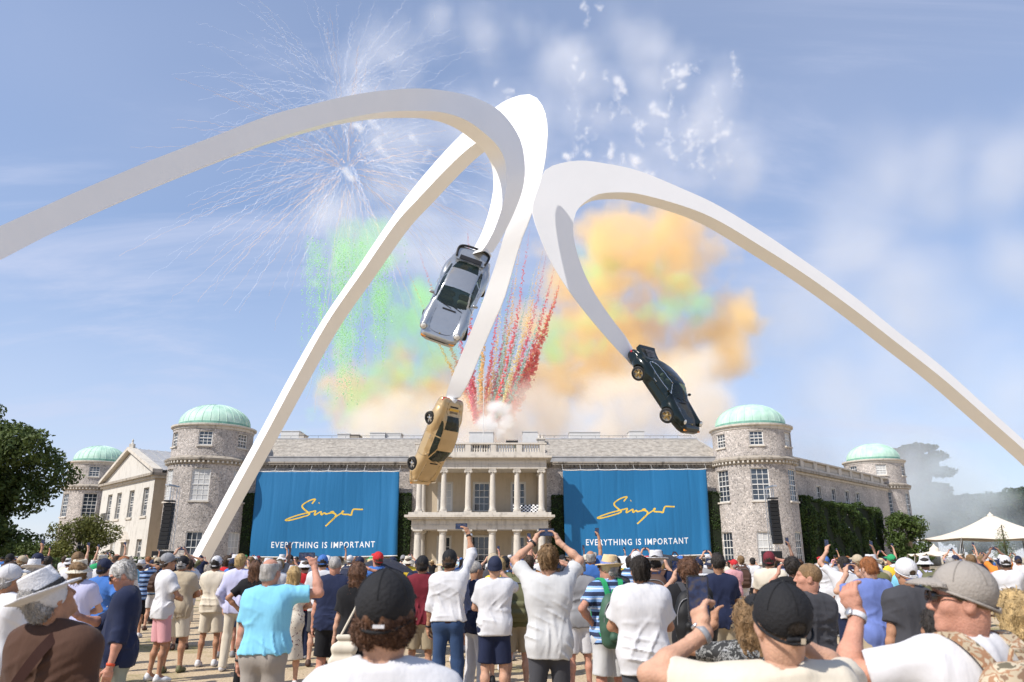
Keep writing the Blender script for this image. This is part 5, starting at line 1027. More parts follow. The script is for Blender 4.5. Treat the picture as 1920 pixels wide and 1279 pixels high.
def top_mesh(k, h, sleeve='short', loose=1.0, hem=.86, build=1.0, belly=0.0, seed=1, collar=False, fold=1.0):
    ys = [k.arm[s][i] for s in (-1, 1) for i in range(3 if sleeve == 'long' else 2)]; lo = np.minimum(np.min(ys, 0)-.16, V3(-.3, -.24, hem-.06)); hi = np.maximum(np.max(ys, 0)+.16, V3(.3, .26, 1.60)); lo[2] = min(lo[2], hem-.06); F = Field(lo, hi, h); o = .020*loose
    torso(F, k, build, o, belly); F.cone((-.088, .0+.015*belly, hem-.08), (.088, .015*belly, hem-.08), .100*build+o*1.15, .100*build+o*1.15, .10); F.cone((-.082, .0, 1.0), (.082, .0, 1.0), .090*build+o*1.0, .090*build+o*1.0, .10)
    F.half((0, 0, -1), (0, 0, hem))
    for s in (-1, 1):
        S, E, W = k.arm[s][:3]
        if sleeve == 'short': e = S+(E-S)*.72; fcone(F, S, e, .056*build+o*.6, .050*build+o*1.15, .045)
        elif sleeve == 'long': F.cone(S, E, .056*build+o*.6, .045*build+o*.8, .045); fcone(F, E, E+(W-E)*.82, .045*build+o*.8, .033*build+o*.8, .03)
        elif sleeve == 'rolled': F.cone(S, E, .056*build+o*.6, .046*build+o*.8, .045); fcone(F, E, E+(W-E)*.28, .046*build+o*.9, .046*build+o*1.1, .03)
    F.cone((0, -.012, 1.50), (0, .015, 1.64), .066, .070, .008, 'cut')
    if collar: F.cone((0, -.016, 1.485), (0, -.004, 1.522), .073, .070, .006); F.cone((0, -.012, 1.47), (0, .012, 1.64), .0605, .064, .002, 'cut')
    if fold:
        x, y, z = F.grid(); p = (x, y, z); rg = np.random.default_rng(seed+40); low = np.clip((1.50-z)/.40, .35, 1.15); wv = snoise((x, y, z), 11, seed, 5); cr = .45*snoise((x, y, z*.6), 20, seed+3, 5)
        for i in range(7):      # long soft creases: pulls from shoulder and armpit to the waist, drag lines across the back
            an = rg.choice([.35, -.35, 1.1, -1.1, 1.5, .1])+rg.normal(0, .15); fq = rg.uniform(34, 70); ph = (x*math.cos(an)+z*math.sin(an)+.3*y)*fq+wv*rg.uniform(1.5, 3.5)+rg.uniform(0, 6); mk = np.clip(snoise((x, y, z), 13, seed+11*i, 4)*2.2-.25, 0, 1); cr = cr+mk*(np.exp(-(np.sin(ph*.5)/.38)**2)-.35)
        F.D = (F.D-fold*.0095*cr*low).astype(np.float32)
    return F.mesh('top')
def bottom_mesh(k, h, kind='shorts', loose=1.0, build=1.0, seed=2, top=.985, fold=1.0):
    F = Field((-.32, -.26, -.02 if kind == 'trousers' else (.30 if kind == 'skirt' else .40)), (.32, .28, 1.06), h); o = .014*loose; F.cone((-.085, -.012, .93), (.085, -.012, .93), .104*build+o, .104*build+o, .08); F.cone((-.08, 0, 1.0), (.08, 0, 1.0), .098*build+o, .098*build+o, .08); F.half((0, 0, 1), (0, 0, top+.03))
    if kind == 'skirt': fcone(F, (0, 0, .98), (0, 0, .42), .15, .22, .1)
    for s in (-1, 1):
        if kind == 'shorts': fcone(F, k.hip[s], k.hip[s]+(k.knee[s]-k.hip[s])*.90, .092*build+o, .080*build+o*1.6, .05)
        elif kind == 'trousers': F.cone(k.hip[s], k.knee[s], .090*build+o, .066*build+o*1.2, .05); fcone(F, k.knee[s], k.ank[s]+V3(0, 0, -.03), .066*build+o*1.2, .054*build+o*1.3, .03)
    if fold: x, y, z = F.grid(); n = snoise((x, y, z*.8), 34, seed, 5); F.D = (F.D+fold*.006*n).astype(np.float32)
    return F.mesh('bottom')
def shoe_mesh(k, h=.014):
    F = Field((-.25, -.28, -.02), (.25, .36, .16), h)
    for s in (-1, 1): a = k.ank[s]; F.cone((a[0], a[1]-.03, .042), (a[0]+s*.012, a[1]+.10, .036), .042, .040, .03); F.cone((a[0]+s*.012, a[1]+.10, .034), (a[0]+s*.02, a[1]+.155, .030), .042, .030, .03); F.cone(a+V3(0, -.01, -.03), a+V3(0, -.01, .0), .045, .043, .02)
    F.half((0, 0, -1), (0, 0, .0)); return F.mesh('shoes')
# hair and hats: modelled once in head coordinates, shared
HAIR = {}
def hair_mesh(kind, h=.009):
    if (kind, h) in HAIR: return HAIR[kind, h]
    F = Field((-.16, -.18, -.34 if kind in ('long', 'wavy') else -.14), (.16, .15, .20), h); n = 0
    inf = {'short': .013, 'crop': .006, 'curly': .036, 'long': .018, 'wavy': .026, 'under': .010, 'quiff': .016, 'ring': .006, 'nape': .004}[kind]
    F.ell((0, -.016, .034), (.0745+inf, .094+inf, .084+inf), .01)
    if kind in ('long', 'wavy'):
        for x in (-.05, 0, .05): F.cone((x, -.075, .02), (x*1.25, -.085, -.22-.03*(x == 0)), .042, .034, .05)
        for s in (-1, 1): F.cone((s*.068, -.02, .01), (s*.078, -.04, -.18), .028, .024, .04)
    elif kind == 'quiff': F.ell((0, .045, .115), (.055, .05, .03), .03)
    elif kind == 'nape':
        F.cone((-.034, -.062, -.038), (.034, -.062, -.038), .044, .044, .03)
        for s in (-1, 1): F.cone((s*.068, -.03, .0), (s*.064, -.04, -.05), .020, .018, .03)
    elif kind != 'crop': F.cone((-.03, -.066, -.035), (.03, -.066, -.035), .038+inf*.5, .038+inf*.5, .03)
    F.ell((0, .135, -.035), (.115, .105, .095), .012, 'cut')
    if kind == 'ring': F.ell((0, .0, .12), (.075, .10, .075), .01, 'cut')
    if kind not in ('long', 'wavy'):
        F.half((0, .35, -1), (0, -.06, {'curly': -.10, 'nape': -.098, 'crop': -.052, 'under': -.058, 'ring': -.056}.get(kind, -.066)))
        for s in (-1, 1): F.ell((s*.085, .0, -.030), (.022, .028, .038), .008, 'cut')
    x, y, z = F.grid(); amp = {'curly': .010, 'wavy': .009, 'long': .004, 'short': .0045, 'crop': .001, 'under': .003, 'quiff': .006, 'ring': .002, 'nape': .008}[kind]; F.D = (F.D+amp*snoise((x, y, z*(.35 if kind in ('long', 'short', 'under', 'quiff') else 1)), 115 if kind in ('curly', 'wavy', 'nape') else 150, 5, 8)*1.8).astype(np.float32)
    v, q = F.net(); c = v[q].mean(1); nr = np.cross(v[q[:, 2]]-v[q[:, 0]], v[q[:, 3]]-v[q[:, 1]]); nr /= np.linalg.norm(nr, axis=1)[:, None]+1e-9
    rg = np.random.default_rng(3); m = {'crop': 1500, 'ring': 700}.get(kind, 3600 if h < .007 else 900); ok = np.nonzero(c[:, 2] < (.004 if kind == 'nape' else -.012))[0] if kind in ('nape', 'under') else np.arange(len(q)); ix = ok[rg.integers(0, len(ok), m)]; P0 = c[ix]; n0 = nr[ix]     # loose strands over the mass
    t = np.array([0, -.5, -1.0])+rg.normal(0, 1.1 if kind in ('curly', 'wavy', 'nape') else .45, (m, 3)); t -= n0*(t*n0).sum(1)[:, None]*.75; t /= np.linalg.norm(t, axis=1)[:, None]+1e-9; ln = {'crop': .007, 'ring': .008, 'under': .014, 'short': .022, 'quiff': .026, 'nape': .017}.get(kind, .034)*rg.uniform(.6, 1.3, (m, 1)); sd = np.cross(t, n0)*.0013*(1 if h < .007 else 1.8)
    up_ = n0*ln*rg.uniform(.05, .35, (m, 1)); S = np.stack([P0-sd-n0*.002, P0+sd-n0*.002, P0+t*ln*.6+up_+sd*.7, P0+t*ln+up_*.9-sd*.2], 1).reshape(-1, 3); v, q = join_np([(v, q), (S, np.arange(4*m).reshape(-1, 4))])
    HAIR[kind, h] = mesh_np('hair', v, q, True); return HAIR[kind, h]
HATS = {}
def hat_meshes(kind, h=.0075):
    if (kind, h) in HATS: return HATS[kind, h]
    out = []
    if kind in ('cap', 'cap_back'):
        F = Field((-.14, -.16, -.06), (.14, .25, .19), h); F.ell((0, -.012, .040), (.090, .108, .098), .01); F.ell((0, -.012, .030), (.0775, .0955, .083), .002, 'cut'); F.half((0, .30, -1), (0, 0, .004)); F.cone((0, -.012, .137), (0, -.012, .139), .008, .006, .004)
        if kind == 'cap': F.ell((0, -.115, .012), (.030, .045, .022), .004, 'cut'); F.cone((-.03, -.112, -.018), (.03, -.112, -.018), .008, .008, .004)
        B = Field((-.12, .03, -.04), (.12, .22, .10), h); B.ell((0, .085, .028), (.082, .105, .040), .01); B.ell((0, .085, .018), (.086, .112, .040), .002, 'cut'); B.half((0, -1, 0), (0, .062, 0)); out = [('crown', F.mesh('crown'), 0), ('brim', B.mesh('brim'), 0)]
        sm = MB()
        for a in range(6):
            an = a*math.pi/3+.5; sm.tube([(.0905*math.sin(t)*math.cos(an), -.012+.1085*math.sin(t)*math.sin(an), .040+.0985*math.cos(t)) for t in np.linspace(.05, 1.35, 12)], .0022, 4)
        out.append(('seam', sm.mesh('seam'), 0)); hm = MB(); hm.tube([(.0885*math.cos(a), -.012+.1065*math.sin(a), .006+.30*(-.012+.1065*math.sin(a))) for a in np.linspace(0, 2*math.pi, 41)], .0052, 6); out.append(('hem', hm.mesh('hem', True), 0))
    elif kind in ('panama', 'fedora', 'sunhat', 'bucket'):
        br = {'panama': .165, 'fedora': .150, 'sunhat': .21, 'bucket': .150}[kind]; F = Field((-.23, -.25, -.08), (.23, .25, .21), h); dro = .04 if kind == 'bucket' else .012
        fcone(F, (0, -.012, .02), (0, -.012, .150 if kind != 'bucket' else .125), .098, .078, .01)
        x, y, z = F.grid(); F.D = F.D
        if kind in ('panama', 'fedora'): F.ell((0, -.012, .165), (.020, .075, .028), .02, 'cut'); F.ell((.06, .055, .15), (.03, .035, .045), .02, 'cut'); F.ell((-.06, .055, .15), (.03, .035, .045), .02, 'cut')
        yy = (y+.012)/1.12; rr = np.sqrt(x*x+yy*yy); zb = .030-(dro if kind == 'bucket' else -.012)*((rr-.09)/(br-.09))*(1 if kind == 'bucket' else 1)+(-.03 if kind != 'bucket' else 0)*np.clip(y/br, -1, 1)*((rr-.09)/(br-.09))
        if kind == 'bucket': zb = .03-.055*np.clip((rr-.09)/(br-.09), 0, 1)
        d = np.maximum(np.abs(z-zb)-.006, rr-br); c = F.D; kk = .02; hh = np.maximum(kk-np.abs(c-d), 0)/kk; F.D = (np.minimum(c, d)-hh*hh*kk*.25).astype(np.float32); F.ell((0, -.012, .02), (.086, .104, .09), .002, 'cut'); out = [('hat_body', F.mesh('hat_body'), 0)]
        b = MB(); b.lathe([(.0995, .034), (.0985, .066), (.0945, .068), (.0945, .034)], n=30, close=False); b.v = [(x_, (y_)*1.0-.012, z_) for x_, y_, z_ in b.v]; out.append(('hat_band', b.mesh('hat_band', True), 1)) if kind != 'bucket' else None
    elif kind == 'beanie':
        F = Field((-.13, -.15, -.05), (.13, .13, .19), h); F.ell((0, -.014, .045), (.090, .108, .105), .01); F.half((0, .25, -1), (0, 0, .0)); F.ell((0, -.012, .0), (.080, .099, .060), .002, 'cut'); out = [('crown', F.mesh('crown'), 0)]
        c = MB(); c.lathe([(.094, -.005), (.097, .02), (.094, .045)], n=26, close=False); c.v = [(x_, y_*1.17-.012, z_+y_*.25) for x_, y_, z_ in c.v]; out.append(('cuff', c.mesh('cuff', True), 0))
    HATS[kind, h] = out; return out
def glasses_mesh():
    m = MB()
    for s in (-1, 1):
        vs = [(s*.032+.026*math.cos(a), .110-.012*abs(math.cos(a))*0, .003+.019*math.sin(a)) for a in np.linspace(0, 2*math.pi, 13)[:-1]]; vs2 = [(x, y-.008-.01*abs(x)/.05, z) for x, y, z in vs]; n = 12; m.add(vs+vs2, [tuple(range(n)), tuple(range(2*n-1, n-1, -1))]+[(i, (i+1) % n, n+(i+1) % n, n+i) for i in range(n)])
        m.tube([(s*.056, .100, .008), (s*.078, .04, .008), (s*.080, -.02, -.004)], .0035, 5)
    m.tube([(-.008, .112, .006), (.008, .112, .006)], .003, 5); return m.mesh('sunglasses')
SHADES = glasses_mesh()
def phone_meshes():
    b = MB(); w_, l, t = .037, .077, .0042; n = 5; out = []
    for cx, cy, a0 in ((w_-.009, l-.009, 0), (-w_+.009, l-.009, 90), (-w_+.009, -l+.009, 180), (w_-.009, -l+.009, 270)):
        for k in range(n): a = R(a0+90*k/(n-1)); out.append((cx+.009*math.cos(a), cy+.009*math.sin(a)))
    b.prism(out, lambda u, v, d: (u, t*(2*d-1), v)); s = MB(); s.add([(-w_+.004, -t-.0008, -l+.005), (w_-.004, -t-.0008, -l+.005), (w_-.004, -t-.0008, l-.005), (-w_+.004, -t-.0008, l-.005)], [(0, 1, 2, 3)]); c = MB(); c.box((.018, t+.0015, .055), (.03, .003, .032)); return b.mesh('case'), s.mesh('screen'), c.mesh('camera_bump')
PHM = phone_meshes()
M_PHONE = pm('phone_black', (.012, .012, .014), .25, spec=.6)
def m_screen():
    m = bpy.data.materials.new('phone_screen'); m.use_nodes = True; t = m.node_tree; bs = t.nodes['Principled BSDF']; bs.inputs['Roughness'].default_value = .1; bs.inputs['Base Color'].default_value = (.01, .012, .02, 1)
    tc = N(t, 'ShaderNodeTexCoord'); n = N(t, 'ShaderNodeTexNoise'); n.inputs['Scale'].default_value = 38; n.inputs['Detail'].default_value = 3; L(t, tc.outputs['Object'], n.inputs['Vector']); cr = N(t, 'ShaderNodeValToRGB'); e = cr.color_ramp.elements; e[0].position = .38; e[0].color = (.006, .012, .05, 1); e[1].position = .68; e[1].color = (.16, .11, .06, 1); x = e.new(.52); x.color = (.02, .05, .16, 1); L(t, n.outputs[0], cr.inputs[0]); L(t, cr.outputs[0], bs.inputs['Emission Color']); bs.inputs['Emission Strength'].default_value = .55; return m
M_SCREEN = m_screen()
SKIN = [pm('skin_fair', (.50, .29, .20), .6, spec=.2, var=.16, scale=16, sss=.06, bump=.25, bscale=120), pm('skin_tan', (.39, .205, .125), .6, spec=.2, var=.16, scale=16, sss=.06, bump=.25, bscale=120), pm('skin_ruddy', (.47, .235, .165), .6, spec=.2, var=.18, scale=16, sss=.06, bump=.25, bscale=120), pm('skin_brown', (.22, .12, .08), .5, var=.1, scale=9)]
HAIRC = {'brown': (.06, .035, .02), 'dark': (.022, .016, .012), 'blond': (.42, .29, .13), 'grey': (.34, .32, .30), 'red': (.26, .095, .03), 'auburn': (.10, .045, .022), 'white': (.55, .53, .50), 'sandy': (.20, .12, .055)}
def hairmat(c): return pm('hair_'+c, HAIRC[c], .55, var=.4, scale=30, bump=.6, bscale=160, stretch=(1, 1, .35), spec=.4)
CLOTH = {'white': (.58, .575, .59), 'cream': (.60, .54, .44), 'beige': (.42, .35, .25), 'navy': (.018, .024, .055), 'black': (.014, .014, .016), 'light blue': (.20, .50, .68), 'sky blue': (.36, .52, .74), 'blue': (.055, .15, .42), 'grey': (.25, .25, .26), 'light grey': (.50, .50, .50), 'red': (.48, .025, .03), 'green': (.03, .30, .12), 'olive': (.12, .12, .06), 'pink': (.62, .32, .34), 'brown': (.075, .040, .028), 'charcoal': (.055, .055, .062), 'lavender': (.48, .48, .66), 'khaki': (.34, .28, .19), 'denim': (.035, .065, .14), 'straw': (.62, .47, .27), 'maroon': (.15, .02, .03), 'periwinkle': (.14, .19, .44), 'grey green': (.26, .27, .22), 'yellow': (.72, .50, .05), 'orange': (.65, .22, .04), 'taupe': (.30, .27, .24)}
def cloth(c, kind='cotton'):
    return pm('cloth_'+c.replace(' ', '_'), CLOTH[c], .85, var=.06, scale=3, bump=.55, bscale=7, stretch=(1.5, 1.5, .6), spec=.12, sheen=.05)
def m_stripes():
    m = bpy.data.materials.new('striped_knit'); m.use_nodes = True; t = m.node_tree; bs = t.nodes['Principled BSDF']; bs.inputs['Roughness'].default_value = .85; tc = N(t, 'ShaderNodeTexCoord'); sp = N(t, 'ShaderNodeSeparateXYZ'); L(t, tc.outputs['Object'], sp.inputs[0]); mu = N(t, 'ShaderNodeMath', operation='MULTIPLY'); mu.inputs[1].default_value = 9.5; L(t, sp.outputs[2], mu.inputs[0]); fr = N(t, 'ShaderNodeMath', operation='FRACT'); L(t, mu.outputs[0], fr.inputs[0])
    cr = N(t, 'ShaderNodeValToRGB'); cr.color_ramp.interpolation = 'CONSTANT'; e = cr.color_ramp.elements; e[0].position = 0; e[0].color = (.02, .03, .075, 1); e[1].position = .42; e[1].color = (.22, .38, .68, 1)
    for p, c in ((.68, (.62, .66, .75, 1)), (.82, (.22, .38, .68, 1))): x = e.new(p); x.color = c
    L(t, fr.outputs[0], cr.inputs[0]); L(t, cr.outputs[0], bs.inputs['Base Color']); return m
def m_blobs(name, cols, scale):
    m = bpy.data.materials.new(name); m.use_nodes = True; t = m.node_tree; bs = t.nodes['Principled BSDF']; bs.inputs['Roughness'].default_value = .8; tc = N(t, 'ShaderNodeTexCoord'); n = N(t, 'ShaderNodeTexNoise'); n.inputs['Scale'].default_value = scale; n.inputs['Detail'].default_value = 2; n.inputs['Distortion'].default_value = .8; L(t, tc.outputs['Object'], n.inputs['Vector']); cr = N(t, 'ShaderNodeValToRGB'); cr.color_ramp.interpolation = 'CONSTANT'; e = cr.color_ramp.elements; e[0].position = 0; e[0].color = (*cols[0], 1); e[1].position = .42; e[1].color = (*cols[1], 1)
    for i, c in enumerate(cols[2:]): x = e.new(.50+.07*i); x.color = (*c, 1)
    L(t, n.outputs[0], cr.inputs[0]); L(t, cr.outputs[0], bs.inputs['Base Color']); return m
M_STRIPE = m_stripes(); M_CAMO = m_blobs('desert_camouflage', ((.20, .12, .07), (.42, .34, .23), (.32, .17, .09), (.50, .42, .30), (.13, .11, .07)), 16); M_FLORAL = m_blobs('floral_print', ((.62, .56, .46), (.62, .56, .46), (.62, .56, .46), (.62, .56, .46), (.10, .03, .04)), 26)
M_LEATHER = pm('brown_strap_leather', (.035, .016, .013), .8, spec=.1); M_SHADES = pm('dark_lens', (.008, .008, .01), .1, spec=.8)
CACHE = {}
def cached(key, fn):
    if key not in CACHE: CACHE[key] = fn()
    return CACHE[key]
PEOPLE = []; LABELS = set(); PHONES = []
def person(x, y, label, head_yaw=0., head_pitch=.12, face=0., H=1.78, arms_=('down', 'down'), build=.93, sw=1.0, belly=0.0, sleeve='short', top='white', hem=.86, bottom='trousers', bottom_c='navy', hair='short', hair_c='brown', hat=None, hat_c='black', band_c='black', skin=0, h=.018, fine=False, loose=1.0, collar=False, legs=.3, shades=False, shoes='white', group='spectators in the crowd', phone=None, curl=(.55, .55), cap_rot=0.0, plabel=None, share=True, parts=('bottom', 'shoes'), seed=1, roll=0.0):
    root = empty('person', (x, y, 0), face); sc = H/1.78; root.scale = (sc, sc, sc); tag(root, label, 'person', group); assert label not in LABELS, label; LABELS.add(label)
    build *= .95; sw *= .96; k = skeleton(arms_[0], arms_[1], sw, legs); HM = head_matrix(head_yaw, head_pitch, roll)
    key = (str(arms_), sw, legs, h, fine, build, round(head_yaw, 2), round(head_pitch, 2), round(roll, 2)); link('body', cached(('b',)+key+(curl,), lambda: body_mesh(k, HM, h, build, fine, curl)), SKIN[skin], root)
    kt = (str(arms_), sw, h, sleeve, loose, hem, build, belly, collar, seed if fine else 0)
    if sleeve != 'none' or top: link('shirt', cached(('t',)+kt, lambda: top_mesh(k, h, sleeve, loose, hem, build, belly, seed, collar, 1.45 if fine else 1.0)), top if not isinstance(top, str) else cloth(top), root)
    if fine and not collar and sleeve == 'short': m_ = MB(); m_.lathe([(.0645, 1.497), (.0715, 1.503), (.071, 1.518), (.0645, 1.516)], n=26, close=False); m_.v = [(a, b*.92-.010, c+.10*b) for a, b, c in m_.v]; m_.build('neck_rib', top if not isinstance(top, str) else cloth(top), root, smooth=True)
    if 'bottom' in parts: link('skirt' if bottom == 'skirt' else bottom, cached(('l', legs, h, bottom, build), lambda: bottom_mesh(k, h, bottom, 1.0, build)), bottom_c if not isinstance(bottom_c, str) else cloth(bottom_c), root)
    if 'shoes' in parts: link('shoes', cached(('s', legs), lambda: shoe_mesh(k)), pm('shoe_'+shoes, CLOTH[shoes], .6), root)
    hh = .0055 if fine and h <= .012 else .009
    if hair: o = link('hair', hair_mesh(hair, hh), hairmat(hair_c), root); o.matrix_local = HM
    if hat:
        hr = None
        for nm, me, which in hat_meshes(hat, .0055 if fine and h <= .012 else .0085):
            mt = (pm('hat_'+(hat_c if which == 0 else band_c).replace(' ', '_'), CLOTH[hat_c if which == 0 else band_c], .8, var=.06, scale=20, bump=.3, bscale=90)) if nm != 'seam' else pm('seam_'+hat_c.replace(' ', '_'), tuple(c*.75 for c in CLOTH[hat_c]), .9)
            if hr is None: hr = link(hat.split('_')[0] if hat != 'sunhat' else 'sun_hat', me, mt, root); hr.matrix_local = HM @ Matrix.Rotation(cap_rot, 4, 'Z')
            else: link(nm, me, mt, hr)
    if shades: o = link('sunglasses', SHADES, M_SHADES, root); o.matrix_local = HM
    root['_sk'] = 0; del root['_sk']
    if phone:
        Mw = Matrix.Translation((x, y, 0)) @ Matrix.Rotation(face, 4, 'Z') @ Matrix.Scale(sc, 4); a, b = k.arm[-1], k.arm[1]
        hl, hr_ = a[2]+a[3]*.09, b[2]+b[3]*.09
        if phone == 'both': c = (hl+hr_)/2+V3(0, .015, .01); land = True
        elif phone == 'right': c = hr_+V3(-.01, .02, .03); land = False
        elif phone == 'left': c = hl+V3(.01, .02, .03); land = False
        elif phone == 'right_land': c = hr_+V3(-.06, .02, .02); land = True
        PHONES.append((Mw @ Vector(c), face, land, plabel or label))
    PEOPLE.append((x, y)); return root, k, HM
def phone_thing(p, face, land, owner, tilt=0.0):
    lab = 'phone held by the one in '+owner if not owner.startswith('person') else 'phone held by '+owner; lab = ' '.join(lab.split()[:16])
    root = empty('smartphone', p); root.rotation_euler = (tilt, math.pi/2 if land else 0, face); root.rotation_mode = 'YXZ' if False else 'XYZ'; tag(root, lab, 'phone', 'phones held up by the crowd')
    link('case', PHM[0], M_PHONE, root); link('screen', PHM[1], M_SCREEN, root); link('camera_bump', PHM[2], M_PHONE, root); return root
# ------------------------------------------------------------------ the people near the camera
def px_x(px, d): return at(px, 1070, d).x
def wmat(root): return Matrix.Translation(root.location) @ root.rotation_euler.to_matrix().to_4x4() @ Matrix.Diagonal((*root.scale, 1))
def watch(root, k, s, strap, dial=True, pos=.93):
    S, E, W = k.arm[s][:3]; c = Vector(E+(W-E)*pos); d = Vector(W-E).normalized(); q = d.to_track_quat('Z', 'Y'); m = MB(); m.lathe([(.033, -.011), (.035, -.011), (.0355, 0), (.035, .011), (.033, .011)], n=22, close=False); o = m.build('wristwatch', strap, root, smooth=True); o.rotation_euler = q.to_euler(); o.location = c
    if dial:
        f = MB(); f.lathe([(.0, .0), (.017, .0), (.019, .004), (.017, .009), (.0, .010)], n=20, close=False); f.v = [(x, z+.034, y) for x, y, z in f.v]; a = f.build('watch_case', M_METAL, o, smooth=True); b = math.pi if (q @ Vector((0, 1, 0))).y > 0 else 0; a.rotation_euler = (0, 0, b+.5*s)
def belt(root, mat, w_=.0, z=.972):
    m = MB(); n = 36; vs = []
    for zz in (z-.018, z+.018):
        for i in range(n): a = 2*math.pi*i/n; vs.append(((.084+.118)*math.copysign(abs(math.cos(a))**.85, math.cos(a)), -.006+.121*math.copysign(abs(math.sin(a))**.9, math.sin(a)), zz))
    m.add(vs, [(i, (i+1) % n, n+(i+1) % n, n+i) for i in range(n)]); m.build('belt', mat, root, smooth=True)
def backpack(root, label, mat, mat2, strapmat, big=1.0, zc=1.22, logo=False):
    t = empty('backpack', root.location, root.rotation_euler.z); t.scale = root.scale; tag(t, label, 'backpack')
    F = Field((-.28, -.50, .80), (.28, .05, 1.60), .012)
    for z, hw, r, y in ((zc-.20, .11, .085, -.235), (zc-.08, .12, .095, -.24), (zc+.05, .12, .095, -.235), (zc+.16, .10, .08, -.22), (zc+.22, .07, .06, -.205)): F.cone((-hw*big, y, z), (hw*big, y, z), r, r, .07)
    F.half((0, 1, 0), (0, -.150, 0)); x, y, z = F.grid(); F.D = (F.D+.004*snoise((x, y, z), 40, 3, 5)).astype(np.float32); link('pack', F.mesh('pack'), mat, t)
    G = Field((-.25, -.50, .85), (.25, -.15, 1.4), .012); G.cone((-.09*big, -.325, zc-.16), (.09*big, -.325, zc-.16), .05, .05, .05); G.cone((-.09*big, -.33, zc-.06), (.09*big, -.33, zc-.06), .045, .045, .05); link('front_pocket', G.mesh('front_pocket'), mat2, t)
    for s in (-1, 1):
        p = spline([(s*.07, -.17, zc+.22), (s*.095, -.12, 1.50), (s*.11, -.03, 1.545), (s*.12, .06, 1.50), (s*.13, .13, 1.36), (s*.15, .10, 1.15), (s*.15, -.08, 1.03), (s*.12, -.17, zc-.2)], 40); m = MB(); vs = []
        for i in range(len(p)): a = Vector(p[i]); nrm = Vector((0, a.y-.0, a.z-1.25)).normalized(); vs += [a+Vector((-.028, 0, 0))+nrm*.0, a+Vector((.028, 0, 0)), a+Vector((.028, 0, 0))+nrm*.016, a+Vector((-.028, 0, 0))+nrm*.016]
        fs = []
        for i in range(len(p)-1):
            for j in range(4): fs.append((i*4+j, i*4+(j+1) % 4, (i+1)*4+(j+1) % 4, (i+1)*4+j))
        m.add(vs, fs); m.build('shoulder_strap', strapmat, t)
    hd = MB(); hd.tube([(-.05, -.20, zc+.27), (-.035, -.205, zc+.315), (.035, -.205, zc+.315), (.05, -.20, zc+.27)], .009, 6); hd.build('grab_handle', strapmat, t)
    zp = MB(); zp.tube(spline([(-.19*big, -.285, zc-.1), (-.185*big, -.30, zc+.08), (-.11*big, -.302, zc+.20), (.11*big, -.302, zc+.20), (.185*big, -.30, zc+.08), (.19*big, -.285, zc-.1)], 30).tolist(), .006, 5); zp.build('zip', pm('zip_grey', (.16, .16, .17), .5), t)
    if logo: lg = MB(); lg.box((0, -.380, zc+.0), (.03, .008, .012)); lg.build('logo_patch', pm('cloth_orange_mark', (.6, .2, .03), .6), t)
    return t
D = R
r_, k_, _ = person(px_x(124, 3.75), 3.75, 'person in brown jacket and white panama hat at the frame edge', head_yaw=-.30, head_pitch=.50, face=-.25, H=1.69, arms_=('down', 'down'), sleeve='long', top='brown', loose=1.3, build=1.02, hair='short', hair_c='grey', hat='fedora', hat_c='white', skin=1, h=.011, fine=True, bottom_c='khaki', collar=True, seed=5, roll=-.22)
m = MB(); p = spline([(.10, -.06, 1.52), (.07, -.150, 1.42), (-.02, -.168, 1.28), (-.12, -.160, 1.12), (-.20, -.12, .96)], 26); vs = []
for q in p: vs += [(q[0]-.022, q[1]-.004, q[2]+.018), (q[0]+.022, q[1]-.004, q[2]-.018)]
m.add(vs, [(2*i, 2*i+1, 2*i+3, 2*i+2) for i in range(len(p)-1)]); m.build('bag_strap', M_LEATHER, r_)
r_, k_, _ = person(px_x(243, 7.1), 7.1, 'person in navy shirt with sunglasses looking down at a phone', head_yaw=.1, head_pitch=-.42, face=D(112), H=1.73, arms_=('down', ((.10, .36, 1.28), (.8, -.5, -.7), (-.35, .8, .5), (-.4, -.2, 1))), sleeve='rolled', top='navy', loose=1.3, build=1.06, belly=.5, hair='short', hair_c='white', skin=2, h=.012, fine=True, bottom_c='grey green', shades=True, phone='right', collar=True, seed=6)
watch(r_, k_, -1, pm('watch_red', (.6, .08, .03), .5)); m = MB(); m.box((.02, .145, 1.37), (.07, .006, .010)); m.build('chest_logo', cloth('white'), r_)
p_ = wmat(r_) @ Vector(k_.arm[-1][2]+k_.arm[-1][3]*.12); b = empty('paper_bag', (p_.x, p_.y, .08)); tag(b, 'white and navy carrier bag hanging from the hand of the navy-shirted reader', 'bag'); q = MB(); q.box((0, 0, .20), (.12, .30, .36)); q.build('bag_body', cloth('navy'), b); q = MB(); q.tube([(0, -.08, .38), (0, -.05, p_.z-.09), (0, .05, p_.z-.09), (0, .08, .38)], .007, 5); q.build('rope_handle', cloth('white'), b)
r_, k_, _ = person(px_x(508, 7.1), 7.1, 'person in light blue polo with bald head and belt', face=D(-8), head_yaw=-.1, H=1.735, arms_=('down', ((.33, .22, 1.70), (1, -.15, -.9), (-.45, .1, 1), (-.8, .6, 0))), top='light blue', loose=1.25, build=1.10, belly=.4, hair='ring', hair_c='grey', skin=2, h=.011, fine=True, bottom_c='taupe', phone='right_land', collar=True, seed=7, hem=.965)
watch(r_, k_, -1, M_BLACK); belt(r_, cloth('black'))
r_, k_, HM_ = person(px_x(727, 2.35), 2.35, 'person in white T-shirt and black cap with curly hair, front and centre', head_yaw=-.05, H=1.70, arms_=('front', 'front'), top='white', loose=1.1, hair='nape', hair_c='auburn', hat='cap_back', hat_c='black', skin=0, h=.0095, fine=True, bottom_c='navy', seed=8, head_pitch=.10)
m = MB(); m.box((.005, -.1225, -.012), (.034, .006, .009)); o = m.build('cap_label', cloth('white'), r_); o.matrix_local = HM_
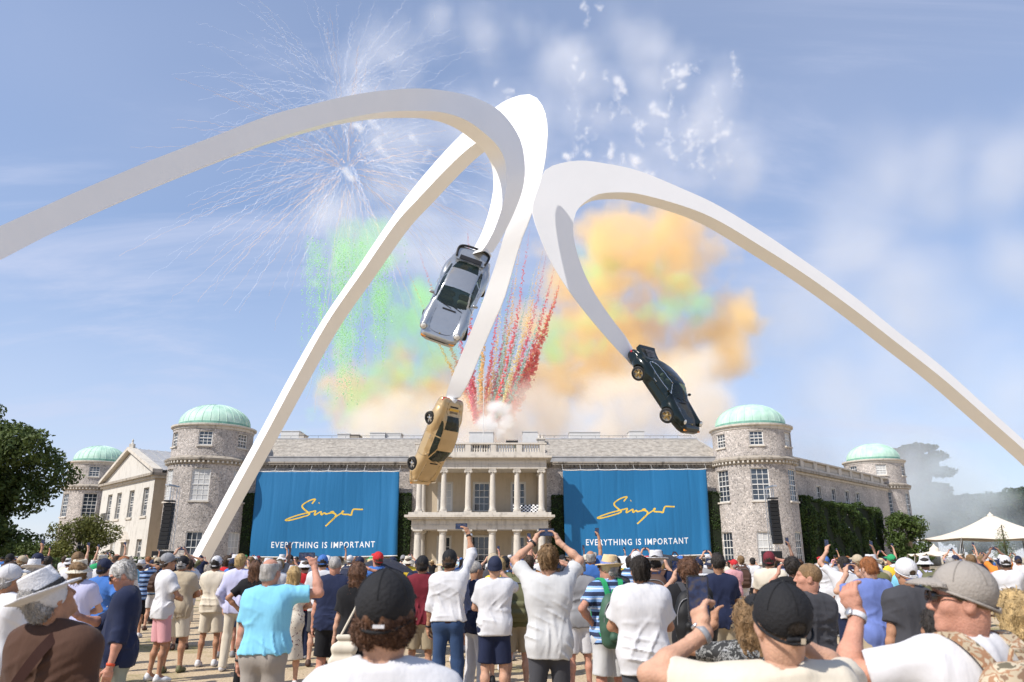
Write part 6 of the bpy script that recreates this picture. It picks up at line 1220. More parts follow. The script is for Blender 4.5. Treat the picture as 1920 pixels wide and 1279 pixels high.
r_, k_, _ = person(px_x(843, 9.9), 9.9, 'person in white shirt and black cap with brown belt and dark jeans', face=D(-5), H=1.83, arms_=('down', ((.20, .20, 1.98), (1, .3, -.1), (-.5, .1, 1), (-.9, .4, 0))), sleeve='rolled', top='white', loose=1.2, hair='under', hair_c='brown', hat='cap', hat_c='black', skin=1, h=.012, fine=True, bottom_c='denim', phone='right_land', collar=True, seed=9, hem=.965)
belt(r_, M_LEATHER); watch(r_, k_, -1, M_BLACK, False); watch(r_, k_, 1, M_BLACK)
r_, k_, _ = person(px_x(928, 9.8), 9.8, 'person in white T-shirt with red collar and navy beanie', H=1.74, arms_=('front', 'face'), top='white', hair=None, hat='beanie', hat_c='navy', skin=0, h=.014, fine=True, bottom='shorts', bottom_c='navy', loose=1.2, build=1.06, belly=.3, seed=10)
m = MB(); m.lathe([(.062, 1.50), (.068, 1.515), (.062, 1.53)], n=24, close=False); m.build('collar', cloth('red'), r_, smooth=True)
r_, k_, _ = person(px_x(1028, 7.4), 7.4, 'person in light grey T-shirt filming with both arms raised high', H=1.84, arms_=(((.115, .25, 1.83), (1, -.05, -.45), (.25, .25, 1), (-.9, .3, .2)),)*2 if False else (((.115, .25, 1.83), (1, -.05, -.45), (-.35, .25, 1), (-.9, .3, .2)), ((.115, .25, 1.83), (1, -.05, -.45), (-.35, .25, 1), (-.9, .3, .2))), top='light grey', hair='quiff', hair_c='sandy', skin=0, h=.011, fine=True, bottom_c='charcoal', loose=1.5, phone='both', seed=11, hem=.84)
watch(r_, k_, -1, M_BLACK)
o = link('hair', hair_mesh('short', .0055), hairmat('sandy'), r_); o.matrix_local = head_matrix(0, 0)
r_, k_, _ = person(px_x(1140, 8.8), 8.8, 'person in striped polo and straw hat looking left', face=D(14), head_yaw=.75, H=1.75, arms_=('hip', 'front'), top=M_STRIPE, hair='short', hair_c='grey', hat='fedora', hat_c='straw', band_c='periwinkle', skin=2, h=.013, fine=True, bottom='shorts', bottom_c='light grey', build=1.08, belly=.4, collar=True, shades=True, seed=12)
backpack(r_, 'green holdall slung on the striped polo wearer', pm('green_bag', (.045, .10, .065), .6, var=.2), pm('green_bag', (.045, .10, .065), .6), cloth('green'), .9, 1.12)
person(px_x(1200, 7.0), 7.0, 'person in white short-sleeved shirt with dark cropped hair', H=1.755, arms_=('front', 'front'), top='white', loose=1.7, build=1.10, hair='short', hair_c='dark', skin=1, h=.011, fine=True, bottom_c='charcoal', collar=True, seed=13, hem=.80)
r_, k_, _ = person(px_x(1290, 8.2), 8.2, 'person in black T-shirt with mop of curly brown hair', H=1.72, arms_=('face', 'down'), top='black', hair='curly', hair_c='auburn', skin=0, h=.013, fine=True, bottom_c='charcoal', seed=14, phone='left')
backpack(r_, 'black backpack worn by the curly-haired one', pm('black_nylon', (.012, .012, .013), .6), pm('black_nylon', (.012, .012, .013), .6), cloth('charcoal'), 1.05, 1.20, True)
AF = ((.125, .23, 1.63), (1, -.1, -.45), (-.35, .25, 1), (-.9, .3, .2))
r_, k_, HM_ = person(px_x(1452, 2.5), 2.5, 'person in cream T-shirt and black cap filming with a wristwatch showing', head_pitch=.22, head_yaw=.12, H=1.665, arms_=(((.20, .21, 1.61), (1, -.25, -.55), (.15, .35, 1), (-.8, .5, .2)), ((.10, .22, 1.60), (1, -.25, -.8), (-.35, .25, 1), (-.9, .3, .2))), top='cream', loose=1.2, hair='crop', hair_c='dark', hat='cap', hat_c='black', skin=0, h=.0095, fine=True, bottom_c='navy', phone='left', seed=15, curl=(.9, .9))
watch(r_, k_, -1, pm('watch_grey', (.25, .26, .28), .4), True, .97); m = MB(); m.box((.012, -.122, -.018), (.016, .008, .018)); o = m.build('cap_buckle', M_CHROME, r_); o.matrix_local = HM_
person(px_x(1513, 6.5), 6.5, 'person in faded grey T-shirt with short reddish hair in profile', face=D(22), head_yaw=D(55), H=1.70, arms_=('front', 'front'), top='charcoal', build=1.12, belly=.4, hair='crop', hair_c='sandy', skin=2, h=.012, fine=True, bottom_c='grey', loose=1.3, seed=16)
person(px_x(1582, 12.4), 12.4, 'person in white T-shirt and slim navy trousers holding a phone high', face=D(10), H=1.76, arms_=('high', 'front'), top='white', hair='short', hair_c='dark', skin=0, h=.014, fine=True, bottom_c='navy', phone='left', seed=17)
person(px_x(1632, 8.8), 8.8, 'person in blue polo with copper red hair', face=D(12), head_pitch=-.15, H=1.75, arms_=('face', 'face'), top='periwinkle', hair='short', hair_c='red', skin=0, h=.013, fine=True, bottom='shorts', bottom_c='beige', phone='both', collar=True, seed=18, loose=1.4, hem=.82)
r_, k_, _ = person(px_x(1697, 7.2), 7.2, 'person in navy T-shirt and white cap with arms hanging', face=D(8), H=1.73, arms_=('down', 'down'), top='charcoal', build=1.12, belly=.5, hair='crop', hair_c='brown', hat='cap', hat_c='white', skin=1, h=.012, fine=True, bottom='shorts', bottom_c='beige', loose=1.3, seed=19); watch(r_, k_, -1, M_GOLDRIM, False)
r_, k_, HM_ = person(px_x(1795, 2.8), 2.8, 'person in white T-shirt and grey cap in profile, closest to the camera', face=D(16), head_yaw=D(58), head_pitch=.10, H=1.72, arms_=(((.235, .27, 1.60), (1, .1, -1.0), (.20, .25, 1), (-.9, .3, .2)), 'down'), top='white', loose=1.3, build=1.08, hair='crop', hair_c='sandy', hat='cap', hat_c='taupe', skin=2, h=.0095, fine=True, bottom_c='navy', shades=True, seed=20, curl=(.8, .5))
watch(r_, k_, -1, cloth('white'), True, .95); backpack(r_, 'desert camouflage backpack worn by the one in the grey cap', M_CAMO, M_CAMO, M_CAMO, 1.1, 1.20)
m = MB(); m.lathe([(.0, .0), (.015, .0), (.016, .003), (.0, .004)], n=18, close=False); o = m.build('brim_sticker', pm('sticker', (.08, .10, .22), .4), r_); o.matrix_local = HM_ @ Matrix.Translation((0.02, .165, .052)) @ Matrix.Rotation(-.35, 4, 'X')
r_, k_, _ = person(px_x(1886, 4.2), 4.2, 'person in white vest with blond hair under a navy cap', H=1.57, arms_=('front', ((.05, .12, 1.66), (1, .2, -.2), (-.8, .3, .4), (0, .2, -1))), sw=.88, top='white', hair='wavy', hair_c='blond', hat='cap', hat_c='navy', skin=0, h=.013, fine=True, bottom='shorts', bottom_c='navy', seed=21)
person(px_x(1398, 4.4), 4.4, 'person in dark floral top with one tanned arm lifted', H=1.52, arms_=(((.18, .20, 1.62), (1, -.1, -.6), (-.2, .3, 1), (-.9, .3, .2)), 'front'), sw=.86, top=m_blobs('dark_floral', ((.02, .02, .02), (.02, .02, .02), (.25, .25, .24), (.02, .02, .02), (.3, .3, .3)), 30), hair='wavy', hair_c='sandy', skin=1, h=.014, fine=True, bottom='skirt', bottom_c='black', seed=22)
person(px_x(342, 12.9), 12.9, 'person in beige shirt and shorts with black cap, hands in front', H=1.76, arms_=('front', 'front'), top='beige', loose=1.5, build=1.05, hair='under', hair_c='grey', hat='cap', hat_c='black', skin=1, h=.014, fine=True, bottom='shorts', bottom_c='cream', collar=True, shoes='olive', seed=23, hem=.82)
person(px_x(405, 13.6), 13.6, 'person in cream jumper and shorts with white cap', H=1.76, arms_=('front', 'front'), sleeve='short', top='cream', loose=1.3, hair='short', hair_c='dark', hat='cap', hat_c='white', skin=1, h=.014, fine=True, bottom='shorts', bottom_c='cream', seed=24)
person(px_x(314, 12.0), 12.0, 'person in white T-shirt and pink shorts with grey cap looking right', face=D(-50), H=1.80, arms_=('front', 'front'), top='white', hair='under', hair_c='brown', hat='cap', hat_c='grey', skin=1, h=.014, fine=True, bottom='shorts', bottom_c='pink', shades=True, loose=1.4, seed=25)
person(px_x(450, 13.1), 13.1, 'person in lavender long-sleeved shirt and cream trousers', H=1.80, arms_=('pocket', 'front'), sleeve='long', top='lavender', hair='short', hair_c='blond', skin=0, h=.014, fine=True, bottom_c='cream', loose=1.4, seed=26)
person(px_x(481, 11.6), 11.6, 'person in black T-shirt with hand on hip and auburn hair', H=1.70, arms_=('hip', 'front'), top='black', hair='long', hair_c='auburn', hat='cap', hat_c='black', skin=1, h=.014, fine=True, bottom_c='black', seed=27)
person(px_x(553, 11.4), 11.4, 'person in floral dress with straight blond hair', H=1.62, sw=.86, arms_=('front', 'front'), top=M_FLORAL, hair='long', hair_c='blond', skin=0, h=.014, fine=True, bottom='skirt', bottom_c=M_FLORAL, seed=28)
person(px_x(628, 10.4), 10.4, 'person in navy polo and black shorts with cropped grey hair', H=1.76, arms_=('down', 'front'), top='navy', build=1.12, belly=.5, hair='crop', hair_c='grey', skin=2, h=.014, fine=True, bottom='shorts', bottom_c='black', collar=True, loose=1.4, shoes='black', seed=29)
r_, k_, _ = person(px_x(672, 9.0), 9.0, 'person in black tee with long curly auburn hair', H=1.68, sw=.90, arms_=('down', 'front'), top='black', hair='wavy', hair_c='auburn', skin=0, h=.014, fine=True, bottom='skirt', bottom_c='black', loose=1.5, seed=30)
t = empty('tote_bag', r_.location, 0); tag(t, 'cream canvas tote bag on the shoulder of the curly-haired one in black', 'bag'); F = Field((-.30, -.35, .55), (.20, .0, 1.05), .015); F.cone((-.18, -.20, .66), (.02, -.20, .66), .06, .06, .05); F.cone((-.16, -.20, .80), (.02, -.20, .80), .055, .055, .08); F.cone((-.14, -.20, .92), (.0, -.20, .92), .025, .025, .08); link('bag_body', F.mesh('bag_body'), cloth('cream'), t); m = MB(); m.tube([(-.12, -.20, .92), (.02, -.19, 1.2), (.10, -.12, 1.42), (.11, .0, 1.46), (.02, .10, 1.1)], .014, 6); m.build('bag_strap', cloth('cream'), t)
person(px_x(1347, 10.5), 10.5, 'person in navy polo with thick dark hair behind the black backpack', H=1.78, arms_=('front', 'front'), top='navy', hair='quiff', hair_c='dark', skin=1, h=.014, fine=True, bottom='shorts', bottom_c='khaki', collar=True, seed=31, loose=1.3)
person(px_x(150, 9.6), 9.6, 'person in pale shirt behind the white panama hat', H=1.72, arms_=('front', 'front'), top='lavender', hair='long', hair_c='sandy', hat='bucket', hat_c='cream', skin=0, h=.014, fine=True, bottom_c='khaki', seed=32, loose=1.3)
person(px_x(196, 11.0), 11.0, 'person in blue polo and navy shorts beside the navy-shirted reader', face=D(-10), H=1.72, arms_=('front', 'hip'), top='blue', hair='under', hair_c='dark', hat='cap', hat_c='navy', skin=0, h=.014, fine=True, bottom='shorts', bottom_c='navy', collar=True, seed=33, loose=1.3)
person(px_x(22, 6.8), 6.8, 'person in white shirt and white cap at the left frame edge', face=D(-25), H=1.68, arms_=('front', 'front'), sleeve='long', top='white', hair='under', hair_c='grey', hat='cap', hat_c='white', skin=1, h=.014, fine=True, bottom_c='khaki', seed=34, loose=1.4)
person(px_x(792, 11.2), 11.2, 'person in dark plum T-shirt and black cap left of the white shirt', H=1.76, arms_=('hip', 'front'), top='maroon', hair='under', hair_c='dark', hat='cap', hat_c='black', skin=1, h=.014, fine=True, bottom='shorts', bottom_c='khaki', seed=35, loose=1.3)
person(px_x(893, 10.3), 10.3, 'person in navy polo and white trousers turned to the right', face=D(-55), H=1.70, arms_=('down', 'front'), top='navy', hair='crop', hair_c='grey', skin=1, h=.014, fine=True, bottom_c='white', seed=36, loose=1.3, shades=True)
person(px_x(1745, 3.9), 3.9, 'person in black top half hidden behind the raised forearm', face=D(20), H=1.52, arms_=('front', 'front'), top='navy', hair='long', hair_c='dark', skin=1, h=.015, fine=True, bottom_c='black', seed=37, loose=1.2)

# ------------------------------------------------------------------ the rest of the crowd, row behind row
def zone(px):
    for lim, z in ((190, 'under the evergreen tree'), (300, 'before the pedimented wing'), (465, 'before the left tower'), (760, 'before the left banner'), (1040, 'before the portico'), (1340, 'before the right banner'), (1505, 'before the right tower'), (1655, 'before the tall hedge'), (1775, 'before the far tower')):
        if px < lim: return z
    return 'before the marquee'
CR = random.Random(2024)
TOPS = [('white', 'T-shirt')]*9+[('white', 'shirt')]*5+[('navy', 'polo')]*4+[('black', 'T-shirt')]*5+[('sky blue', 'shirt')]*3+[('light blue', 'polo')]*1+[('beige', 'shirt')]*3+[('grey', 'T-shirt')]*2+[('red', 'T-shirt')]+[('green', 'polo')]+[('pink', 'shirt')]+[('cream', 'polo')]*3+[('olive', 'T-shirt')]+[('blue', 'polo')]*2+[('lavender', 'shirt')]*2+[('charcoal', 'T-shirt')]*2+[('orange', 'T-shirt')]*1+[('yellow', 'T-shirt')]+[('striped blue', 'polo')]*3
HEADS = [(None, None, 'short', c+' hair') for c in ('brown', 'dark', 'sandy', 'grey', 'blond', 'red')]*2+[(None, None, 'long', c+' long hair') for c in ('brown', 'blond', 'auburn', 'dark')]+[(None, None, 'curly', c+' curly hair') for c in ('brown', 'dark')]+[('cap', c, 'under', c+' cap') for c in ('black', 'black', 'white', 'white', 'navy', 'navy', 'red', 'beige', 'blue', 'green', 'grey', 'maroon')]*2+[('panama', 'white', 'under', 'white panama hat'), ('panama', 'cream', 'under', 'cream panama hat'), ('fedora', 'straw', 'under', 'straw hat'), ('bucket', 'cream', 'under', 'cream bucket hat'), ('bucket', 'white', 'under', 'white bucket hat'), ('sunhat', 'straw', 'long', 'wide straw sun hat'), ('bucket', 'navy', 'under', 'navy bucket hat'), ('panama', 'white', 'under', 'white panama hat')]*1+[(None, None, 'ring', 'bald head')]*2
POSES = [(('front', 'front'), None, 0, '')]*5+[(('down', 'down'), None, 0, '')]*3+[(('face', 'face'), 'both', 0, ' filming')]*3+[(('high', 'high'), 'both', .1, ' arms up')]*3+[(('down', 'vhigh'), 'right', .1, ' one arm up')]*2+[(('hip', 'front'), None, 0, ' hand on hip')]*1+[(('front', 'brow'), None, .1, ' shading eyes')]*1
pts = list(PEOPLE); made = 0; lim = {}
BLOCK = [(-17.3, 43.0)]
PLAB = set()
bands = [(10.5, 17, 62, .75), (17, 27, 104, .75), (27, 40, 64, .85), (40, 62, 34, 1.0)]
for (d0, d1, cnt, gap) in bands:
    n = 0; tries = 0
    while n < cnt and tries < 6000:
        tries += 1; d = math.sqrt(CR.uniform(d0*d0, d1*d1)); px = CR.uniform(-10, 1930); x = px_x(px, d)
        if any((x-a)**2+(d-b)**2 < gap*gap for a, b in pts) or any((x-a)**2+(d-b)**2 < 2.2 for a, b in BLOCK): continue
        if d > 47 and px < 300: continue
        if any(abs(x/d-a/b) < .16/b+.10/d and b < d-.3 and b < 7 for a, b in PEOPLE[:40]) and CR.random() < .55: continue
        if d < 14 and any(abs(x/d-a/b) < .30/b+.22/d and d < b+.2 and b < 14 for a, b in PEOPLE[:40]): continue
        for _ in range(60):
            tc_, tn = CR.choice(TOPS); ht = CR.choice(HEADS); ps = CR.choice(POSES if d > 15 else POSES[:9]+POSES[-2:]); lab = 'person in %s %s with %s%s %s' % (tc_, tn, ht[3], ps[3], zone(px))
            pl_ = '%s %s with %s %s' % (tc_, tn, ht[3], zone(px))
            if lab not in LABELS and not (ps[1] and pl_ in PLAB): break
        else: continue
        PLAB.add(pl_); fem = ht[2] == 'long'; far = d > 26; hh = .018 if d < 26 else .024; hc = ht[3].split()[0] if ht[0] is None and ht[2] != 'ring' else CR.choice(['brown', 'dark', 'grey', 'sandy'])
        bt = CR.choice(['shorts', 'trousers', 'shorts', 'trousers']); hy = CR.choice([0, 0, .3, -.3, .6]); kw = dict(sw=.88) if fem else {}
        r9, _, _ = person(x, d, lab, head_yaw=hy, head_pitch=ps[2]+CR.choice([.0, .1, .2, .3]), face=CR.choice([0, 0, .12, -.12, .3, -.3])+math.atan2(x, d)*-.3, H=CR.gauss(1.68, .04) if fem else CR.gauss(1.755, .05), arms_=ps[0], sleeve='long' if tn == 'shirt' and not fem and hh == .018 and CR.random() < .35 else 'short', top=M_STRIPE if tc_ == 'striped blue' else tc_, bottom=bt, bottom_c=CR.choice(['navy', 'khaki', 'black', 'beige', 'white', 'denim', 'charcoal', 'cream']), hair=ht[2], hair_c=hc, hat=ht[0], hat_c=ht[1] or 'black', band_c=CR.choice(['black', 'navy', 'brown']), skin=CR.choice([0, 0, 1, 1, 2, 2, 3]), h=hh, phone=ps[1], plabel=pl_, loose=1.25, legs=.3, parts=('bottom', 'shoes') if d < 26 else ('bottom',), shoes=CR.choice(['white', 'black', 'brown', 'grey']), **kw)
        pts.append((x, d)); n += 1
        if 9.5 < d < 24 and 'arms up' not in lab and CR.random() < .17:
            bc = CR.choice(['black', 'navy', 'grey', 'olive', 'brown']); backpack(r9, '%s backpack on the %s' % (bc, pl_), pm('pack_'+bc, CLOTH[bc], .7), pm('pack_'+bc, CLOTH[bc], .7), cloth(bc), .85, 1.22)
PL = {}
for p, f, land, own in PHONES:
    o = phone_thing(p, f, land, own); PL.setdefault(o['label'], []).append(o)

# umbrellas opened as sunshades in the crowd
def umbrella(px, py, d, r, mat, label):
    c = at(px, py, d); root = empty('umbrella', (c.x, d, 0)); tag(root, label, 'umbrella'); n = 8; m = MB(); vs = [(0, 0, c.z)]
    for j in range(1, 6):
        f = j/5
        for i in range(n*2): a = math.pi*i/n; rr = r*f*(1 if i % 2 == 0 else .955); vs.append((rr*math.cos(a), rr*math.sin(a), c.z-.42*r*f**1.7-(0 if i % 2 == 0 else .0)))
    fs = [(0, 1+i, 1+(i+1) % 16) for i in range(16)]+[(1+(j-1)*16+i, 1+j*16+i, 1+j*16+(i+1) % 16, 1+(j-1)*16+(i+1) % 16) for j in range(1, 5) for i in range(16)]; m.add(vs, fs); m.build('canopy', mat, root)
    for i in range(8): a = math.pi*i/4; b = MB(); b.tube([(0, 0, c.z-.02), (r*.97*math.cos(a), r*.97*math.sin(a), c.z-.42*r-.02)], .006, 4); b.build('rib', M_IRON, root)
    s = MB(); s.tube([(0, 0, c.z-.95), (0, 0, c.z+.06)], .009, 6); s.build('shaft', M_IRON, root); return root
umbrella(1242, 1039, 17, .72, pm('umbrella_black', (.03, .03, .033), .7), 'black open umbrella in the crowd under the right banner')
umbrella(1172, 1042, 20, .70, pm('umbrella_white', (.72, .72, .72), .7), 'white open umbrella in the crowd under the right banner')
umbrella(718, 1046, 15, .62, pm('umbrella_navy', (.025, .027, .04), .7), 'dark navy open umbrella in the crowd between the left banner and the portico')
# ------------------------------------------------------------------ coloured daytime fireworks: smoke built as air, trails as solid puffs
def m_smoke(name, col, dens, aniso=0.0, absorb=(0, 0, 0)):
    m = bpy.data.materials.new(name); m.use_nodes = True; t = m.node_tree; t.nodes.clear(); o = N(t, 'ShaderNodeOutputMaterial'); v = N(t, 'ShaderNodeVolumePrincipled'); v.inputs['Color'].default_value = (*col, 1); v.inputs['Density'].default_value = dens; v.inputs['Anisotropy'].default_value = aniso; v.inputs['Absorption Color'].default_value = (*absorb, 1); L(t, v.outputs[0], o.inputs['Volume']); return m
def smoke(name, label, blobs, Y, voxel, mat, warp=3.0, wscale=.16, soft=.75, detail=6.0, erode=.55, escale=.22, spread=6.0, seed=1, stretch=(1, 1, 1)):
    """blobs: (px, py, radius px) on the photo, set at distance Y (with real depth); a density grid filled round them and eroded by noise"""
    rg = np.random.default_rng(seed); P = []; rad = []
    for b in blobs:
        yy = Y+rg.uniform(-spread, spread); p = at(b[0], b[1], yy); P.append(p); rad.append(b[2]*yy/1400.0)
    P = np.array([list(p) for p in P]); rad = np.array(rad); c = P.mean(0); pad = rad.max()*1.1+warp*.6; lo = (P-c-0).min(0)-pad; hi = (P-c).max(0)+pad
    me = bpy.data.meshes.new(name); me.from_pydata((P-c).tolist(), [], []); a = me.attributes.new('rad', 'FLOAT', 'POINT'); a.data.foreach_set('value', rad.astype(np.float32)); me.materials.append(mat)
    o = bpy.data.objects.new(name, me); COL.objects.link(o); o.location = c; tag(o, label, kind='stuff')
    g = bpy.data.node_groups.new(name+'_grid', 'GeometryNodeTree'); g.interface.new_socket('Geometry', in_out='INPUT', socket_type='NodeSocketGeometry'); g.interface.new_socket('Geometry', in_out='OUTPUT', socket_type='NodeSocketGeometry')
    gi = g.nodes.new('NodeGroupInput'); go = g.nodes.new('NodeGroupOutput'); pos = g.nodes.new('GeometryNodeInputPosition')
    def noise(scale, det, dim='3D'):
        n = g.nodes.new('ShaderNodeTexNoise'); n.inputs['Scale'].default_value = scale; n.inputs['Detail'].default_value = det; n.inputs['Roughness'].default_value = .68; mp = g.nodes.new('ShaderNodeVectorMath'); mp.operation = 'MULTIPLY'; mp.inputs[1].default_value = stretch; of = g.nodes.new('ShaderNodeVectorMath'); of.operation = 'ADD'; of.inputs[1].default_value = (seed*7.3, seed*3.1, 0); L(g, pos.outputs[0], mp.inputs[0]); L(g, mp.outputs[0], of.inputs[0]); L(g, of.outputs[0], n.inputs['Vector']); return n
    n1 = noise(wscale, 3); s = g.nodes.new('ShaderNodeVectorMath'); s.operation = 'SUBTRACT'; s.inputs[1].default_value = (.5, .5, .5); L(g, n1.outputs['Color'], s.inputs[0]); sc = g.nodes.new('ShaderNodeVectorMath'); sc.operation = 'SCALE'; sc.inputs['Scale'].default_value = warp*2; L(g, s.outputs[0], sc.inputs[0]); ad = g.nodes.new('ShaderNodeVectorMath'); ad.operation = 'ADD'; L(g, pos.outputs[0], ad.inputs[0]); L(g, sc.outputs[0], ad.inputs[1])
    sn = g.nodes.new('GeometryNodeSampleNearest'); sn.domain = 'POINT'; L(g, gi.outputs[0], sn.inputs[0]); L(g, ad.outputs[0], sn.inputs['Sample Position'])
    def samp(attr_out, typ):
        si = g.nodes.new('GeometryNodeSampleIndex'); si.data_type = typ; L(g, gi.outputs[0], si.inputs[0]); L(g, attr_out, si.inputs['Value']); L(g, sn.outputs[0], si.inputs['Index']); return si.outputs[0]
    na = g.nodes.new('GeometryNodeInputNamedAttribute'); na.data_type = 'FLOAT'; na.inputs[0].default_value = 'rad'; rr = samp(na.outputs[0], 'FLOAT'); p2 = g.nodes.new('GeometryNodeInputPosition'); pp = samp(p2.outputs[0], 'FLOAT_VECTOR')
    ds = g.nodes.new('ShaderNodeVectorMath'); ds.operation = 'DISTANCE'; L(g, ad.outputs[0], ds.inputs[0]); L(g, pp, ds.inputs[1]); dv = g.nodes.new('ShaderNodeMath'); dv.operation = 'DIVIDE'; L(g, ds.outputs['Value'], dv.inputs[0]); L(g, rr, dv.inputs[1])
    n2 = noise(escale, detail); er = g.nodes.new('ShaderNodeMath'); er.operation = 'MULTIPLY_ADD'; er.inputs[1].default_value = erode*2; L(g, n2.outputs[0], er.inputs[0]); sb = g.nodes.new('ShaderNodeMath'); sb.operation = 'SUBTRACT'; sb.inputs[1].default_value = erode; L(g, dv.outputs[0], sb.inputs[0]); L(g, sb.outputs[0], er.inputs[2])
    mr = g.nodes.new('ShaderNodeMapRange'); mr.interpolation_type = 'SMOOTHSTEP'; mr.inputs['From Min'].default_value = 1.0; mr.inputs['From Max'].default_value = 1.0-soft; mr.inputs['To Min'].default_value = 0; mr.inputs['To Max'].default_value = 1; L(g, er.outputs[0], mr.inputs['Value'])
    vc = g.nodes.new('GeometryNodeVolumeCube'); L(g, mr.outputs[0], vc.inputs['Density']); vc.inputs['Min'].default_value = tuple(lo); vc.inputs['Max'].default_value = tuple(hi)
    for i, ax in enumerate('XYZ'): vc.inputs['Resolution '+ax].default_value = max(6, int((hi[i]-lo[i])/voxel))
    sm = g.nodes.new('GeometryNodeSetMaterial'); sm.inputs['Material'].default_value = mat; L(g, vc.outputs[0], sm.inputs[0]); L(g, sm.outputs[0], go.inputs[0]); md = o.modifiers.new('grid', 'NODES'); md.node_group = g; return o
def scatter(poly, n, r0, r1, seed):
    rg = random.Random(seed); xs = [p[0] for p in poly]; ys = [p[1] for p in poly]; out = []
    def ins(x, y):
        c = False; j = len(poly)-1
        for i in range(len(poly)):
            if (poly[i][1] > y) != (poly[j][1] > y) and x < (poly[j][0]-poly[i][0])*(y-poly[i][1])/(poly[j][1]-poly[i][1])+poly[i][0]: c = not c
            j = i
        return c
    while len(out) < n:
        x, y = rg.uniform(min(xs), max(xs)), rg.uniform(min(ys), max(ys))
        if ins(x, y): out.append((x, y, rg.uniform(r0, r1)))
    return out
def strand(pts, n, r0, r1, jit, seed):
    rg = random.Random(seed); s = spline(pts, n); return [(p[0]+rg.uniform(-jit, jit), p[1]+rg.uniform(-jit, jit), r0+(r1-r0)*i/n) for i, p in enumerate(s)]
M_SO = m_smoke('orange_smoke', (1.0, .80, .48), .25); M_SG = m_smoke('green_smoke', (.60, 1.0, .50), .15); M_SW = m_smoke('white_smoke', (.97, .97, .97), 1.3); M_SC = m_smoke('cream_smoke', (1.0, .94, .85), .26); M_SR = m_smoke('grey_drift', (.88, .90, .93), .06); M_SB = m_smoke('pale_haze_smoke', (.94, .96, 1.0), .085)
Y0 = 112
orange = scatter([(655, 700), (760, 650), (860, 660), (890, 790), (660, 800)], 32, 40, 70, 1)+scatter([(1065, 470), (1120, 400), (1240, 390), (1330, 470), (1350, 550), (1395, 590), (1395, 660), (1320, 710), (1200, 700), (1090, 720), (1040, 660), (1030, 560)], 80, 44, 80, 2)+scatter([(970, 620), (1060, 580), (1110, 720), (960, 750)], 18, 36, 60, 3)
smoke('orange_smoke', 'billowing orange smoke cloud rising behind the house', orange, Y0, .42, M_SO, warp=9, wscale=.08, soft=1.0, erode=1.05, escale=.12, detail=8, seed=1, spread=7)
green = strand([(590, 805), (600, 740), (635, 690), (650, 600), (655, 500), (650, 440)], 30, 16, 34, 9, 1)+strand([(655, 750), (700, 700), (722, 620), (718, 530), (700, 460)], 24, 22, 38, 8, 2)+strand([(650, 785), (655, 740), (665, 700), (700, 680)], 10, 20, 26, 6, 3)+strand([(600, 640), (605, 560), (600, 470)], 12, 16, 24, 6, 14)+scatter([(770, 540), (830, 520), (860, 640), (800, 700), (740, 670)], 16, 34, 54, 4)+scatter([(1085, 470), (1130, 460), (1150, 560), (1120, 660), (1085, 620)], 9, 28, 44, 5)+scatter([(1170, 470), (1290, 490), (1340, 570), (1240, 610), (1170, 560)], 8, 28, 44, 6)+scatter([(1040, 630), (1085, 620), (1085, 690), (1040, 700)], 6, 30, 44, 7)
smoke('green_smoke', 'drifting green smoke curtains among the orange cloud', green, Y0-5, .42, M_SG, warp=6.5, wscale=.11, soft=.85, erode=1.0, escale=.2, detail=8, seed=2, spread=5, stretch=(1, 1, .6))
cream = scatter([(680, 790), (900, 760), (1060, 720), (1340, 690), (1370, 815), (680, 822)], 70, 40, 76, 8)
smoke('cream_smoke', 'pale cream smoke bank lying low behind the roofs', cream, Y0-9, .55, M_SC, warp=6, wscale=.09, soft=1.1, erode=.65, escale=.14, detail=7, seed=3)
RB = []
for bx, by, md, tp in ((896, 795, (885, 700), (882, 600)), (925, 790, (962, 650), (980, 560)), (907, 790, (922, 690), (936, 620)), (948, 785, (1000, 660), (1030, 560)), (952, 790, (1008, 670), (1044, 560)), (940, 785, (985, 670), (1012, 590))): RB += strand([(bx, by), md, tp], 34, 9, 3.5, 2.5, bx)
smoke('red_smoke', 'red smoke thickening the fan of trails above the portico', RB, 101, .3, m_smoke('red_smoke', (1.0, .34, .32), .55), warp=1.2, wscale=.45, soft=.8, erode=.7, escale=.6, seed=15, spread=3.0)
white = scatter([(900, 795), (925, 758), (950, 772), (955, 818), (898, 818)], 22, 12, 20, 9)
smoke('white_smoke', 'dense white smoke puff above the portico roof', white, 96, .25, M_SW, warp=1.0, wscale=.6, soft=.6, erode=.5, escale=.7, seed=4, spread=1.0)
drift = scatter([(1420, 420), (1600, 300), (1930, 250), (1960, 930), (1700, 1000), (1460, 860)], 40, 90, 150, 10)
smoke('grey_drift', 'thin grey green smoke drifting across the right of the sky', drift, 132, 1.5, M_SR, warp=10, wscale=.04, soft=1.5, erode=.6, escale=.05, seed=5, spread=8)
bank = scatter([(1690, 850), (1770, 850), (1860, 920), (1930, 950), (1940, 1035), (1690, 1035)], 34, 40, 70, 13)
smoke('smoke_bank', 'blue grey smoke bank veiling the cedar behind the far tower', bank, 128, .8, m_smoke('blue_grey_smoke', (.78, .87, .92), .11), warp=5, wscale=.08, soft=1.2, erode=.45, escale=.1, seed=6, spread=6)
veil = scatter([(560, 60), (900, 20), (1320, 60), (1400, 330), (1000, 480), (620, 480)], 50, 60, 110, 11)
smoke('pale_haze', 'pale bluish firework haze hanging above the arches', veil, 122, 1.0, M_SB, warp=8, wscale=.06, soft=1.5, erode=.95, escale=.12, detail=8, seed=7, spread=7)
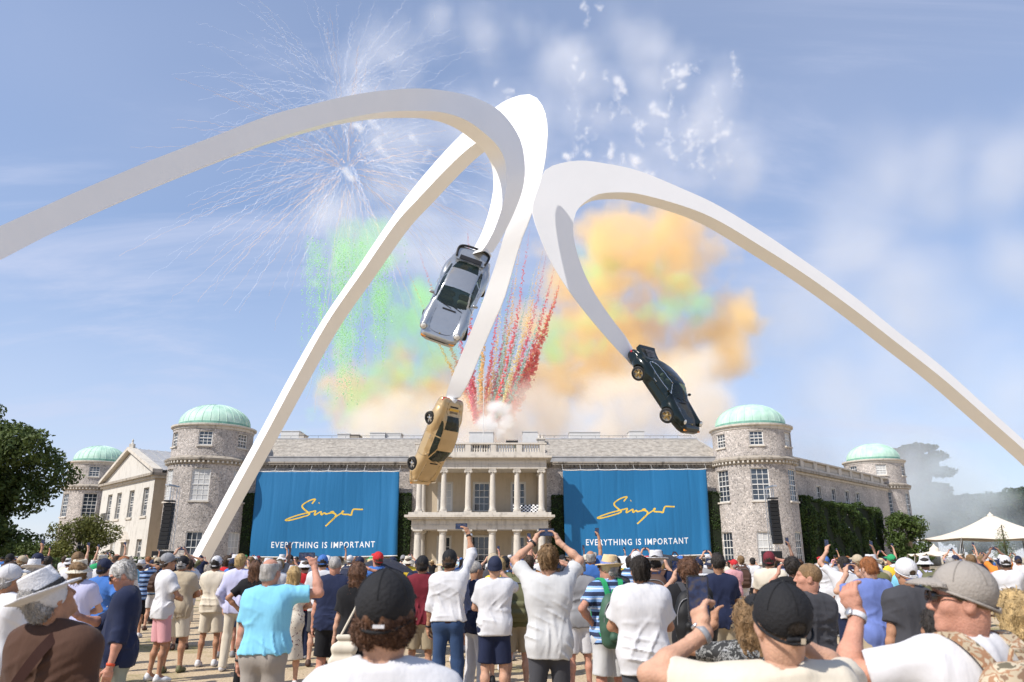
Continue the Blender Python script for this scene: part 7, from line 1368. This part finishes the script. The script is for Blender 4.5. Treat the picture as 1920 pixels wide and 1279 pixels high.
# fan of coloured trails above the portico, burst strands, curls of white smoke
def m_puff(name, col, alpha):
    m = bpy.data.materials.new(name); m.use_nodes = True; t = m.node_tree; bs = t.nodes['Principled BSDF']; bs.inputs['Base Color'].default_value = (*col, 1); bs.inputs['Roughness'].default_value = 1; bs.inputs['Specular IOR Level'].default_value = 0; bs.inputs['Alpha'].default_value = alpha; return m
_g = (1+5**.5)/2; ICO_V = np.array([(-1,_g,0),(1,_g,0),(-1,-_g,0),(1,-_g,0),(0,-1,_g),(0,1,_g),(0,-1,-_g),(0,1,-_g),(_g,0,-1),(_g,0,1),(-_g,0,-1),(-_g,0,1)])/math.sqrt(1+_g*_g)
ICO_F = np.array([(0,11,5),(0,5,1),(0,1,7),(0,7,10),(0,10,11),(1,5,9),(5,11,4),(11,10,2),(10,7,6),(7,1,8),(3,9,4),(3,4,2),(3,2,6),(3,6,8),(3,8,9),(4,9,5),(2,4,11),(6,2,10),(8,6,7),(9,8,1)])
def puffs(P, rad, seed):
    rg = np.random.default_rng(seed); n = len(P); V = ICO_V[None]*(rad[:, None, None]*rg.uniform(.65, 1.35, (n, 12, 1))*rg.uniform(.7, 1.3, (n, 1, 3)))+P[:, None]; Fs = ICO_F[None]+12*np.arange(n)[:, None, None]; return V.reshape(-1, 3), Fs.reshape(-1, 3)
TC = {'red': m_puff('red_trail', (.85, .20, .20), .45), 'amber': m_puff('amber_trail', (.92, .60, .24), .40), 'teal': m_puff('teal_trail', (.42, .66, .58), .36), 'crimson': m_puff('crimson_trail', (.78, .20, .26), .42), 'yellow': m_puff('yellow_trail', (.92, .78, .42), .36)}
TR = [  # colour, base x, base y, mid, top, thickness
 ('amber', 884, 770, (845, 690), (765, 505), 2.2), ('red', 888, 775, (850, 670), (786, 470), 2.6), ('crimson', 893, 790, (872, 690), (832, 480), 3.0), ('red', 896, 795, (885, 700), (878, 432), 4.2), ('teal', 899, 780, (897, 700), (905, 520), 3.0), ('amber', 903, 785, (905, 690), (918, 540), 3.6), ('red', 907, 790, (922, 680), (938, 560), 3.4), ('yellow', 910, 780, (930, 660), (950, 500), 2.6), ('crimson', 913, 785, (938, 670), (962, 520), 3.4), ('teal', 918, 785, (942, 650), (966, 470), 3.0), ('amber', 922, 780, (950, 640), (977, 450), 3.0), ('red', 925, 790, (962, 640), (993, 430), 3.6), ('teal', 930, 785, (965, 650), (1000, 510), 3.0), ('yellow', 935, 780, (972, 650), (1008, 490), 2.8), ('amber', 938, 780, (978, 660), (1018, 470), 3.0), ('crimson', 941, 785, (985, 650), (1024, 478), 3.6), ('teal', 944, 780, (992, 660), (1030, 530), 2.8), ('red', 948, 785, (1000, 650), (1040, 500), 4.2), ('red', 952, 790, (1010, 660), (1050, 525), 6.6), ('amber', 950, 770, (1010, 640), (1056, 520), 3.2)]
ORD = ['first', 'second', 'third', 'fourth', 'fifth', 'sixth', 'seventh', 'eighth', 'ninth', 'tenth', 'eleventh', 'twelfth', 'thirteenth', 'fourteenth', 'fifteenth', 'sixteenth', 'seventeenth', 'eighteenth', 'nineteenth', 'twentieth']
def trails():
    for i, (c, bx, by, md, tp, th) in enumerate(TR):
        rg = np.random.default_rng(100+i); yy = 101+rg.uniform(-4, 4); n = 190; th = th*1.45; s = spline([(bx, by), md, tp], n); P = []; rad = []
        wob = np.cumsum(rg.normal(0, .5, n)); wob -= np.linspace(0, wob[-1], n)
        for j in range(n):
            f = j/n; w_ = th*(1-f)**.7+.7; k = 3 if f < .5 else 2
            for _ in range(k): P.append(list(at(s[j][0]+wob[j]*.5+rg.normal(0, w_*.55), s[j][1]+rg.normal(0, 1.5), yy+rg.normal(0, .35)))); rad.append(rg.uniform(.22, .55)*w_*yy/1400)
        P = np.array(P); o_ = P[0]; V, Fs = puffs(P-o_, np.array(rad), i); o = link('smoke_trail', mesh_np('smoke_trail', V, Fs, True), TC[c]); o.location = o_; tag(o, '%s smoke trail, %s from the left in the fan above the portico' % (c, ORD[i]), 'smoke trail', 'fan of coloured smoke trails', 'stuff')
trails()
def green_strands():
    rg = np.random.default_rng(55); P = []; rad = []
    for i in range(95):
        x0 = rg.choice([600, 640, 655, 700, 720])+rg.normal(0, 12); y0 = rg.uniform(440, 500); y1 = y0+rg.uniform(120, 300)*(1.1-abs(x0-650)/220); Yc = 106+rg.uniform(-5, 5); n = int((y1-y0)/2.6); wb = np.cumsum(rg.normal(0, .7, n))
        for j in range(n):
            if rg.random() < .35: continue
            P.append(list(at(x0+wb[j]*.5+rg.normal(0, 1.6), y0+(y1-y0)*j/n, Yc+rg.normal(0, .4)))); rad.append(rg.uniform(.03, .12))
    P = np.array(P); c = P.mean(0); V, Fs = puffs(P-c, np.array(rad), 9); o = link('green_smoke_strands', mesh_np('green_smoke_strands', V, Fs, True), m_puff('green_strand', (.50, .88, .48), .42)); o.location = c; tag(o, 'crumbling vertical strands of pale green firework smoke', kind='stuff')
green_strands()
def burst(label, px, py, rpx, Y, n, mat, droop, seed, up=0.0, thick=.035, jit=.35, cone=None):
    rg = np.random.default_rng(seed); c = np.array(at(px, py, Y)); Rm = rpx*Y/1400; mb_v = []; mb_f = []; base = 0
    for i in range(n):
        d = rg.normal(size=3); d[2] += up; d /= np.linalg.norm(d); ln = Rm*rg.uniform(.55, 1.05); m = 34; st = rg.uniform(.05, .3); t = np.linspace(st, 1, m)[:, None]; p = d*ln*t; p[:, 2] -= droop*Rm*(t[:, 0]**2); wv = np.cumsum(rg.normal(0, jit*.30, (m, 3)), 0); p += wv*.5+rg.normal(0, jit*.33, (m, 3)); r = thick*(1.1-.5*t[:, 0])*rg.uniform(.6, 1.4, m)
        for k in range(3): a = 2.094*k; mb_v.append(p+np.stack([np.cos(a)*r, 0*r, np.sin(a)*r], 1))
        q = np.arange(m-1)
        for k in range(3): k2 = (k+1) % 3; mb_f.append(np.stack([base+k*m+q, base+k2*m+q, base+k2*m+q+1, base+k*m+q+1], 1))
        base += 3*m
    o = link('firework_burst', mesh_np('firework_burst', np.vstack(mb_v), np.vstack(mb_f)), mat); o.location = c; tag(o, label, 'firework', kind='stuff')
M_PEACH = m_puff('peach_strand', (.92, .68, .48), .30); M_PALE = m_puff('pale_strand', (.86, .90, 1.0), .22)
burst('peach coloured firework burst of thin drooping strands left of the arches', 650, 322, 390, 120, 100, M_PEACH, .26, 1, thick=.040)
burst('pale blue white firework strands bursting around the peach one', 655, 300, 400, 124, 130, M_PALE, .18, 2, thick=.038, jit=.5)
burst('pale blue white firework strands high above the left arch', 640, 185, 360, 126, 85, M_PALE, .20, 3, up=.5, thick=.038, jit=.5)
def curls():
    rg = np.random.default_rng(77); B = []
    C = [(1072, 150, 1085, 265, 3), (1110, 200, 1095, 300, 3), (1165, 158, 1150, 225, 4), (1160, 150, 1168, 170, 9), (1280, 125, 1272, 165, 8), (1255, 150, 1268, 130, 5), (1220, 195, 1245, 225, 8), (1180, 210, 1205, 245, 5), (1310, 230, 1275, 300, 6), (1365, 230, 1310, 300, 7), (1250, 250, 1262, 310, 6), (1085, 250, 1070, 300, 4), (1098, 8, 1102, 45, 4), (1120, 5, 1128, 18, 4), (932, 150, 930, 160, 4), (700, 225, 720, 290, 6), (672, 235, 676, 245, 9), (780, 255, 800, 300, 5), (1060, 290, 1066, 300, 6), (1098, 285, 1104, 292, 7), (955, 165, 945, 190, 4), (648, 322, 656, 334, 9), (1180, 290, 1215, 330, 9), (1140, 260, 1150, 310, 5)]
    for i in range(34): x = rg.uniform(1045, 1385); y = rg.uniform(100, 330); C.append((x, y, x+rg.uniform(-25, 10), y+rg.uniform(12, 60), rg.uniform(1.2, 4)))
    for i, (x0, y0, x1, y1, r) in enumerate(C):
        n = 16; t = np.linspace(0, 1, n); L_ = math.hypot(x1-x0, y1-y0); a = rg.uniform(.12, .25)*min(L_, 40); ph = rg.uniform(0, 6); fr = rg.uniform(5, 9)
        for j in range(n): B.append((x0+(x1-x0)*t[j]+a*math.sin(t[j]*fr+ph), y0+(y1-y0)*t[j]+a*.4*math.sin(t[j]*9+ph), (r+2.0)*(.45+.75*abs(math.sin(t[j]*4+ph)))))
    smoke('smoke_curls', 'small white smoke curls left by shells above the arches', B, 114, .28, m_smoke('white_curl_smoke', (.97, .98, 1.0), .65), warp=1.5, wscale=.5, soft=1.15, erode=.85, escale=.7, detail=6, seed=12, spread=1.2)
curls()
